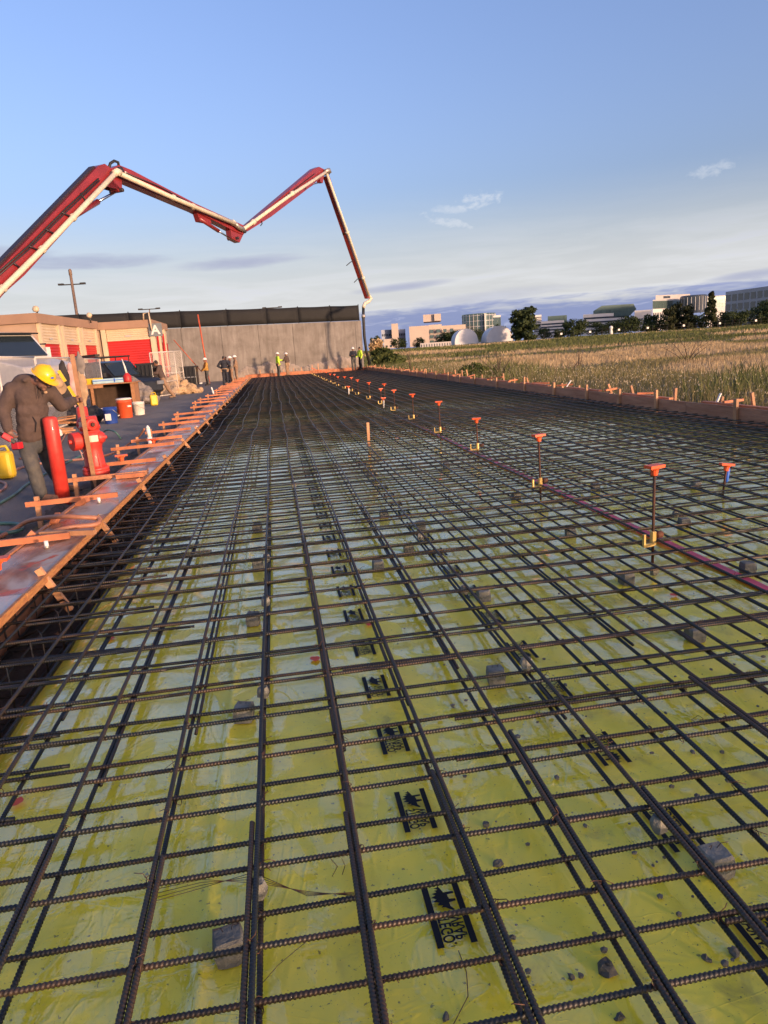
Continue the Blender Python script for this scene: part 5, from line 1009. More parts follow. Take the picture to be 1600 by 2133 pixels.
# ------------------------------------------------------------------ storage unit buildings
M_stucco = mat('tan_stucco', (0.40, 0.27, 0.185), 0.85, var=0.12, scale=1.2, bump=0.2, bscale=20); M_trim = mat('tan_trim', (0.33, 0.20, 0.13), 0.8, var=0.1, scale=1); M_cream = mat('cream_metal', (0.58, 0.46, 0.31), 0.55, var=0.08, scale=2)
M_reddoor = mat('red_roll_door', (0.46, 0.022, 0.020), 0.5, var=0.12, scale=1.5)
def corrugated(t, name, A, B, z0, z1, n, m, proud=0.03, parent=None):
    """horizontal ribbed panel between plan points A,B"""
    A, B = np.asarray(A, float), np.asarray(B, float); u = nrm(B-A); nn = V(u[1], -u[0], 0)
    if nn[1] > 0: nn = -nn
    b = MB(); rows = []; 
    for i in range(n*2+1):
        z = z0+(z1-z0)*i/(n*2); d = proud if i % 2 else 0.0; rows.append((A+nn*d, B+nn*d, z))
    b.add([(p[0], p[1], z) for a, c, z in rows for p in (a, c)], [(2*i, 2*i+1, 2*i+3, 2*i+2) for i in range(n*2)]); return b.build(name, m, parent or t)
def storage(label, A, B, zt, doors, fascia, depth=9, sign=None, side=None):
    A, B = V(A[0], A[1], 0), V(B[0], B[1], 0); u = nrm(B-A); nn = V(u[1], -u[0], 0)
    if nn[1] > 0: nn = -nn
    L_ = np.linalg.norm(B-A); t = thing('storage_building', label, 'building', (A+B)/2+V(0, 0, 0.1)); back = -nn*depth
    q = [A, B, B+back, A+back]; MB().add([(p[0], p[1], 0) for p in q]+[(p[0], p[1], zt-0.35) for p in q], [(0, 1, 5, 4), (1, 2, 6, 5), (2, 3, 7, 6), (3, 0, 4, 7), (4, 5, 6, 7), (3, 2, 1, 0)]).build('wall', M_stucco, t)
    MB().bar(A-u*0.15+back*0.5+V(0, 0, zt-0.15), B+u*0.15+back*0.5+V(0, 0, zt-0.15), depth+0.35, 0.42).build('roof', M_trim, t)
    for (s0, s1, zd, zh) in doors:
        a, b_ = A+u*s0+nn*0.03, A+u*s1+nn*0.03
        corrugated(t, 'header_panel', a, b_, zd+0.04, zh, 7, M_cream, 0.035)
        d = corrugated(t, 'roll_door', a+nn*0.01, b_+nn*0.01, 0.1, zd, 22, M_reddoor, 0.025)
        for e in (s0-0.16, s1+0.16): c = A+u*e+nn*0.07; MB().box((c[0], c[1], zh/2+0.05), (0.26, 0.14, zh-0.1), np.stack([u, nn, V(0, 0, 1)], 1)).build('door_post', M_cream, t)
        MB().bar(a+nn*0.05+V(0, 0, zd+0.02), b_+nn*0.05+V(0, 0, zd+0.02), 0.06, 0.08).build('door_head', M_cream, t)
        c = (a+b_)/2+nn*0.06; MB().box((c[0], c[1], zd+0.22), (0.34, 0.02, 0.10), np.stack([u, nn, V(0, 0, 1)], 1)).build('number_plate', M_bgrey, t)
    return t, A, B, u, nn, L_
# building with the letter A sign: front faces the yard, right side shows doors too
A, B = AY(206, 745, 44.0), AY(322, 745, 44.0)
t, A2, B2, u, nn, L_ = storage('tan storage building with a red roll up door and a letter A sign', A, B, 4.15, [(0.62, 3.0, 3.15, 3.95)], True, 5.9)
c = A2+u*3.38+nn*0.16; R3 = np.stack([u, nn, V(0, 0, 1)], 1); M_sign = mat('grey_sign', (0.16, 0.18, 0.19), 0.6, var=0.08)
sg = MB().box((c[0], c[1], 3.62), (0.74, 0.05, 0.72), R3).build('letter_sign', M_sign, t); vs_, fs2 = text_polys('A', 0.72); p0 = V(c[0], c[1], 3.38)+nn*0.032-u*0.24; MB().add([p0+u*x+V(0, 0, 1)*y for x, y, z in vs_], fs2).build('letter', M_white, sg)
# right end of that building: cream bays with narrow red doors
E0 = B2+V(0.02, 0, 0); E1 = B2+V(0.06, 5.8, 0); ue = nrm(E1-E0); ne = V(ue[1], -ue[0], 0)
for k in range(3):
    a, b_ = E0+ue*(0.45+k*1.9), E0+ue*(1.75+k*1.9); corrugated(t, 'roll_door', a+ne*0.03, b_+ne*0.03, 0.1, 2.95, 18, M_reddoor, 0.02); corrugated(t, 'header_panel', a+ne*0.03, b_+ne*0.03, 3.0, 3.8, 7, M_cream, 0.02)
    p = E0+ue*(0.2+k*1.9)+ne*0.08; MB().box((p[0], p[1], 1.95), (0.18, 0.18, 3.7)).build('door_post', M_cream, t)
for k, (s, z) in enumerate(((0.95, 3.3), (3.2, 3.5))): p = E0+ue*s+ne*0.15; MB().tube([(p[0], p[1], 0.2), (p[0], p[1], z)], 0.06, 8).build('red_pipe', M_reddoor, t, True)
MB().tube([(B2[0]-0.3, B2[1]-0.2, 4.2), (B2[0]-0.25, B2[1]-0.25, 4.55), (B2[0]+0.05, B2[1]-0.3, 4.6), (B2[0]+0.1, B2[1]-0.3, 3.6)], 0.045, 7).build('conduit', M_cream, t, True)
# long building on the left with three doors
A, B = AY(-140, 745, 34.0), AY(82, 745, 36.5); t1, A1, B1, u1, n1, L1 = storage('tan storage building behind the white truck', A, B, 4.05, [(1.0, 3.2, 3.0, 3.8)], True, 4)
A, B = AY(84, 745, 35.0), AY(206, 745, 43.5); L0 = np.linalg.norm((B-A)[:2])
tb_, A3, B3, u3, n3, L3 = storage('cream storage row with three red roll up doors behind the fence', A, B, 4.2, [(0.45+k*L0/3, L0/3*(k+1)-0.35, 2.95, 3.95) for k in range(3)], True, 6)
for (a, lb) in ((84, 'left'), (192, 'right')):
    p = AY(a, 690, 36 if a < 100 else 42); MB().tube([(p[0], p[1], 4.1), (p[0], p[1], 4.5)], 0.04, 6).build('flood_lamp_arm', M_post, tb_, True); MB().lathe([(0.10, 0), (0.16, 0.15), (0.12, 0.24)], 8, (p[0], p[1], 4.45), (0, -1, 0.4)).build('flood_lamp', M_cream, tb_, True)
# ------------------------------------------------------------------ white lorry
M_truck = mat('white_truck_paint', (0.62, 0.57, 0.52), 0.3, var=0.05, coat=0.4); M_maroon = mat('maroon_panel', (0.16, 0.025, 0.03), 0.5, var=0.2)
def truck():
    o = AY(66, 745, 22.5); base = V(o[0], o[1], 0.1); t = thing('white_lorry', 'white bonneted lorry parked behind the chain link fence at left', 'lorry', base)
    f = nrm(V(0.86, -0.51, 0)); s = V(-f[1], f[0], 0); up = V(0, 0, 1)        # nose to the right
    def P(a, b_, z): return base+f*a+s*b_+up*z
    W = 2.1
    prof = [(-4.4, 0.95), (-4.4, 2.55), (-3.9, 2.78), (-1.15, 2.78), (-0.95, 2.70), (-0.35, 1.98), (0.75, 1.72), (0.90, 1.5), (0.92, 0.75), (0.6, 0.6), (-0.2, 0.75)]
    MB().prism(prof, P(0, -W/2, 0), f, up, -W).build('cab_body', M_truck, t, bevel=0.05)
    MB().prism([(-0.98, 2.62), (-0.42, 2.02), (-0.37, 2.06), (-0.93, 2.66)], P(0.02, -W/2+0.12, 0), f, up, -(W-0.24)).build('windscreen', M_glass, t)
    MB().prism([(-1.3, 2.74), (-0.75, 2.70), (-0.72, 2.74), (-1.3, 2.80)], P(0, -W/2-0.02, 0), f, up, -(W+0.04)).build('sun_visor', M_glass, t)
    MB().prism([(-2.1, 1.85), (-2.1, 2.5), (-1.25, 2.5), (-0.75, 1.95), (-0.75, 1.85)], P(0, -W/2-0.012, 0), f, up, -0.02).build('side_window', M_glass, t)
    for q in (-1, 1):
        MB().bar(P(-0.7, q*(W/2+0.22), 1.80), P(-0.7, q*(W/2+0.22), 2.3), 0.16, 0.10, tuple(f)).build('mirror', M_truck, t); MB().tube([P(-0.9, q*W/2, 2.4), P(-0.7, q*(W/2+0.22), 2.4)], 0.025, 6).build('mirror_arm', M_black, t, True)
        MB().box(P(0.90, q*0.8, 1.15), (0.12, 0.32, 0.22), np.stack([f, s, up], 1)).build('headlight', M_glass, t)
        for a in (0.2, -3.4):
            MB().lathe([(0.30, -0.14), (0.50, -0.13), (0.52, 0), (0.50, 0.13), (0.30, 0.14)], 20, P(a, q*0.92, 0.52), s).build('wheel', M_rubber, t, True)
    MB().box(P(0.94, 0, 1.1), (0.05, 1.1, 0.6), np.stack([f, s, up], 1)).build('grille', M_steel, t)
    MB().box(P(-6.6, 0, 0.75), (5.0, 0.9, 0.25), np.stack([f, s, up], 1)).build('chassis', M_black, t)
    MB().box(P(-6.6, 0, 1.6), (4.2, 2.2, 1.5), np.stack([f, s, up], 1)).build('cargo_box', M_truck, t, bevel=0.03)
    MB().box(P(-0.2, -W/2-0.02, 1.05), (1.9, 0.03, 0.42), np.stack([f, s, up], 1)).build('side_stripe', M_maroon, t)
    MB().tube([P(-0.35, -0.7, 2.78), P(-0.35, -0.7, 3.6)], 0.015, 5).build('aerial', M_black, t); return t
truck()
# ------------------------------------------------------------------ dark pickup with rack and its trailer
M_dkpaint = mat('dark_car_paint', (0.014, 0.014, 0.015), 0.35, var=0.3, scale=4, coat=0.15); M_silver = mat('silver_trim', (0.45, 0.44, 0.43), 0.3, 0.8, var=0.1)
def pickup():
    o = AY(240, 800, 33.0); base = V(o[0], o[1], 0.1); t = thing('dark_pickup', 'black pickup with a roof rack parked behind the tool bench', 'pickup', base); f = nrm(V(0.72, -0.69, 0))*0.88; s = nrm(V(-f[1], f[0], 0)); up = V(0, 0, 0.92); W = 1.7; R_ = np.stack([f, s, up], 1)
    def P(a, b_, z): return base+f*a+s*b_+up*z
    MB().prism([(-2.7, 0.55), (-2.7, 1.22), (-0.9, 1.25), (1.2, 1.22), (2.2, 1.10), (2.45, 0.95), (2.5, 0.5), (2.2, 0.4), (-2.5, 0.42)], P(0, -W/2, 0), f, up, -W).build('body', M_dkpaint, t, bevel=0.05)
    MB().prism([(-2.4, 1.22), (-2.2, 1.95), (0.0, 2.0), (0.35, 1.92), (1.15, 1.22)], P(0, -W/2+0.1, 0), f, up, -(W-0.2)).build('cabin', M_dkpaint, t, bevel=0.04)
    for a0, a1 in ((-2.1, -1.15), (-1.05, -0.2), (-0.1, 0.75)):
        MB().prism([(a0, 1.3), (a0+0.03, 1.86), (a1-(0.42 if a1 > 0.5 else 0.02), 1.88), (a1, 1.3)], P(0, -W/2+0.085, 0), f, up, -0.02).build('side_window', M_glass, t)
    MB().prism([(0.42, 1.86), (1.08, 1.28), (1.11, 1.31), (0.45, 1.9)], P(0, -W/2+0.2, 0), f, up, -(W-0.4)).build('windscreen', M_glass, t)
    for q in (-1, 1):
        for a in (-1.7, 1.5): w = MB().lathe([(0.24, -0.12), (0.39, -0.11), (0.41, 0), (0.39, 0.11), (0.24, 0.12)], 20, P(a, q*0.88, 0.41), s).build('wheel', M_rubber, t, True); MB().lathe([(0.05, -0.125), (0.23, -0.118), (0.23, 0.118), (0.05, 0.125)], 12, P(a, q*0.88, 0.41), s).build('rim', M_silver, w, True)
        MB().bar(P(0.75, q*(W/2+0.1), 1.28), P(0.75, q*(W/2+0.1), 1.48), 0.14, 0.22, tuple(f)).build('mirror', M_black, t); MB().box(P(2.46, q*0.7, 0.88), (0.1, 0.35, 0.16), R_).build('headlight', M_silver, t)
        MB().bar(P(-2.4, q*0.8, 2.18), P(0.2, q*0.8, 2.18), 0.05, 0.05).build('rack_rail', M_black, t)
        for a in (-2.2, -1.0, 0.1): MB().tube([P(a, q*0.8, 1.95), P(a, q*0.8, 2.18)], 0.022, 6).build('rack_leg', M_black, t)
        MB().bar(P(-2.6, q*(W/2+0.01), 0.95), P(2.3, q*(W/2+0.01), 0.92), 0.02, 0.05).build('side_trim', M_silver, t)
    for a in (-2.3, -1.5, -0.7, 0.1): MB().bar(P(a, -0.85, 2.2), P(a, 0.85, 2.2), 0.04, 0.04).build('rack_bar', M_black, t)
    for a in (-1.6, -1.35): MB().bar(P(a, -0.9, 2.0), P(a+0.3, -0.95, 1.2), 0.04, 0.03).build('red_strap', M_reddoor, t)
    MB().bar(P(-3.0, -0.3, 2.28), P(-0.6, -0.3, 2.30), 0.22, 0.10).build('rack_board', M_post, t)
    return t
pickup()
def black_box(px0, px1, pyt, pyb, Y, label, name='black_skip'):
    A, B = AY(px0, pyb, Y), AY(px1, pyb, Y); zt = AY(px1, pyt, Y)[2]; t = thing(name, label, 'container', ((A+B)/2)*V(1, 1, 0)+V(0, 0, 0.1)); w = np.linalg.norm((B-A)[:2]); c = (A+B)/2; d = 1.5
    MB().box((c[0], c[1]+d/2, (zt+0.25)/2), (w, d, zt-0.25)).build('body', M_dkpaint, t, bevel=0.03); MB().box((c[0], c[1]+d/2, zt), (w+0.08, d+0.08, 0.08)).build('rim', M_black, t)
    for k in range(4): MB().box((c[0]-w/2+w*(k+0.5)/4, c[1]-0.03, (zt+0.25)/2), (0.06, 0.06, zt-0.35)).build('rib', M_black, t)
    MB().box((c[0], c[1]-0.04, zt*0.55), (w*0.96, 0.03, 0.06)).build('pale_stripe', M_silver, t); return t
black_box(288, 322, 757, 800, 33, 'black slatted container behind the walking worker'); black_box(378, 410, 763, 792, 46, 'black box container by the concrete wall')
# ------------------------------------------------------------------ chain link fence panels
M_link = mat('fence_wire', (0.62, 0.55, 0.47), 0.5, 0.2, var=0.1)
def panel(A, B, h, label, pitch=0.075, r=0.003, z0=0.12, group='chain link fence panels', tilt=0.0, rails=0):
    A, B = V(A[0], A[1], z0), V(B[0], B[1], z0); u = nrm(B-A); L_ = np.linalg.norm(B-A); t = thing('fence_panel', label, 'fence panel', (A+B)/2, 0, group)
    for q in (A, B): MB().tube([q, q+V(0, 0, h)], 0.022, 8).build('post', M_link, t, True)
    for z in [0.04, h]+[h*(k+1)/(rails+1) for k in range(rails)]: MB().tube([A+V(0, 0, z), B+V(0, 0, z)], 0.020, 8).build('rail', M_link, t, True)
    w = MB(); n = int((L_+h)/pitch)
    for k in range(n):
        for sg_ in (1, -1):
            s0 = k*pitch-h; a = max(0, s0); e = min(L_, s0+h)
            if e <= a: continue
            za, ze = (a-s0), (e-s0)
            if sg_ < 0: za, ze = h-za, h-ze
            w.tube([A+u*a+V(0, 0, za), A+u*e+V(0, 0, ze)], r, 3, False)
    w.build('wire_mesh', M_link, t); return t
def gp(px_, py_): p = G(px_, py_, 0.12); return p
panel(gp(-60, 965), gp(24, 932), 1.9, 'chain link fence panel behind the bent worker, leftmost'); panel(gp(26, 932), gp(98, 905), 1.9, 'chain link fence panel behind the hard hat'); panel(gp(100, 902), gp(182, 872), 1.9, 'chain link fence panel hung with clothes')
panel(gp(184, 860), gp(222, 850), 1.9, 'chain link fence panel left of the bench'); panel(AY(322, 815, 36), AY(372, 812, 37.5), 2.1, 'bundled wire fence panel behind the walking worker, front one', 0.10, 0.004, rails=2); panel(AY(330, 810, 38), AY(386, 806, 39), 2.15, 'bundled wire fence panel behind the walking worker, rear one', 0.10, 0.004, rails=1)
# clothes, bags and tools on the fence
def cloth_blob(name, label, pts, r, m, cat, vox=0.03, disp=0.05, group=None, sc=0.25):
    mb = MB()
    for p, q in zip(pts, r if hasattr(r, '__len__') else [r]*len(pts)): mb.ball(p, q, 10, 8)
    o = remesh(mb, name, m, vox, 3, disp, sc); return set_props(o, label, cat, group)
def remesh(mb, name, m, vox, smooth=3, disp=0.0, dsc=0.25, parent=None):
    a = np.array(mb.v); off = (a[:, 0].mean(), a[:, 1].mean(), a[:, 2].min()) if parent is None else root_off(parent)
    me = mb.mesh('tmp', None, False, off); ob = bpy.data.objects.new('tmp', me); COL.objects.link(ob)
    md = ob.modifiers.new('r', 'REMESH'); md.mode = 'VOXEL'; md.voxel_size = vox
    if smooth: sm = ob.modifiers.new('s', 'SMOOTH'); sm.factor = 0.5; sm.iterations = smooth
    if disp:
        tx = bpy.data.textures.new('clouds', 'CLOUDS'); tx.noise_scale = dsc; tx.noise_depth = 3; dm = ob.modifiers.new('d', 'DISPLACE'); dm.texture = tx; dm.strength = disp; dm.mid_level = 0.5; dm.texture_coords = 'LOCAL'
    bpy.context.view_layer.update(); res = bpy.data.meshes.new_from_object(ob.evaluated_get(bpy.context.evaluated_depsgraph_get())); bpy.data.objects.remove(ob); bpy.data.meshes.remove(me)
    res.name = name; res.materials.clear(); res.materials.append(m); res.polygons.foreach_set('use_smooth', np.ones(len(res.polygons), bool))
    return link_mesh(name, res, parent, None if parent is not None else off)
M_tan = mat('tan_cloth', (0.40, 0.26, 0.15), 0.9, var=0.2, scale=6); M_greycl = mat('grey_cloth', (0.20, 0.17, 0.15), 0.9, var=0.3, scale=6, bump=0.3, bscale=15); M_pink = mat('pink_cloth', (0.50, 0.30, 0.27), 0.9, var=0.2); M_darkcl = mat('dark_cloth', (0.03, 0.025, 0.025), 0.9, var=0.4, scale=8); M_burlap = mat('burlap', (0.42, 0.28, 0.16), 0.95, var=0.2, scale=3, bump=0.6, bscale=40)
Yf = 16.5
def hang(lb, nm, px_, pt, pb, w, m, Y=Yf, cat='clothing'):
    a, b_ = AY(px_, pt, Y), AY(px_+(pb-pt)*0.14, pb, Y); pts = [a*(1-t)+b_*t for t in np.linspace(0, 1, 5)]; return cloth_blob(nm, lb, pts, [V(w*k, w*0.4*k, 0.2) for k in (0.6, 1, 1.0, 0.9, 0.6)], m, cat, 0.03, 0.08, 'clothes hung on the fence')
hang('dark jacket hanging on the fence beside the stake', 'hung_jacket', 132, 768, 838, 0.14, M_darkcl); hang('pale pink shirt hanging on the fence beside the stake', 'hung_shirt', 146, 774, 832, 0.10, M_pink); hang('brown work vest hanging right of the stake', 'hung_vest', 168, 782, 832, 0.11, M_tan); hang('grey rag hanging on the fence top', 'hung_rag', 165, 748, 775, 0.10, M_greycl)
p = AY(117, 800, 15.2); c_ = MB().lathe([(0.23, 0), (0.22, 0.012), (0.12, 0.02), (0.105, 0.10), (0.08, 0.13), (0.02, 0.14)], 20, p, (0.75, -0.6, 0.3)); o = c_.build('straw_hat', M_tan, None, True); set_props(o, 'tan sun hat hanging behind the yellow hard hat', 'hat')
a, b_ = AY(122, 772, 14.2), AY(156, 826, 14.2); t = thing('yellow_level', 'yellow tool handle leaning on the fence behind the stake', 'tool', a*V(1, 1, 0)+V(0, 0, 0.1)); M_yel = mat('yellow_paint', (0.68, 0.44, 0.02), 0.45, var=0.12, scale=3); MB().bar(a, a+(b_-a)*0.42, 0.05, 0.05).build('handle', M_yel, t); MB().bar(a+(b_-a)*0.42, a+(b_-a)*0.6, 0.04, 0.04).build('grip', M_black, t); MB().bar(a+(b_-a)*0.6, b_+(b_-a)*0.9, 0.05, 0.05).build('handle', M_yel, t)
# ------------------------------------------------------------------ tool bench and things around it
M_osb = mat('osb_board', (0.36, 0.17, 0.075), 0.8, var=0.25, scale=9); M_dkwood = mat('dark_plywood', (0.06, 0.035, 0.022), 0.85, var=0.3, scale=5)
bc = G(240, 862, 0.1); Yb = bc[1]; XA, XB = AY(192, 862, Yb)[0], AY(287, 862, Yb)[0]; bt_ = thing('tool_bench', 'rough plywood tool bench open at the front in the yard', 'bench', (bc[0], Yb, 0.1)); w_ = XB-XA; ZT = 1.12
MB().box(((XA+XB)/2, Yb+0.45, ZT), (w_+0.15, 1.05, 0.035)).build('bench_top', M_osb, bt_); MB().box((XB-0.02, Yb+0.45, 0.6), (0.03, 0.9, 1.0)).build('side_panel', M_osb, bt_); MB().box((XA+0.02, Yb+0.45, 0.6), (0.03, 0.9, 1.0)).build('side_panel', M_dkwood, bt_); MB().box(((XA+XB)/2, Yb+0.88, 0.6), (w_, 0.02, 1.0)).build('back_panel', M_dkwood, bt_); MB().box(((XA+XB)/2, Yb+0.45, 0.16), (w_-0.1, 0.85, 0.03)).build('shelf', M_dkwood, bt_)
for x in (XA+0.12, XB-0.06): MB().bar((x, Yb-0.03, 0.1), (x, Yb-0.03, ZT-0.03), 0.09, 0.04, (0, 1, 0)).build('leg', M_osb, bt_)
MB().bar((XA, Yb-0.05, ZT-0.07), (XA+0.5, Yb-0.05, ZT-0.07), 0.04, 0.09).build('front_rail', M_osb, bt_)
def prop(nm, lb, cat, px_, z, Y, build): p = AY(px_, 800, Y); t = thing(nm, lb, cat, (p[0], Y, z)); build(t); return t
def mk_level(t): MB().box((0, 0, 0.10), (0.62, 0.06, 0.20)).build('body', M_yel, t, world=False, bevel=0.01); MB().box((0.1, -0.035, 0.1), (0.12, 0.01, 0.1)).build('slot', M_black, t, world=False); MB().box((-0.25, -0.035, 0.1), (0.08, 0.01, 0.12)).build('slot', M_osb, t, world=False)
prop('yellow_toolbox', 'yellow tool case on the left end of the bench', 'tool case', 196, ZT+0.018, Yb+0.2, mk_level)
M_ltblue = mat('pale_blue_plastic', (0.38, 0.55, 0.60), 0.5, var=0.1)
def mk_case(t): MB().box((0, 0, 0.08), (1.15, 0.4, 0.16)).build('case', M_ltblue, t, world=False, bevel=0.02); MB().box((0, -0.205, 0.10), (1.15, 0.012, 0.02)).build('seam', M_blue, t, world=False); MB().box((0.15, -0.21, 0.09), (0.03, 0.02, 0.12)).build('latch', M_blue, t, world=False)
prop('blue_case', 'pale blue plastic case lying along the bench top', 'case', 233, ZT+0.018, Yb+0.25, mk_case)
def mk_can(t): MB().lathe([(0.13, 0), (0.14, 0.05), (0.14, 0.2), (0.07, 0.28), (0.06, 0.30)], 14).build('can', M_reddoor, t, True, world=False); MB().tube([(0, 0, 0.28), (-0.03, 0, 0.5), (-0.09, 0, 0.78)], [0.04, 0.03, 0.012], 8).build('spout', M_white, t, True, world=False)
prop('red_funnel_can', 'red can with a pale spout at the right end of the bench', 'can', 267, ZT+0.018, Yb+0.1, mk_can)
def bucket(nm, lb, px_, py_, r, h, m, lid=None, band=None, handle=True, group=None):
    p = G(px_, py_, 0.1); t = thing(nm, lb, 'bucket', p, random.uniform(0, 6), group)
    MB().lathe([(r*0.86, 0), (r*0.88, 0.01), (r, h*0.82), (r*1.05, h*0.83), (r*1.05, h*0.87), (r, h*0.88), (r*1.02, h), (r*0.94, h), (r*0.92, h*0.9)], 22).build('body', m, t, True, world=False)
    if lid: MB().lathe([(r*1.05, h*0.96), (r*1.05, h*1.02), (r*0.8, h*1.05), (0.03, h*1.06)], 22).build('lid', lid, t, True, world=False)
    if band: MB().box((r*0.7, -r*0.7, h*0.42), (0.16, 0.02, h*0.4), rotz(math.pi/4)).build('label', band, t, world=False)
    if handle: MB().tube([(r*1.05, 0, h*0.85), (r*0.8, r*0.7, h*0.6), (0, r*1.15, h*0.45), (-r*0.8, r*0.7, h*0.6), (-r*1.05, 0, h*0.85)], 0.008, 5).build('handle', M_steel, t, True, world=False)
    return t
M_bblue2 = mat('blue_plastic', (0.02, 0.055, 0.26), 0.45, var=0.15); M_borange = mat('orange_cooler', (0.60, 0.085, 0.025), 0.45, var=0.1); M_bwh = mat('white_plastic', (0.66, 0.60, 0.52), 0.5, var=0.08)
bucket('blue_bucket', 'dark blue plastic bucket with white label on the asphalt', 233, 882, 0.19, 0.46, M_bblue2, None, M_white)
t = bucket('orange_cooler', 'orange drinks cooler with a white lid beside the bench', 263, 870, 0.23, 0.58, M_borange, M_bwh, None, False); MB().box((0.25, 0, 0.36), (0.06, 0.12, 0.05)).build('handle', M_bwh, t, world=False); MB().tube([(0, -0.22, 0.1), (0, -0.28, 0.09)], 0.02, 6).build('tap', M_bwh, t, world=False)
bucket('white_bucket', 'white plastic bucket standing right of the orange cooler', 291, 864, 0.19, 0.42, M_bwh, None, None); bucket('white_bucket', 'white bucket half hidden left of the blue bucket', 205, 876, 0.17, 0.36, M_bwh, None, None)
# tarp heap, yellow can, burlap, black bags, lumber offcuts
p = G(300, 842, 0.1); cloth_blob('tarp_heap', 'crumpled grey tarpaulin heaped at the right end of the bench', [p+V(-0.35, 0.3, 0.9), p+V(-0.2, 0.3, 0.65), p+V(0, 0.2, 0.4), p+V(0.15, 0.1, 0.2), p+V(-0.3, 0.1, 0.25), p+V(0.3, 0, 0.12)], [V(.2, .3, .25), V(.32, .35, .3), V(.42, .4, .35), V(.5, .4, .22), V(.4, .4, .25), V(.35, .3, .14)], M_greycl, 'tarpaulin', 0.035, 0.28, None, 0.3)
p = G(322, 845, 0.1); t = thing('yellow_can', 'yellow plastic fuel can lying beside the grey tarpaulin', 'fuel can', p); MB().box((p[0], p[1], 0.32), (0.28, 0.2, 0.42), rotz(0.3)).build('body', M_yel, t, bevel=0.05); MB().tube([(p[0]-0.08, p[1], 0.52), (p[0]-0.06, p[1], 0.60), (p[0]+0.08, p[1], 0.60), (p[0]+0.1, p[1], 0.52)], 0.02, 7).build('handle', M_yel, t, True); MB().tube([(p[0]+0.12, p[1], 0.5), (p[0]+0.18, p[1], 0.58)], 0.03, 8).build('cap', M_black, t, True)
p = G(365, 822, 0.1); cloth_blob('burlap_heap', 'heap of tan burlap sacking on the asphalt behind the walking worker', [p+V(x, y, z) for x, y, z in ((-1.0, 0, .12), (-.5, .1, .3), (-.1, .3, .55), (.3, .2, .4), (.7, .1, .28), (1.0, .1, .15), (.1, -.2, .2))], [V(.5, .4, .15), V(.45, .4, .35), V(.4, .4, .45), V(.4, .4, .38), V(.4, .4, .28), V(.35, .3, .16), V(.6, .4, .22)], M_burlap, 'burlap', 0.05, 0.55, None, 0.35)
p = G(165, 885, 0.1); cloth_blob('black_bags', 'black plastic bags heaped behind the hydrant', [p+V(x, y, z) for x, y, z in ((-.4, 0, .2), (0, .2, .3), (.4, .1, .25), (.1, -.3, .15))], [V(.35, .3, .25), V(.35, .3, .32), V(.3, .3, .25), V(.4, .25, .15)], M_black, 'bags', 0.04, 0.25, None, 0.25)
t = thing('offcut_pile', 'small pile of pale timber offcuts behind the red post', 'timber pile', G(128, 905, 0.1)); pb = G(128, 905, 0.1)
for i in range(14): a = random.uniform(-.6, .6); q = pb+V(random.uniform(-.3, .3), random.uniform(-.2, .2), 0.03+i*0.03); d_ = V(math.cos(a), math.sin(a), random.uniform(-.2, .2))*0.25; MB().bar(q-d_, q+d_, 0.08, 0.035).build('offcut', M_osb if i % 2 else M_stake, t)
p = G(118, 910, 0.1); o = MB().lathe([(0.13, 0), (0.15, 0.04), (0.13, 0.16), (0.06, 0.2), (0.02, 0.21)], 14, p).build('white_hard_hat', M_white, None, True); set_props(o, 'white round tub on the ground beside the offcut pile', 'tub')
p = G(36, 985, 0.1); t = thing('yellow_jug', 'yellow plastic jug at the left edge of the photo', 'jug', G(12, 1000, 0.1)); p = G(12, 1000, 0.1); MB().box((p[0], p[1]+0.1, 0.32), (0.24, 0.22, 0.42)).build('body', M_yel, t, bevel=0.06); MB().tube([(p[0]-0.06, p[1]+.1, 0.53), (p[0]-0.05, p[1]+.1, 0.60), (p[0]+0.05, p[1]+.1, 0.60), (p[0]+0.08, p[1]+.1, 0.52)], 0.02, 7).build('handle', M_yel, t, True)
p = G(0, 985, 0.1); t = thing('tipped_bucket', 'white bucket tipped on its side at the left edge', 'bucket', p); R0 = nrm(V(0.7, -0.6, -0.25)); MB().lathe([(0.13, -0.18), (0.15, 0.16), (0.16, 0.17), (0.16, 0.20), (0.14, 0.20)], 18, p+V(0, -0.1, 0.16), R0).build('body', M_bwh, t, True); MB().lathe([(0.147, -0.1), (0.152, 0.08)], 18, p+V(0, -0.1, 0.16), R0).build('red_band', M_orange_cap, t, True)
# papers / scraps on far asphalt
for i, (a, c, lb) in enumerate(((408, 800, 'pale scraps of paper on the asphalt before the men'), (443, 786, 'small white tub near the group of men'))): p = G(a, c, 0.1); o = MB().box((p[0], p[1], 0.14), (0.9 if i == 0 else 0.3, 0.3, 0.08), rotz(0.3)).jitter(0.05).build('scrap', M_white, None); set_props(o, lb, 'scrap')
# ------------------------------------------------------------------ hoses
M_hoseo = mat('orange_brown_hose', (0.36, 0.15, 0.085), 0.55, var=0.15, scale=8); M_hoseg = mat('green_hose', (0.06, 0.13, 0.11), 0.5, var=0.15); M_hosep = mat('pink_hose', (0.40, 0.19, 0.14), 0.55, var=0.15)
def smooth_pts(P, n=8):
    P = [np.array(p) for p in P]; P = [2*P[0]-P[1]]+P+[2*P[-1]-P[-2]]; out = []
    for i in range(1, len(P)-2):
        for t in np.linspace(0, 1, n, endpoint=False): a, b_, c, d = P[i-1], P[i], P[i+1], P[i+2]; out.append(0.5*((2*b_)+(-a+c)*t+(2*a-5*b_+4*c-d)*t*t+(-a+3*b_-3*c+d)*t**3))
    out.append(P[-2]); return out
def hose(lb, pts, r, m): o = MB().tube(smooth_pts(pts), r, 8).build('hose', m, None, True); set_props(o, lb, 'hose', 'hoses on the yard')
hz = 0.12
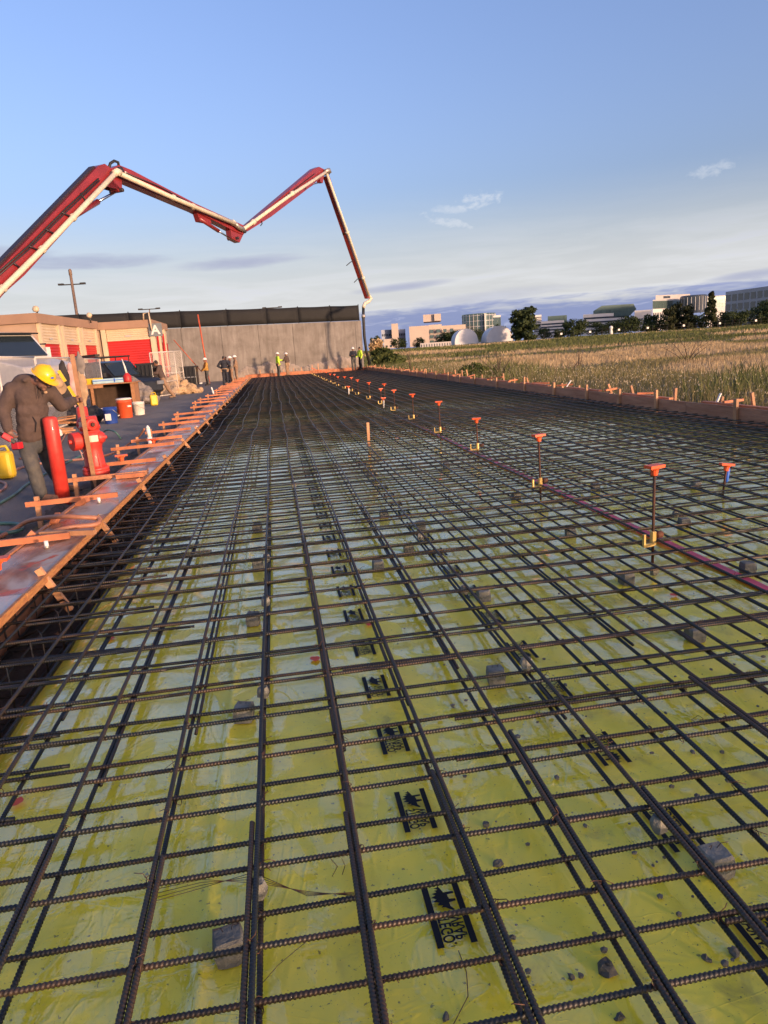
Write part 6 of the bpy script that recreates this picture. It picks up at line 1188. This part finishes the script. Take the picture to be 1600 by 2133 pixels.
hose('orange brown hose looping over the plank end at left', [G(-40, 1135, hz), G(20, 1108, hz), G(60, 1085, 0.22), (G(120, 1076, 0.36)), G(165, 1077, 0.36), G(203, 1080, 0.32), G(200, 1092, 0.29), G(150, 1098, 0.30), G(110, 1108, 0.29)], 0.022, M_hoseo)
hose('orange hose rising to the white pipe beyond the hydrant', [G(215, 950, hz), G(245, 940, hz), G(268, 925, 0.2), G(290, 908, 0.36), G(301, 893, 0.5)], 0.02, M_hoseo); hose('green hose curving out from behind the hydrant', [G(205, 910, hz), G(222, 896, 0.3), G(240, 900, 0.28), G(252, 914, hz)], 0.02, M_hoseg)
hose('pale green hose running across the asphalt under the worker', [G(-30, 1065, hz), G(30, 1030, hz), G(62, 1005, hz), G(130, 968, hz), G(172, 948, hz)], 0.02, M_hoseg); hose('pink hose on the asphalt behind the worker', [G(-40, 1000, hz), G(0, 992, hz), G(50, 972, hz), G(110, 962, hz), G(190, 955, hz)], 0.022, M_hosep)
hose('pink hose coil at the left edge', [G(-30, 1035, hz), G(5, 1020, hz), G(12, 1008, hz), G(-5, 1003, hz), G(-40, 1010, hz)], 0.02, M_hosep); hose('green hose coil at the bottom left of the yard', [G(-30, 1092, hz), G(20, 1090, hz), G(44, 1094, hz), G(42, 1104, hz), G(10, 1110, hz), G(-30, 1105, hz)], 0.02, M_hoseg)
hose('orange hose lying behind the two red posts', [G(40, 955, hz), G(100, 950, hz), G(135, 906, hz), G(120, 902, hz)], 0.018, M_hoseo)
# ------------------------------------------------------------------ red posts and hydrant
M_redp = mat('red_post_paint', (0.50, 0.030, 0.022), 0.38, col2=(0.60, 0.05, 0.032), scale=11, coat=0.15, detail=9, rough2=0.6, bump=0.12, bscale=70)
def bollard(base, top, r, lb):
    t = thing('red_bollard', lb, 'bollard', base, 0, 'red steel posts'); h = top[2]; MB().lathe([(r, -0.1), (r, h-0.1-0.03), (r*0.9, h-0.1-0.005), (r*0.5, h-0.1+0.01), (0.01, h-0.1+0.012)], 22).build('post', M_redp, t, True, world=False)
b_ = G(132, 1040, 0.1); bollard(b_, AY(106, 869, b_[1]), 0.085, 'red steel post in front of the bent worker'); b_ = G(190, 975, 0.1); bollard(b_, AY(162, 848, b_[1]), 0.085, 'red steel post behind the hydrant')
def hydrant():
    b = G(205, 1008, 0.1); b[2] = 0.16; t = thing('fire_hydrant', 'red fire hydrant beside the left planks', 'hydrant', b); up = V(0, 0, 1); H_ = 0.86
    MB().lathe([(0.10, -0.25), (0.10, 0.10)], 16).build('riser', M_dkwood, t, True, world=False)
    MB().lathe([(0.17, 0.08), (0.175, 0.09), (0.175, 0.125), (0.17, 0.135), (0.175, 0.14), (0.175, 0.17), (0.16, 0.18)], 20).build('flange', M_redp, t, True, world=False)
    for k in range(8): a = k*math.pi/4; MB().lathe([(0.018, 0.065), (0.018, 0.19)], 6, (0.152*math.cos(a), 0.152*math.sin(a), 0)).build('bolt', M_redp, t, world=False)
    MB().lathe([(0.155, 0.17), (0.135, 0.22), (0.118, 0.40), (0.125, 0.46), (0.15, 0.52), (0.155, 0.60), (0.135, 0.655), (0.12, 0.67), (0.125, 0.69), (0.138, 0.70), (0.138, 0.74), (0.115, 0.75), (0.112, 0.84), (0.105, 0.865), (0.03, 0.87)], 24).build('barrel', M_redp, t, True, world=False)
    d1 = nrm(V(-0.80, -0.60, 0)); MB().lathe([(0.09, 0.08), (0.095, 0.155), (0.118, 0.16), (0.122, 0.17), (0.122, 0.262), (0.114, 0.272), (0.030, 0.275), (0.028, 0.31), (0.02, 0.31)], 28, V(0, 0, 0.555), d1).build('pumper_outlet', M_redp, t, False, world=False)
    d2 = nrm(V(0.45, -0.89, 0)); MB().lathe([(0.075, 0.06), (0.08, 0.13), (0.088, 0.135), (0.088, 0.175), (0.06, 0.185), (0.035, 0.185), (0.03, 0.21), (0.02, 0.21)], 18, V(0, 0, 0.765), d2).build('upper_outlet', M_redp, t, True, world=False)
    MB().lathe([(0.032, 0.21), (0.024, 0.235)], 6, V(0, 0, 0.765), d2).build('nut', M_rust, t, world=False)
    d3 = nrm(V(0.98, -0.2, 0)); MB().lathe([(0.085, 0.05), (0.085, 0.14), (0.06, 0.18), (0.022, 0.19), (0.02, 0.22)], 18, V(0, 0, 0.575), d3).build('side_outlet', M_redp, t, True, world=False)
    d4 = nrm(V(-0.85, 0.5, 0)); MB().lathe([(0.08, 0.05), (0.085, 0.14), (0.05, 0.17)], 18, V(0, 0, 0.765), d4).build('rear_outlet', M_redp, t, True, world=False)
    for d_, r_, z, w, h in ((nrm(V(0.25, -0.97, 0)), 0.158, 0.575, 0.17, 0.085), (nrm(V(-0.55, -0.83, 0)), 0.132, 0.775, 0.09, 0.06)):
        x = np.cross(d_, up); MB().add([V(0, 0, z)+d_*(r_*0.975)+x*sx*w/2+up*sz*h/2+d_*0.012*(1-abs(sx)) for sx in (-1, 0, 1) for sz in (-1, 1)], [(0, 1, 3, 2), (2, 3, 5, 4)]).build('paper_label', M_pipe, t, world=False)
    for a in (-1.9, -0.9): q = V(math.cos(a), math.sin(a), 0); MB().add([q*0.12+V(0, 0, 0.40)+np.cross(q, up)*0.008, q*0.165+V(0, 0, 0.18)+np.cross(q, up)*0.008, q*0.10+V(0, 0, 0.18)+np.cross(q, up)*0.008, q*0.12+V(0, 0, 0.40)-np.cross(q, up)*0.008, q*0.165+V(0, 0, 0.18)-np.cross(q, up)*0.008, q*0.10+V(0, 0, 0.18)-np.cross(q, up)*0.008], [(0, 1, 2), (5, 4, 3), (0, 3, 4, 1)]).build('rib', M_redp, t, world=False)
    cp = V(0, 0, 0.555)+d1*0.2+V(0, 0, -0.1); MB().tube([cp, cp+V(0.05, 0, -0.07), cp+V(0.10, 0.0, -0.02)], 0.006, 5).build('ribbon', M_pink, t, world=False); MB().tube([cp+V(0.03, -0.01, -0.04), cp+V(0.05, -0.01, -0.14)], 0.006, 5).build('ribbon', M_pink, t, world=False)
    return t
hydrant()
# wooden grade stake held by the worker
b_ = G(200, 1020, 0.06); b_[1] = b_[1]; tp_ = AY(150, 738, b_[1]+0.05); o = MB(); ax_ = nrm(tp_-b_); o.bar(b_+ax_*0.16, tp_, 0.055, 0.022, (0, 1, 0)); o.bar(b_, b_+ax_*0.16, 0.008, 0.010, (0, 1, 0), 0.055, 0.022); STK = (b_, tp_); o = o.build('grade_stake', M_stake); set_props(o, 'long pointed wooden stake held upright before the hydrant', 'stake')
# ------------------------------------------------------------------ people
def hand(mb, w, d, side, grip=None, s=1.0, spread=0.017):
    """palm and five fingers at wrist w pointing along d; side = thumb direction; grip: curl direction"""
    w, d, side = np.asarray(w, float), nrm(d), nrm(side); nn = np.cross(side, d); g = nrm(grip) if grip is not None else nn
    mb.taper(w, w+d*0.045*s, 0.026*s, 0.030*s, 8); mb.ball(w+d*0.055*s, V(0.036, 0.036, 0.03)*s, 8, 6)
    for k in range(4):
        o = w+d*0.075*s+side*(1.5-k)*spread*s; l = (0.040, 0.045, 0.042, 0.033)[k]*s; p1 = o+d*l*0.8+g*l*0.35; p2 = p1+d*l*0.15+g*l*0.75; p3 = p2-d*l*0.35+g*l*0.35
        mb.taper(o-d*0.02*s, p1, 0.0105*s, 0.0095*s, 7); mb.taper(p1, p2, 0.0095*s, 0.0088*s, 7); mb.taper(p2, p3, 0.0088*s, 0.0078*s, 7)
    o = w+d*0.03*s+side*0.03*s; p1 = o+d*0.025*s+side*0.022*s+g*0.015*s; p2 = p1+d*0.028*s+g*0.018*s; mb.taper(o, p1, 0.013*s, 0.011*s, 7); mb.taper(p1, p2, 0.011*s, 0.009*s, 7)
def head_geo(mb, c, up, fw, s=1.0):
    up, fw = nrm(up), nrm(fw); fw = nrm(fw-up*(fw@up)); rt = np.cross(fw, up); R = np.stack([rt, fw, up], 1)
    mb.ball(c+up*0.02*s, V(0.075, 0.095, 0.105)*s, 14, 10, R); mb.ball(c-up*0.055*s+fw*0.028*s, V(0.056, 0.062, 0.065)*s, 12, 8, R)
    mb.taper(c+fw*0.095*s+up*0.012*s, c+fw*0.112*s-up*0.028*s, 0.011*s, 0.017*s, 8)                  # nose
    mb.ball(c+fw*0.088*s-up*0.062*s, V(0.026, 0.012, 0.010)*s, 8, 6, R); mb.ball(c+fw*0.075*s-up*0.10*s, V(0.028, 0.022, 0.02)*s, 8, 6, R)   # mouth, chin
    mb.ball(c+fw*0.083*s+up*0.035*s, V(0.055, 0.014, 0.012)*s, 10, 6, R)                             # brow
    for q in (-1, 1): mb.ball(c+rt*q*0.078*s-up*0.005*s-fw*0.005*s, V(0.012, 0.022, 0.034)*s, 8, 6, R); mb.ball(c+rt*q*0.033*s+fw*0.078*s+up*0.005*s, V(0.017, 0.012, 0.010)*s, 8, 6, R)
def hard_hat(parent, c, up, fw, m, s=1.0, badge=None):
    up, fw = nrm(up), nrm(fw); fw = nrm(fw-up*(fw@up)); rt = np.cross(fw, up); mb = MB(); n, k = 24, 8; vs = []; fs = []
    def pt(a, t):
        r = math.cos(t); x, y = math.cos(a)*r*0.118*s, math.sin(a)*r*0.142*s; return c+rt*x+fw*y+up*(math.sin(t)*0.128*s+0.035*s)
    for j in range(k):
        for i in range(n): vs.append(pt(2*math.pi*i/n, (math.pi/2-0.06)*j/(k-1)))
    for j in range(k-1):
        for i in range(n): fs.append((j*n+i, j*n+(i+1) % n, (j+1)*n+(i+1) % n, (j+1)*n+i))
    fs.append(tuple((k-1)*n+i for i in range(n))); h = MB().add(vs, fs).build('hard_hat', m, parent, True)
    br = []; bf = []
    for i in range(n):
        a = 2*math.pi*i/n; f_ = max(0, math.sin(a)); w = 0.014+0.045*f_**2
        for e in (0, 1):
            for zz in (0, 0.007): x, y = math.cos(a)*(0.118*s+w*e*s), math.sin(a)*(0.142*s+w*e*s); br.append(c+rt*x+fw*y+up*(0.035*s-zz*s-0.016*e*f_*s))
    for i in range(n): a, b_ = i*4, ((i+1) % n)*4; bf += [(a, b_, b_+2, a+2), (a+1, a+3, b_+3, b_+1), (a+2, b_+2, b_+3, a+3)]
    MB().add(br, bf).build('brim', m, h, False); rd = MB()
    for q in (-0.4, 0, 0.4): rd.tube([pt(math.pi/2+q*0.6, 0.5)+up*0.002, c+rt*(-q*0.07)*s+up*0.166*s, pt(-math.pi/2-q*0.6, 0.5)+up*0.002], 0.006*s, 6)
    rd.build('ridge', m, h, True)
    if badge: p = pt(math.pi/2-0.25, 0.35); MB().ball(p, V(0.03, 0.012, 0.012)*s, 10, 6, np.stack([rt, fw, up], 1)).build('badge', badge, h, True)
    return h
def person(label, J, wear, s=1.0, vox=0.022, fine=False, fw=(0, -1, 0), hfw=None, hup=(0, 0, 1), hat=None, group=None, gripL=None, gripR=None, belt=False, hood=False, vest=None, tool=None, skin=None, loc=None, bulk=1.0):
    J = {k: np.asarray(v, float) for k, v in J.items()}; fw = nrm(fw); hfw = fw if hfw is None else nrm(hfw); base = loc if loc is not None else (J['ankR']+J['ankL'])/2*V(1, 1, 0)+V(0, 0, min(J['ankR'][2], J['ankL'][2])-0.08*s)
    t = thing('person', label, 'person', base, 0, group); msk = skin or M_skin
    b = MB(); rt = nrm(np.cross(fw, V(0, 0, 1)))
    head_geo(b, J['head'], hup, hfw, s); b.taper(J['neck'], J['head']-nrm(hup)*0.05*s, 0.058*s, 0.05*s)
    b.taper(J['pelvis'], J['chest'], 0.11*s, 0.115*s); b.taper(J['chest'], J['neck'], 0.11*s, 0.06*s)
    for q in 'LR':
        b.taper(J['neck'], J['sh'+q], 0.06*s, 0.05*s); b.taper(J['sh'+q], J['el'+q], 0.036*s, 0.032*s); b.taper(J['el'+q], J['wr'+q], 0.032*s, 0.026*s)
        b.taper(J['hip'+q], J['kn'+q], 0.060*s, 0.042*s); b.taper(J['kn'+q], J['ank'+q], 0.042*s, 0.032*s); b.taper(J['pelvis'], J['hip'+q], 0.085*s, 0.062*s)
        f = J.get('toe'+q, J['ank'+q]+fw*0.17*s-V(0, 0, 0.05*s)); b.taper(J['ank'+q]-V(0, 0, 0.03*s), f, 0.038*s, 0.03*s)
        dr = nrm(J['wr'+q]-J['el'+q]); g = gripL if q == 'L' else gripR; hd = J.get('hd'+q, dr); sd = J.get('th'+q, fw); sd = nrm(sd-hd*(sd@hd)+1e-6); hand(b, J['wr'+q], hd, sd, g, s)
    remesh(b, 'body', msk, vox*(0.55 if fine else 0.8), 1 if fine else 2, parent=t)
    # trousers
    c = MB(); c.taper(J['pelvis']+V(0, 0, 0.03*s), J['pelvis']-V(0, 0, 0.05*s), 0.155*s, 0.15*s)
    for q in 'LR':
        c.taper(J['pelvis']-V(0, 0, 0.02*s), J['hip'+q], 0.13*s, 0.105*s); c.taper(J['hip'+q], J['kn'+q], 0.106*s, 0.086*s); dn = J['ank'+q]-J['kn'+q]; c.taper(J['kn'+q], J['ank'+q]-dn*0.02, 0.086*s, 0.080*s)
    remesh(c, 'trousers', wear['legs'], vox, 5 if fine else 3, 0.013*s, 0.06*s, t)
    # top
    c = MB(); tr = 0.172 if hood else 0.155; R_ = np.stack([rt*bulk, fw*bulk, V(0, 0, 1)], 1); mid = (J['pelvis']+J['chest'])/2
    c.ball(J['chest']+V(0, 0, 0.03*s), V(0.20, 0.145, 0.20)*s, 14, 10, R_); c.ball(mid, V(0.19, 0.15, 0.20)*s, 14, 10, R_); c.ball(J['pelvis']+V(0, 0, 0.03*s), V(0.185, 0.155, 0.12)*s, 14, 10, R_); c.taper(J['chest'], J['neck'], 0.15*s, 0.075*s); c.ball((mid+J['chest'])/2, V(0.195, 0.148, 0.17)*s, 14, 10, R_); c.ball((mid+J['pelvis'])/2, V(0.19, 0.153, 0.15)*s, 14, 10, R_)
    for q in 'LR': c.taper(J['chest']+V(0, 0, 0.08*s), J['sh'+q], 0.12*s, 0.088*s*bulk); c.taper(J['neck']-V(0, 0, 0.04*s), J['sh'+q], 0.08*s, 0.082*s*bulk); c.taper(J['sh'+q], J['el'+q], 0.084*s*bulk, 0.074*s*bulk); c.taper(J['el'+q], J['wr'+q], 0.074*s*bulk, 0.056*s*bulk)
    if hood: c.ball(J['neck']+V(0, 0, 0.015*s)-fw*0.06*s, V(0.125, 0.10, 0.065)*s, 12, 8, R_); c.ball(J['neck']-fw*0.11*s-V(0, 0, 0.02*s), V(0.135, 0.085, 0.10)*s, 12, 8, R_); c.taper(J['neck']+rt*0.09*s+fw*0.02*s, J['neck']-rt*0.09*s+fw*0.02*s, 0.035*s, 0.035*s)
    top = remesh(c, 'hoodie' if hood else 'jacket', wear['top'], vox, 5 if fine else 3, 0.015*s, 0.07*s, t)
    if hood:
        for q in 'LR': d_ = nrm(J['wr'+q]-J['el'+q]); MB().tube([J['wr'+q]-d_*0.045*s, J['wr'+q]-d_*0.005*s], [0.050*s, 0.044*s], 12).build('cuff', wear['top'], t, True)
    if vest:
        v = MB(); v.ball(J['chest']+V(0, 0, 0.03*s), V(0.215, 0.165, 0.20)*s, 14, 10, R_); v.ball(mid, V(0.205, 0.17, 0.17)*s, 14, 10, R_); remesh(v, 'hi_vis_vest', vest, vox, 2, 0, 0.1, t)
    for q in 'LR':
        f = J.get('toe'+q, J['ank'+q]+fw*0.17*s-V(0, 0, 0.045*s)); bt = MB(); bt.taper(J['ank'+q]+V(0, 0, 0.06*s), J['ank'+q]-V(0, 0, 0.035*s), 0.056*s, 0.05*s); bt.taper(J['ank'+q]-V(0, 0, 0.035*s)-nrm(f-J['ank'+q])*0.03*s, f, 0.046*s, 0.042*s); bt.ball(f, V(0.05, 0.05, 0.04)*s, 10, 8)
        remesh(bt, 'boot', wear.get('boots', M_tan), vox*0.7, 2, parent=t)
        so = MB(); dd = (f-J['ank'+q])*V(1, 1, 0); a0 = J['ank'+q]*V(1, 1, 0)-nrm(dd)*0.07*s; e0 = a0+nrm(dd)*0.31*s; zz = J['ank'+q][2]-0.078*s; so.bar(a0+V(0, 0, zz+0.012), e0+V(0, 0, min(f[2]-0.035*s, zz+0.012)), 0.095*s, 0.026*s); so.build('sole', M_rubber, t, bevel=0.008)
    if belt:
        c = MB(); n = 16; z = J['pelvis']+V(0, 0, 0.0); c.tube([z+rt*0.172*s*math.cos(a)+fw*0.155*s*math.sin(a) for a in np.linspace(0, 2*math.pi, n)], 0.022*s, 6, False); 
        for q in (-1, 1): c.box(z+rt*q*0.19*s-V(0, 0, 0.10*s), (0.09*s, 0.16*s, 0.18*s), R_)
        c.build('tool_belt', M_tan, t)
    if hat: hard_hat(t, J['head']+nrm(hup)*0.02*s, hup, hfw, hat, s, M_blue if fine else None)
    else:
        hr = MB(); hr.ball(J['head']+nrm(hup)*0.035*s-hfw*0.012*s, V(0.083, 0.098, 0.10)*s, 12, 8); remesh(hr, 'cap', wear.get('cap', M_darkcl), vox*0.7, 1, parent=t)
    return t
def stand(base, ang, s=1.0, armL='down', armR='down', lean=0.0, stride=0.0):
    c, sn = math.cos(ang), math.sin(ang); fw = V(c, sn, 0); rt = np.cross(fw, V(0, 0, 1)); B = np.asarray(base, float)
    def P(r, f, z): return B+(rt*r+fw*(f+lean*max(0, z-0.9)))*s+V(0, 0, z)*s
    J = dict(pelvis=P(0, 0, .97), chest=P(0, .01, 1.27), neck=P(0, .0, 1.46), head=P(0, .03, 1.62))
    for q, g in (('R', 1), ('L', -1)):
        st = stride*g; J['hip'+q] = P(g*.10, 0, .90); J['kn'+q] = P(g*.11, .03+st*.5, .49+abs(st)*.02); J['ank'+q] = P(g*.12, -.02+st, .085+(max(0, -st)*.15)); J['sh'+q] = P(g*.19, 0, 1.41); a = armR if q == 'R' else armL
        if a == 'down': J['el'+q] = P(g*.25, -.04, 1.12); J['wr'+q] = P(g*.25, .06, .88)
        elif a == 'fold': J['el'+q] = P(g*.25, .06, 1.14); J['wr'+q] = P(-g*.02, .22, 1.16)
        elif a == 'fwd': J['el'+q] = P(g*.22, .16, 1.18); J['wr'+q] = P(g*.18, .42, 1.20)
        elif a == 'hip': J['el'+q] = P(g*.38, -.06, 1.16); J['wr'+q] = P(g*.20, .10, 1.02)
        elif a == 'low': J['el'+q] = P(g*.24, .08, 1.14); J['wr'+q] = P(g*.14, .28, .98)
        elif a == 'up': J['el'+q] = P(g*.22, .2, 1.30); J['wr'+q] = P(g*.12, .32, 1.50)
    return J, fw
M_brown = mat('brown_hoodie_cloth', (0.085, 0.056, 0.047), 0.92, var=0.22, scale=8, bump=0.9, bscale=9); M_jean = mat('worn_denim', (0.035, 0.040, 0.050), 0.9, col2=(0.11, 0.10, 0.085), scale=5, bump=0.9, bscale=10); M_boot = mat('tan_boots', (0.26, 0.13, 0.075), 0.75, var=0.2, scale=10); M_hatY = mat('yellow_hat', (0.80, 0.47, 0.012), 0.3, var=0.04, coat=0.3); M_hatW = mat('white_hat', (0.72, 0.68, 0.64), 0.4, var=0.04)
M_hiv = mat('hi_vis_yellow', (0.52, 0.75, 0.04), 0.7, var=0.12, scale=6); M_must = mat('mustard_cloth', (0.42, 0.22, 0.045), 0.85, var=0.2, scale=6); M_navy = mat('navy_cloth', (0.022, 0.024, 0.034), 0.9, var=0.3, scale=6); M_khaki = mat('khaki_cloth', (0.26, 0.16, 0.10), 0.9, var=0.25, scale=6); M_dskin = mat('dark_skin', (0.20, 0.10, 0.07), 0.6, var=0.15)
# the bent worker in the foreground
Yw = 9.15
def W(px_, py_, dy=0.0): return AY(px_, py_, Yw+dy)
aR = W(86, 1032, -0.06); aR[2] = 0.185; aL = W(131, 1015, 0.55); aL[2] = 0.185
J = dict(pelvis=W(70, 912, .10), chest=W(66, 832, .06), neck=W(62, 792, .0), head=W(88, 789, -.06), shR=W(24, 812, -.02), elR=W(7, 856, -.08), wrR=W(16, 893, -.16), shL=W(104, 816, .16), elL=W(128, 845, .30), wrL=W(156, 835, .52),
         hipR=W(54, 925, .04), hipL=W(88, 920, .22), knR=W(68, 972, -.10), knL=W(104, 968, .34), ankR=aR, ankL=aL, toeR=aR+V(.17, -.06, -.045), toeL=aL+V(.17, -.04, -.045))
fwd = nrm(V(0.86, -0.50, 0)); hup = nrm(V(-0.30, -0.30, 0.72)+V(0.55, 0.05, 0.0)*0.9); hfw = nrm(V(0.72, -0.30, -0.62))
sk = nrm(STK[1]-STK[0]); wl_ = J['wrL']; tpt = STK[0]+sk*((wl_-STK[0])@sk); J['wrL'] = tpt+nrm(wl_-tpt)*0.075 if np.linalg.norm(wl_-tpt) > 0.01 else wl_
J['wrL'] = tpt-nrm(V(0.9, 0.25, 0))*0.085; J['hdL'] = nrm(V(0.95, 0.1, 0.05)); J['thL'] = V(0, 0, 1); J['hdR'] = nrm(V(0.35, -0.25, -0.9)); J['thR'] = V(0.8, -0.3, 0)
worker = person('worker in yellow hard hat and brown hoodie bending over the red post', J, dict(top=M_brown, legs=M_jean, boots=M_boot), 1.0, 0.014, True, fwd, hfw, nrm(V(0.55, -0.22, 0.80)), M_hatY, None, gripL=V(0.1, -1, 0), gripR=V(0.9, -0.2, -0.1), hood=True, skin=M_dskin, bulk=1.08)
ch_ = J['chest']+fwd*0.165; 
p = W(95, 817, -0.075); MB().ball(p, V(0.022, 0.008, 0.016), 10, 6).build('chest_badge', M_tan, worker, True)
for dx in (0, 9): p = W(76+dx, 803, -.10); MB().tube([p, W(78+dx, 816, -.112), W(80+dx, 830-dx*0.4, -.118)], 0.004, 5).build('drawstring', M_darkcl, worker, True)
pk = [W(68, 868, -.095), W(76, 880, -.10), W(74, 900, -.09)]; MB().tube(pk, [0.004, 0.007, 0.004], 6).build('pocket_seam', M_darkcl, worker, True)
# red cordless tool in his right hand
h0 = J['wrR']+J['hdR']*0.085; M_toolr = mat('red_tool_plastic', (0.50, 0.02, 0.03), 0.4, var=0.1); t = thing('cordless_tool', 'red cordless power tool hanging in the worker\'s right hand', 'power tool', h0)
a = W(4, 905, -.30); b_ = W(40, 926, -.20); MB().bar(a, a+(b_-a)*0.55, 0.06, 0.07).build('motor_body', M_toolr, t, bevel=0.012); MB().tube([a-(b_-a)*0.35, a], [0.012, 0.022], 8).build('nose', M_black, t, True); MB().bar(a+(b_-a)*0.25+V(0, 0, 0.0), W(32, 922, -.24), 0.045, 0.05).build('handle', M_black, t, bevel=0.01); MB().box(W(36, 928, -.22), (0.10, 0.09, 0.08), rotz(-0.4)).build('battery', M_toolr, t, bevel=0.01); MB().box(W(37, 934, -.22), (0.09, 0.08, 0.03), rotz(-0.4)).build('battery_base', M_black, t)
# people further off
def far_person(lb, px_, py_, ang, hpx, z=0.1, Y=None, **kw):
    """feet at pixel, pose by keywords"""
    p = AY(px_, py_, Y) if Y else G(px_, py_, z); p[2] = z; s = kw.pop('s', 1.0); pose = {k: kw.pop(k) for k in ('armL', 'armR', 'lean', 'stride') if k in kw}; J, fw = stand(p, ang, s, **pose)
    return person(lb, J, kw.pop('wear'), s, 0.026, False, fw, loc=p, **kw)
W1 = dict(top=M_brown, legs=M_khaki, boots=M_darkcl)
far_person('worker in brown hoodie and dark cap striding past the burlap heap', 345, 832, math.radians(190), 0, 0.1, wear=dict(top=M_brown, legs=M_khaki, boots=M_khaki), stride=0.36, lean=0.25, armL='fwd', armR='up', s=1.0, hood=True)
far_person('man in mustard top and white hard hat standing by the wall', 433, 795, math.radians(200), 0, 0.1, 49.0, wear=dict(top=M_must, legs=M_jean, boots=M_darkcl), hat=M_hatW, armR='low', armL='low', hup=(0, 0, 1))
far_person('man in dark top with his back turned in the group of four', 470, 790, math.radians(80), 0, 0.1, 48.0, wear=dict(top=M_navy, legs=M_navy, boots=M_darkcl), armL='hip', armR='hip', belt=True, s=1.04)
far_person('man with white hard hat and grey top in the middle of the group', 484, 790, math.radians(200), 0, 0.1, 49.5, wear=dict(top=M_greycl, legs=M_khaki, boots=M_tan), hat=M_hatW, armL='fold', armR='fold')
far_person('man with white hard hat and tan vest at the right of the group', 494, 786, math.radians(190), 0, 0.1, 52.0, wear=dict(top=M_khaki, legs=M_khaki, boots=M_tan), hat=M_hatW, armR='down', armL='low', s=1.03)
far_person('man mostly hidden behind the group of men', 474, 786, math.radians(250), 0, 0.1, 53.0, wear=dict(top=M_navy, legs=M_jean, boots=M_darkcl), s=1.03)
far_person('man in hi vis yellow shirt standing on the far end of the mat', 581, 779, math.radians(20), 0, 0.18, 56.0, wear=dict(top=M_hiv, legs=M_jean, boots=M_khaki), hat=M_hatW, armR='down', armL='fwd', belt=True, skin=M_dskin)
far_person('man in dark red top and white hard hat facing the hi vis man', 600, 778, math.radians(150), 0, 0.18, 56.5, wear=dict(top=M_brown, legs=M_khaki, boots=M_khaki), hat=M_hatW, armL='fwd', armR='down', belt=True, s=0.97)
far_person('man in black jacket and white hard hat by the right end of the wall', 738, 769, math.radians(262), 0, 0.2, 57.0, wear=dict(top=M_navy, legs=M_jean, boots=M_darkcl), hat=M_hatW, armL='fold', armR='fold')
far_person('man in hi vis jacket and dark hood at the end of the wall', 752, 767, math.radians(200), 0, 0.2, 58.0, wear=dict(top=M_hiv, legs=M_navy, boots=M_darkcl, cap=M_darkcl), armL='down', armR='low', skin=M_dskin, s=1.02)
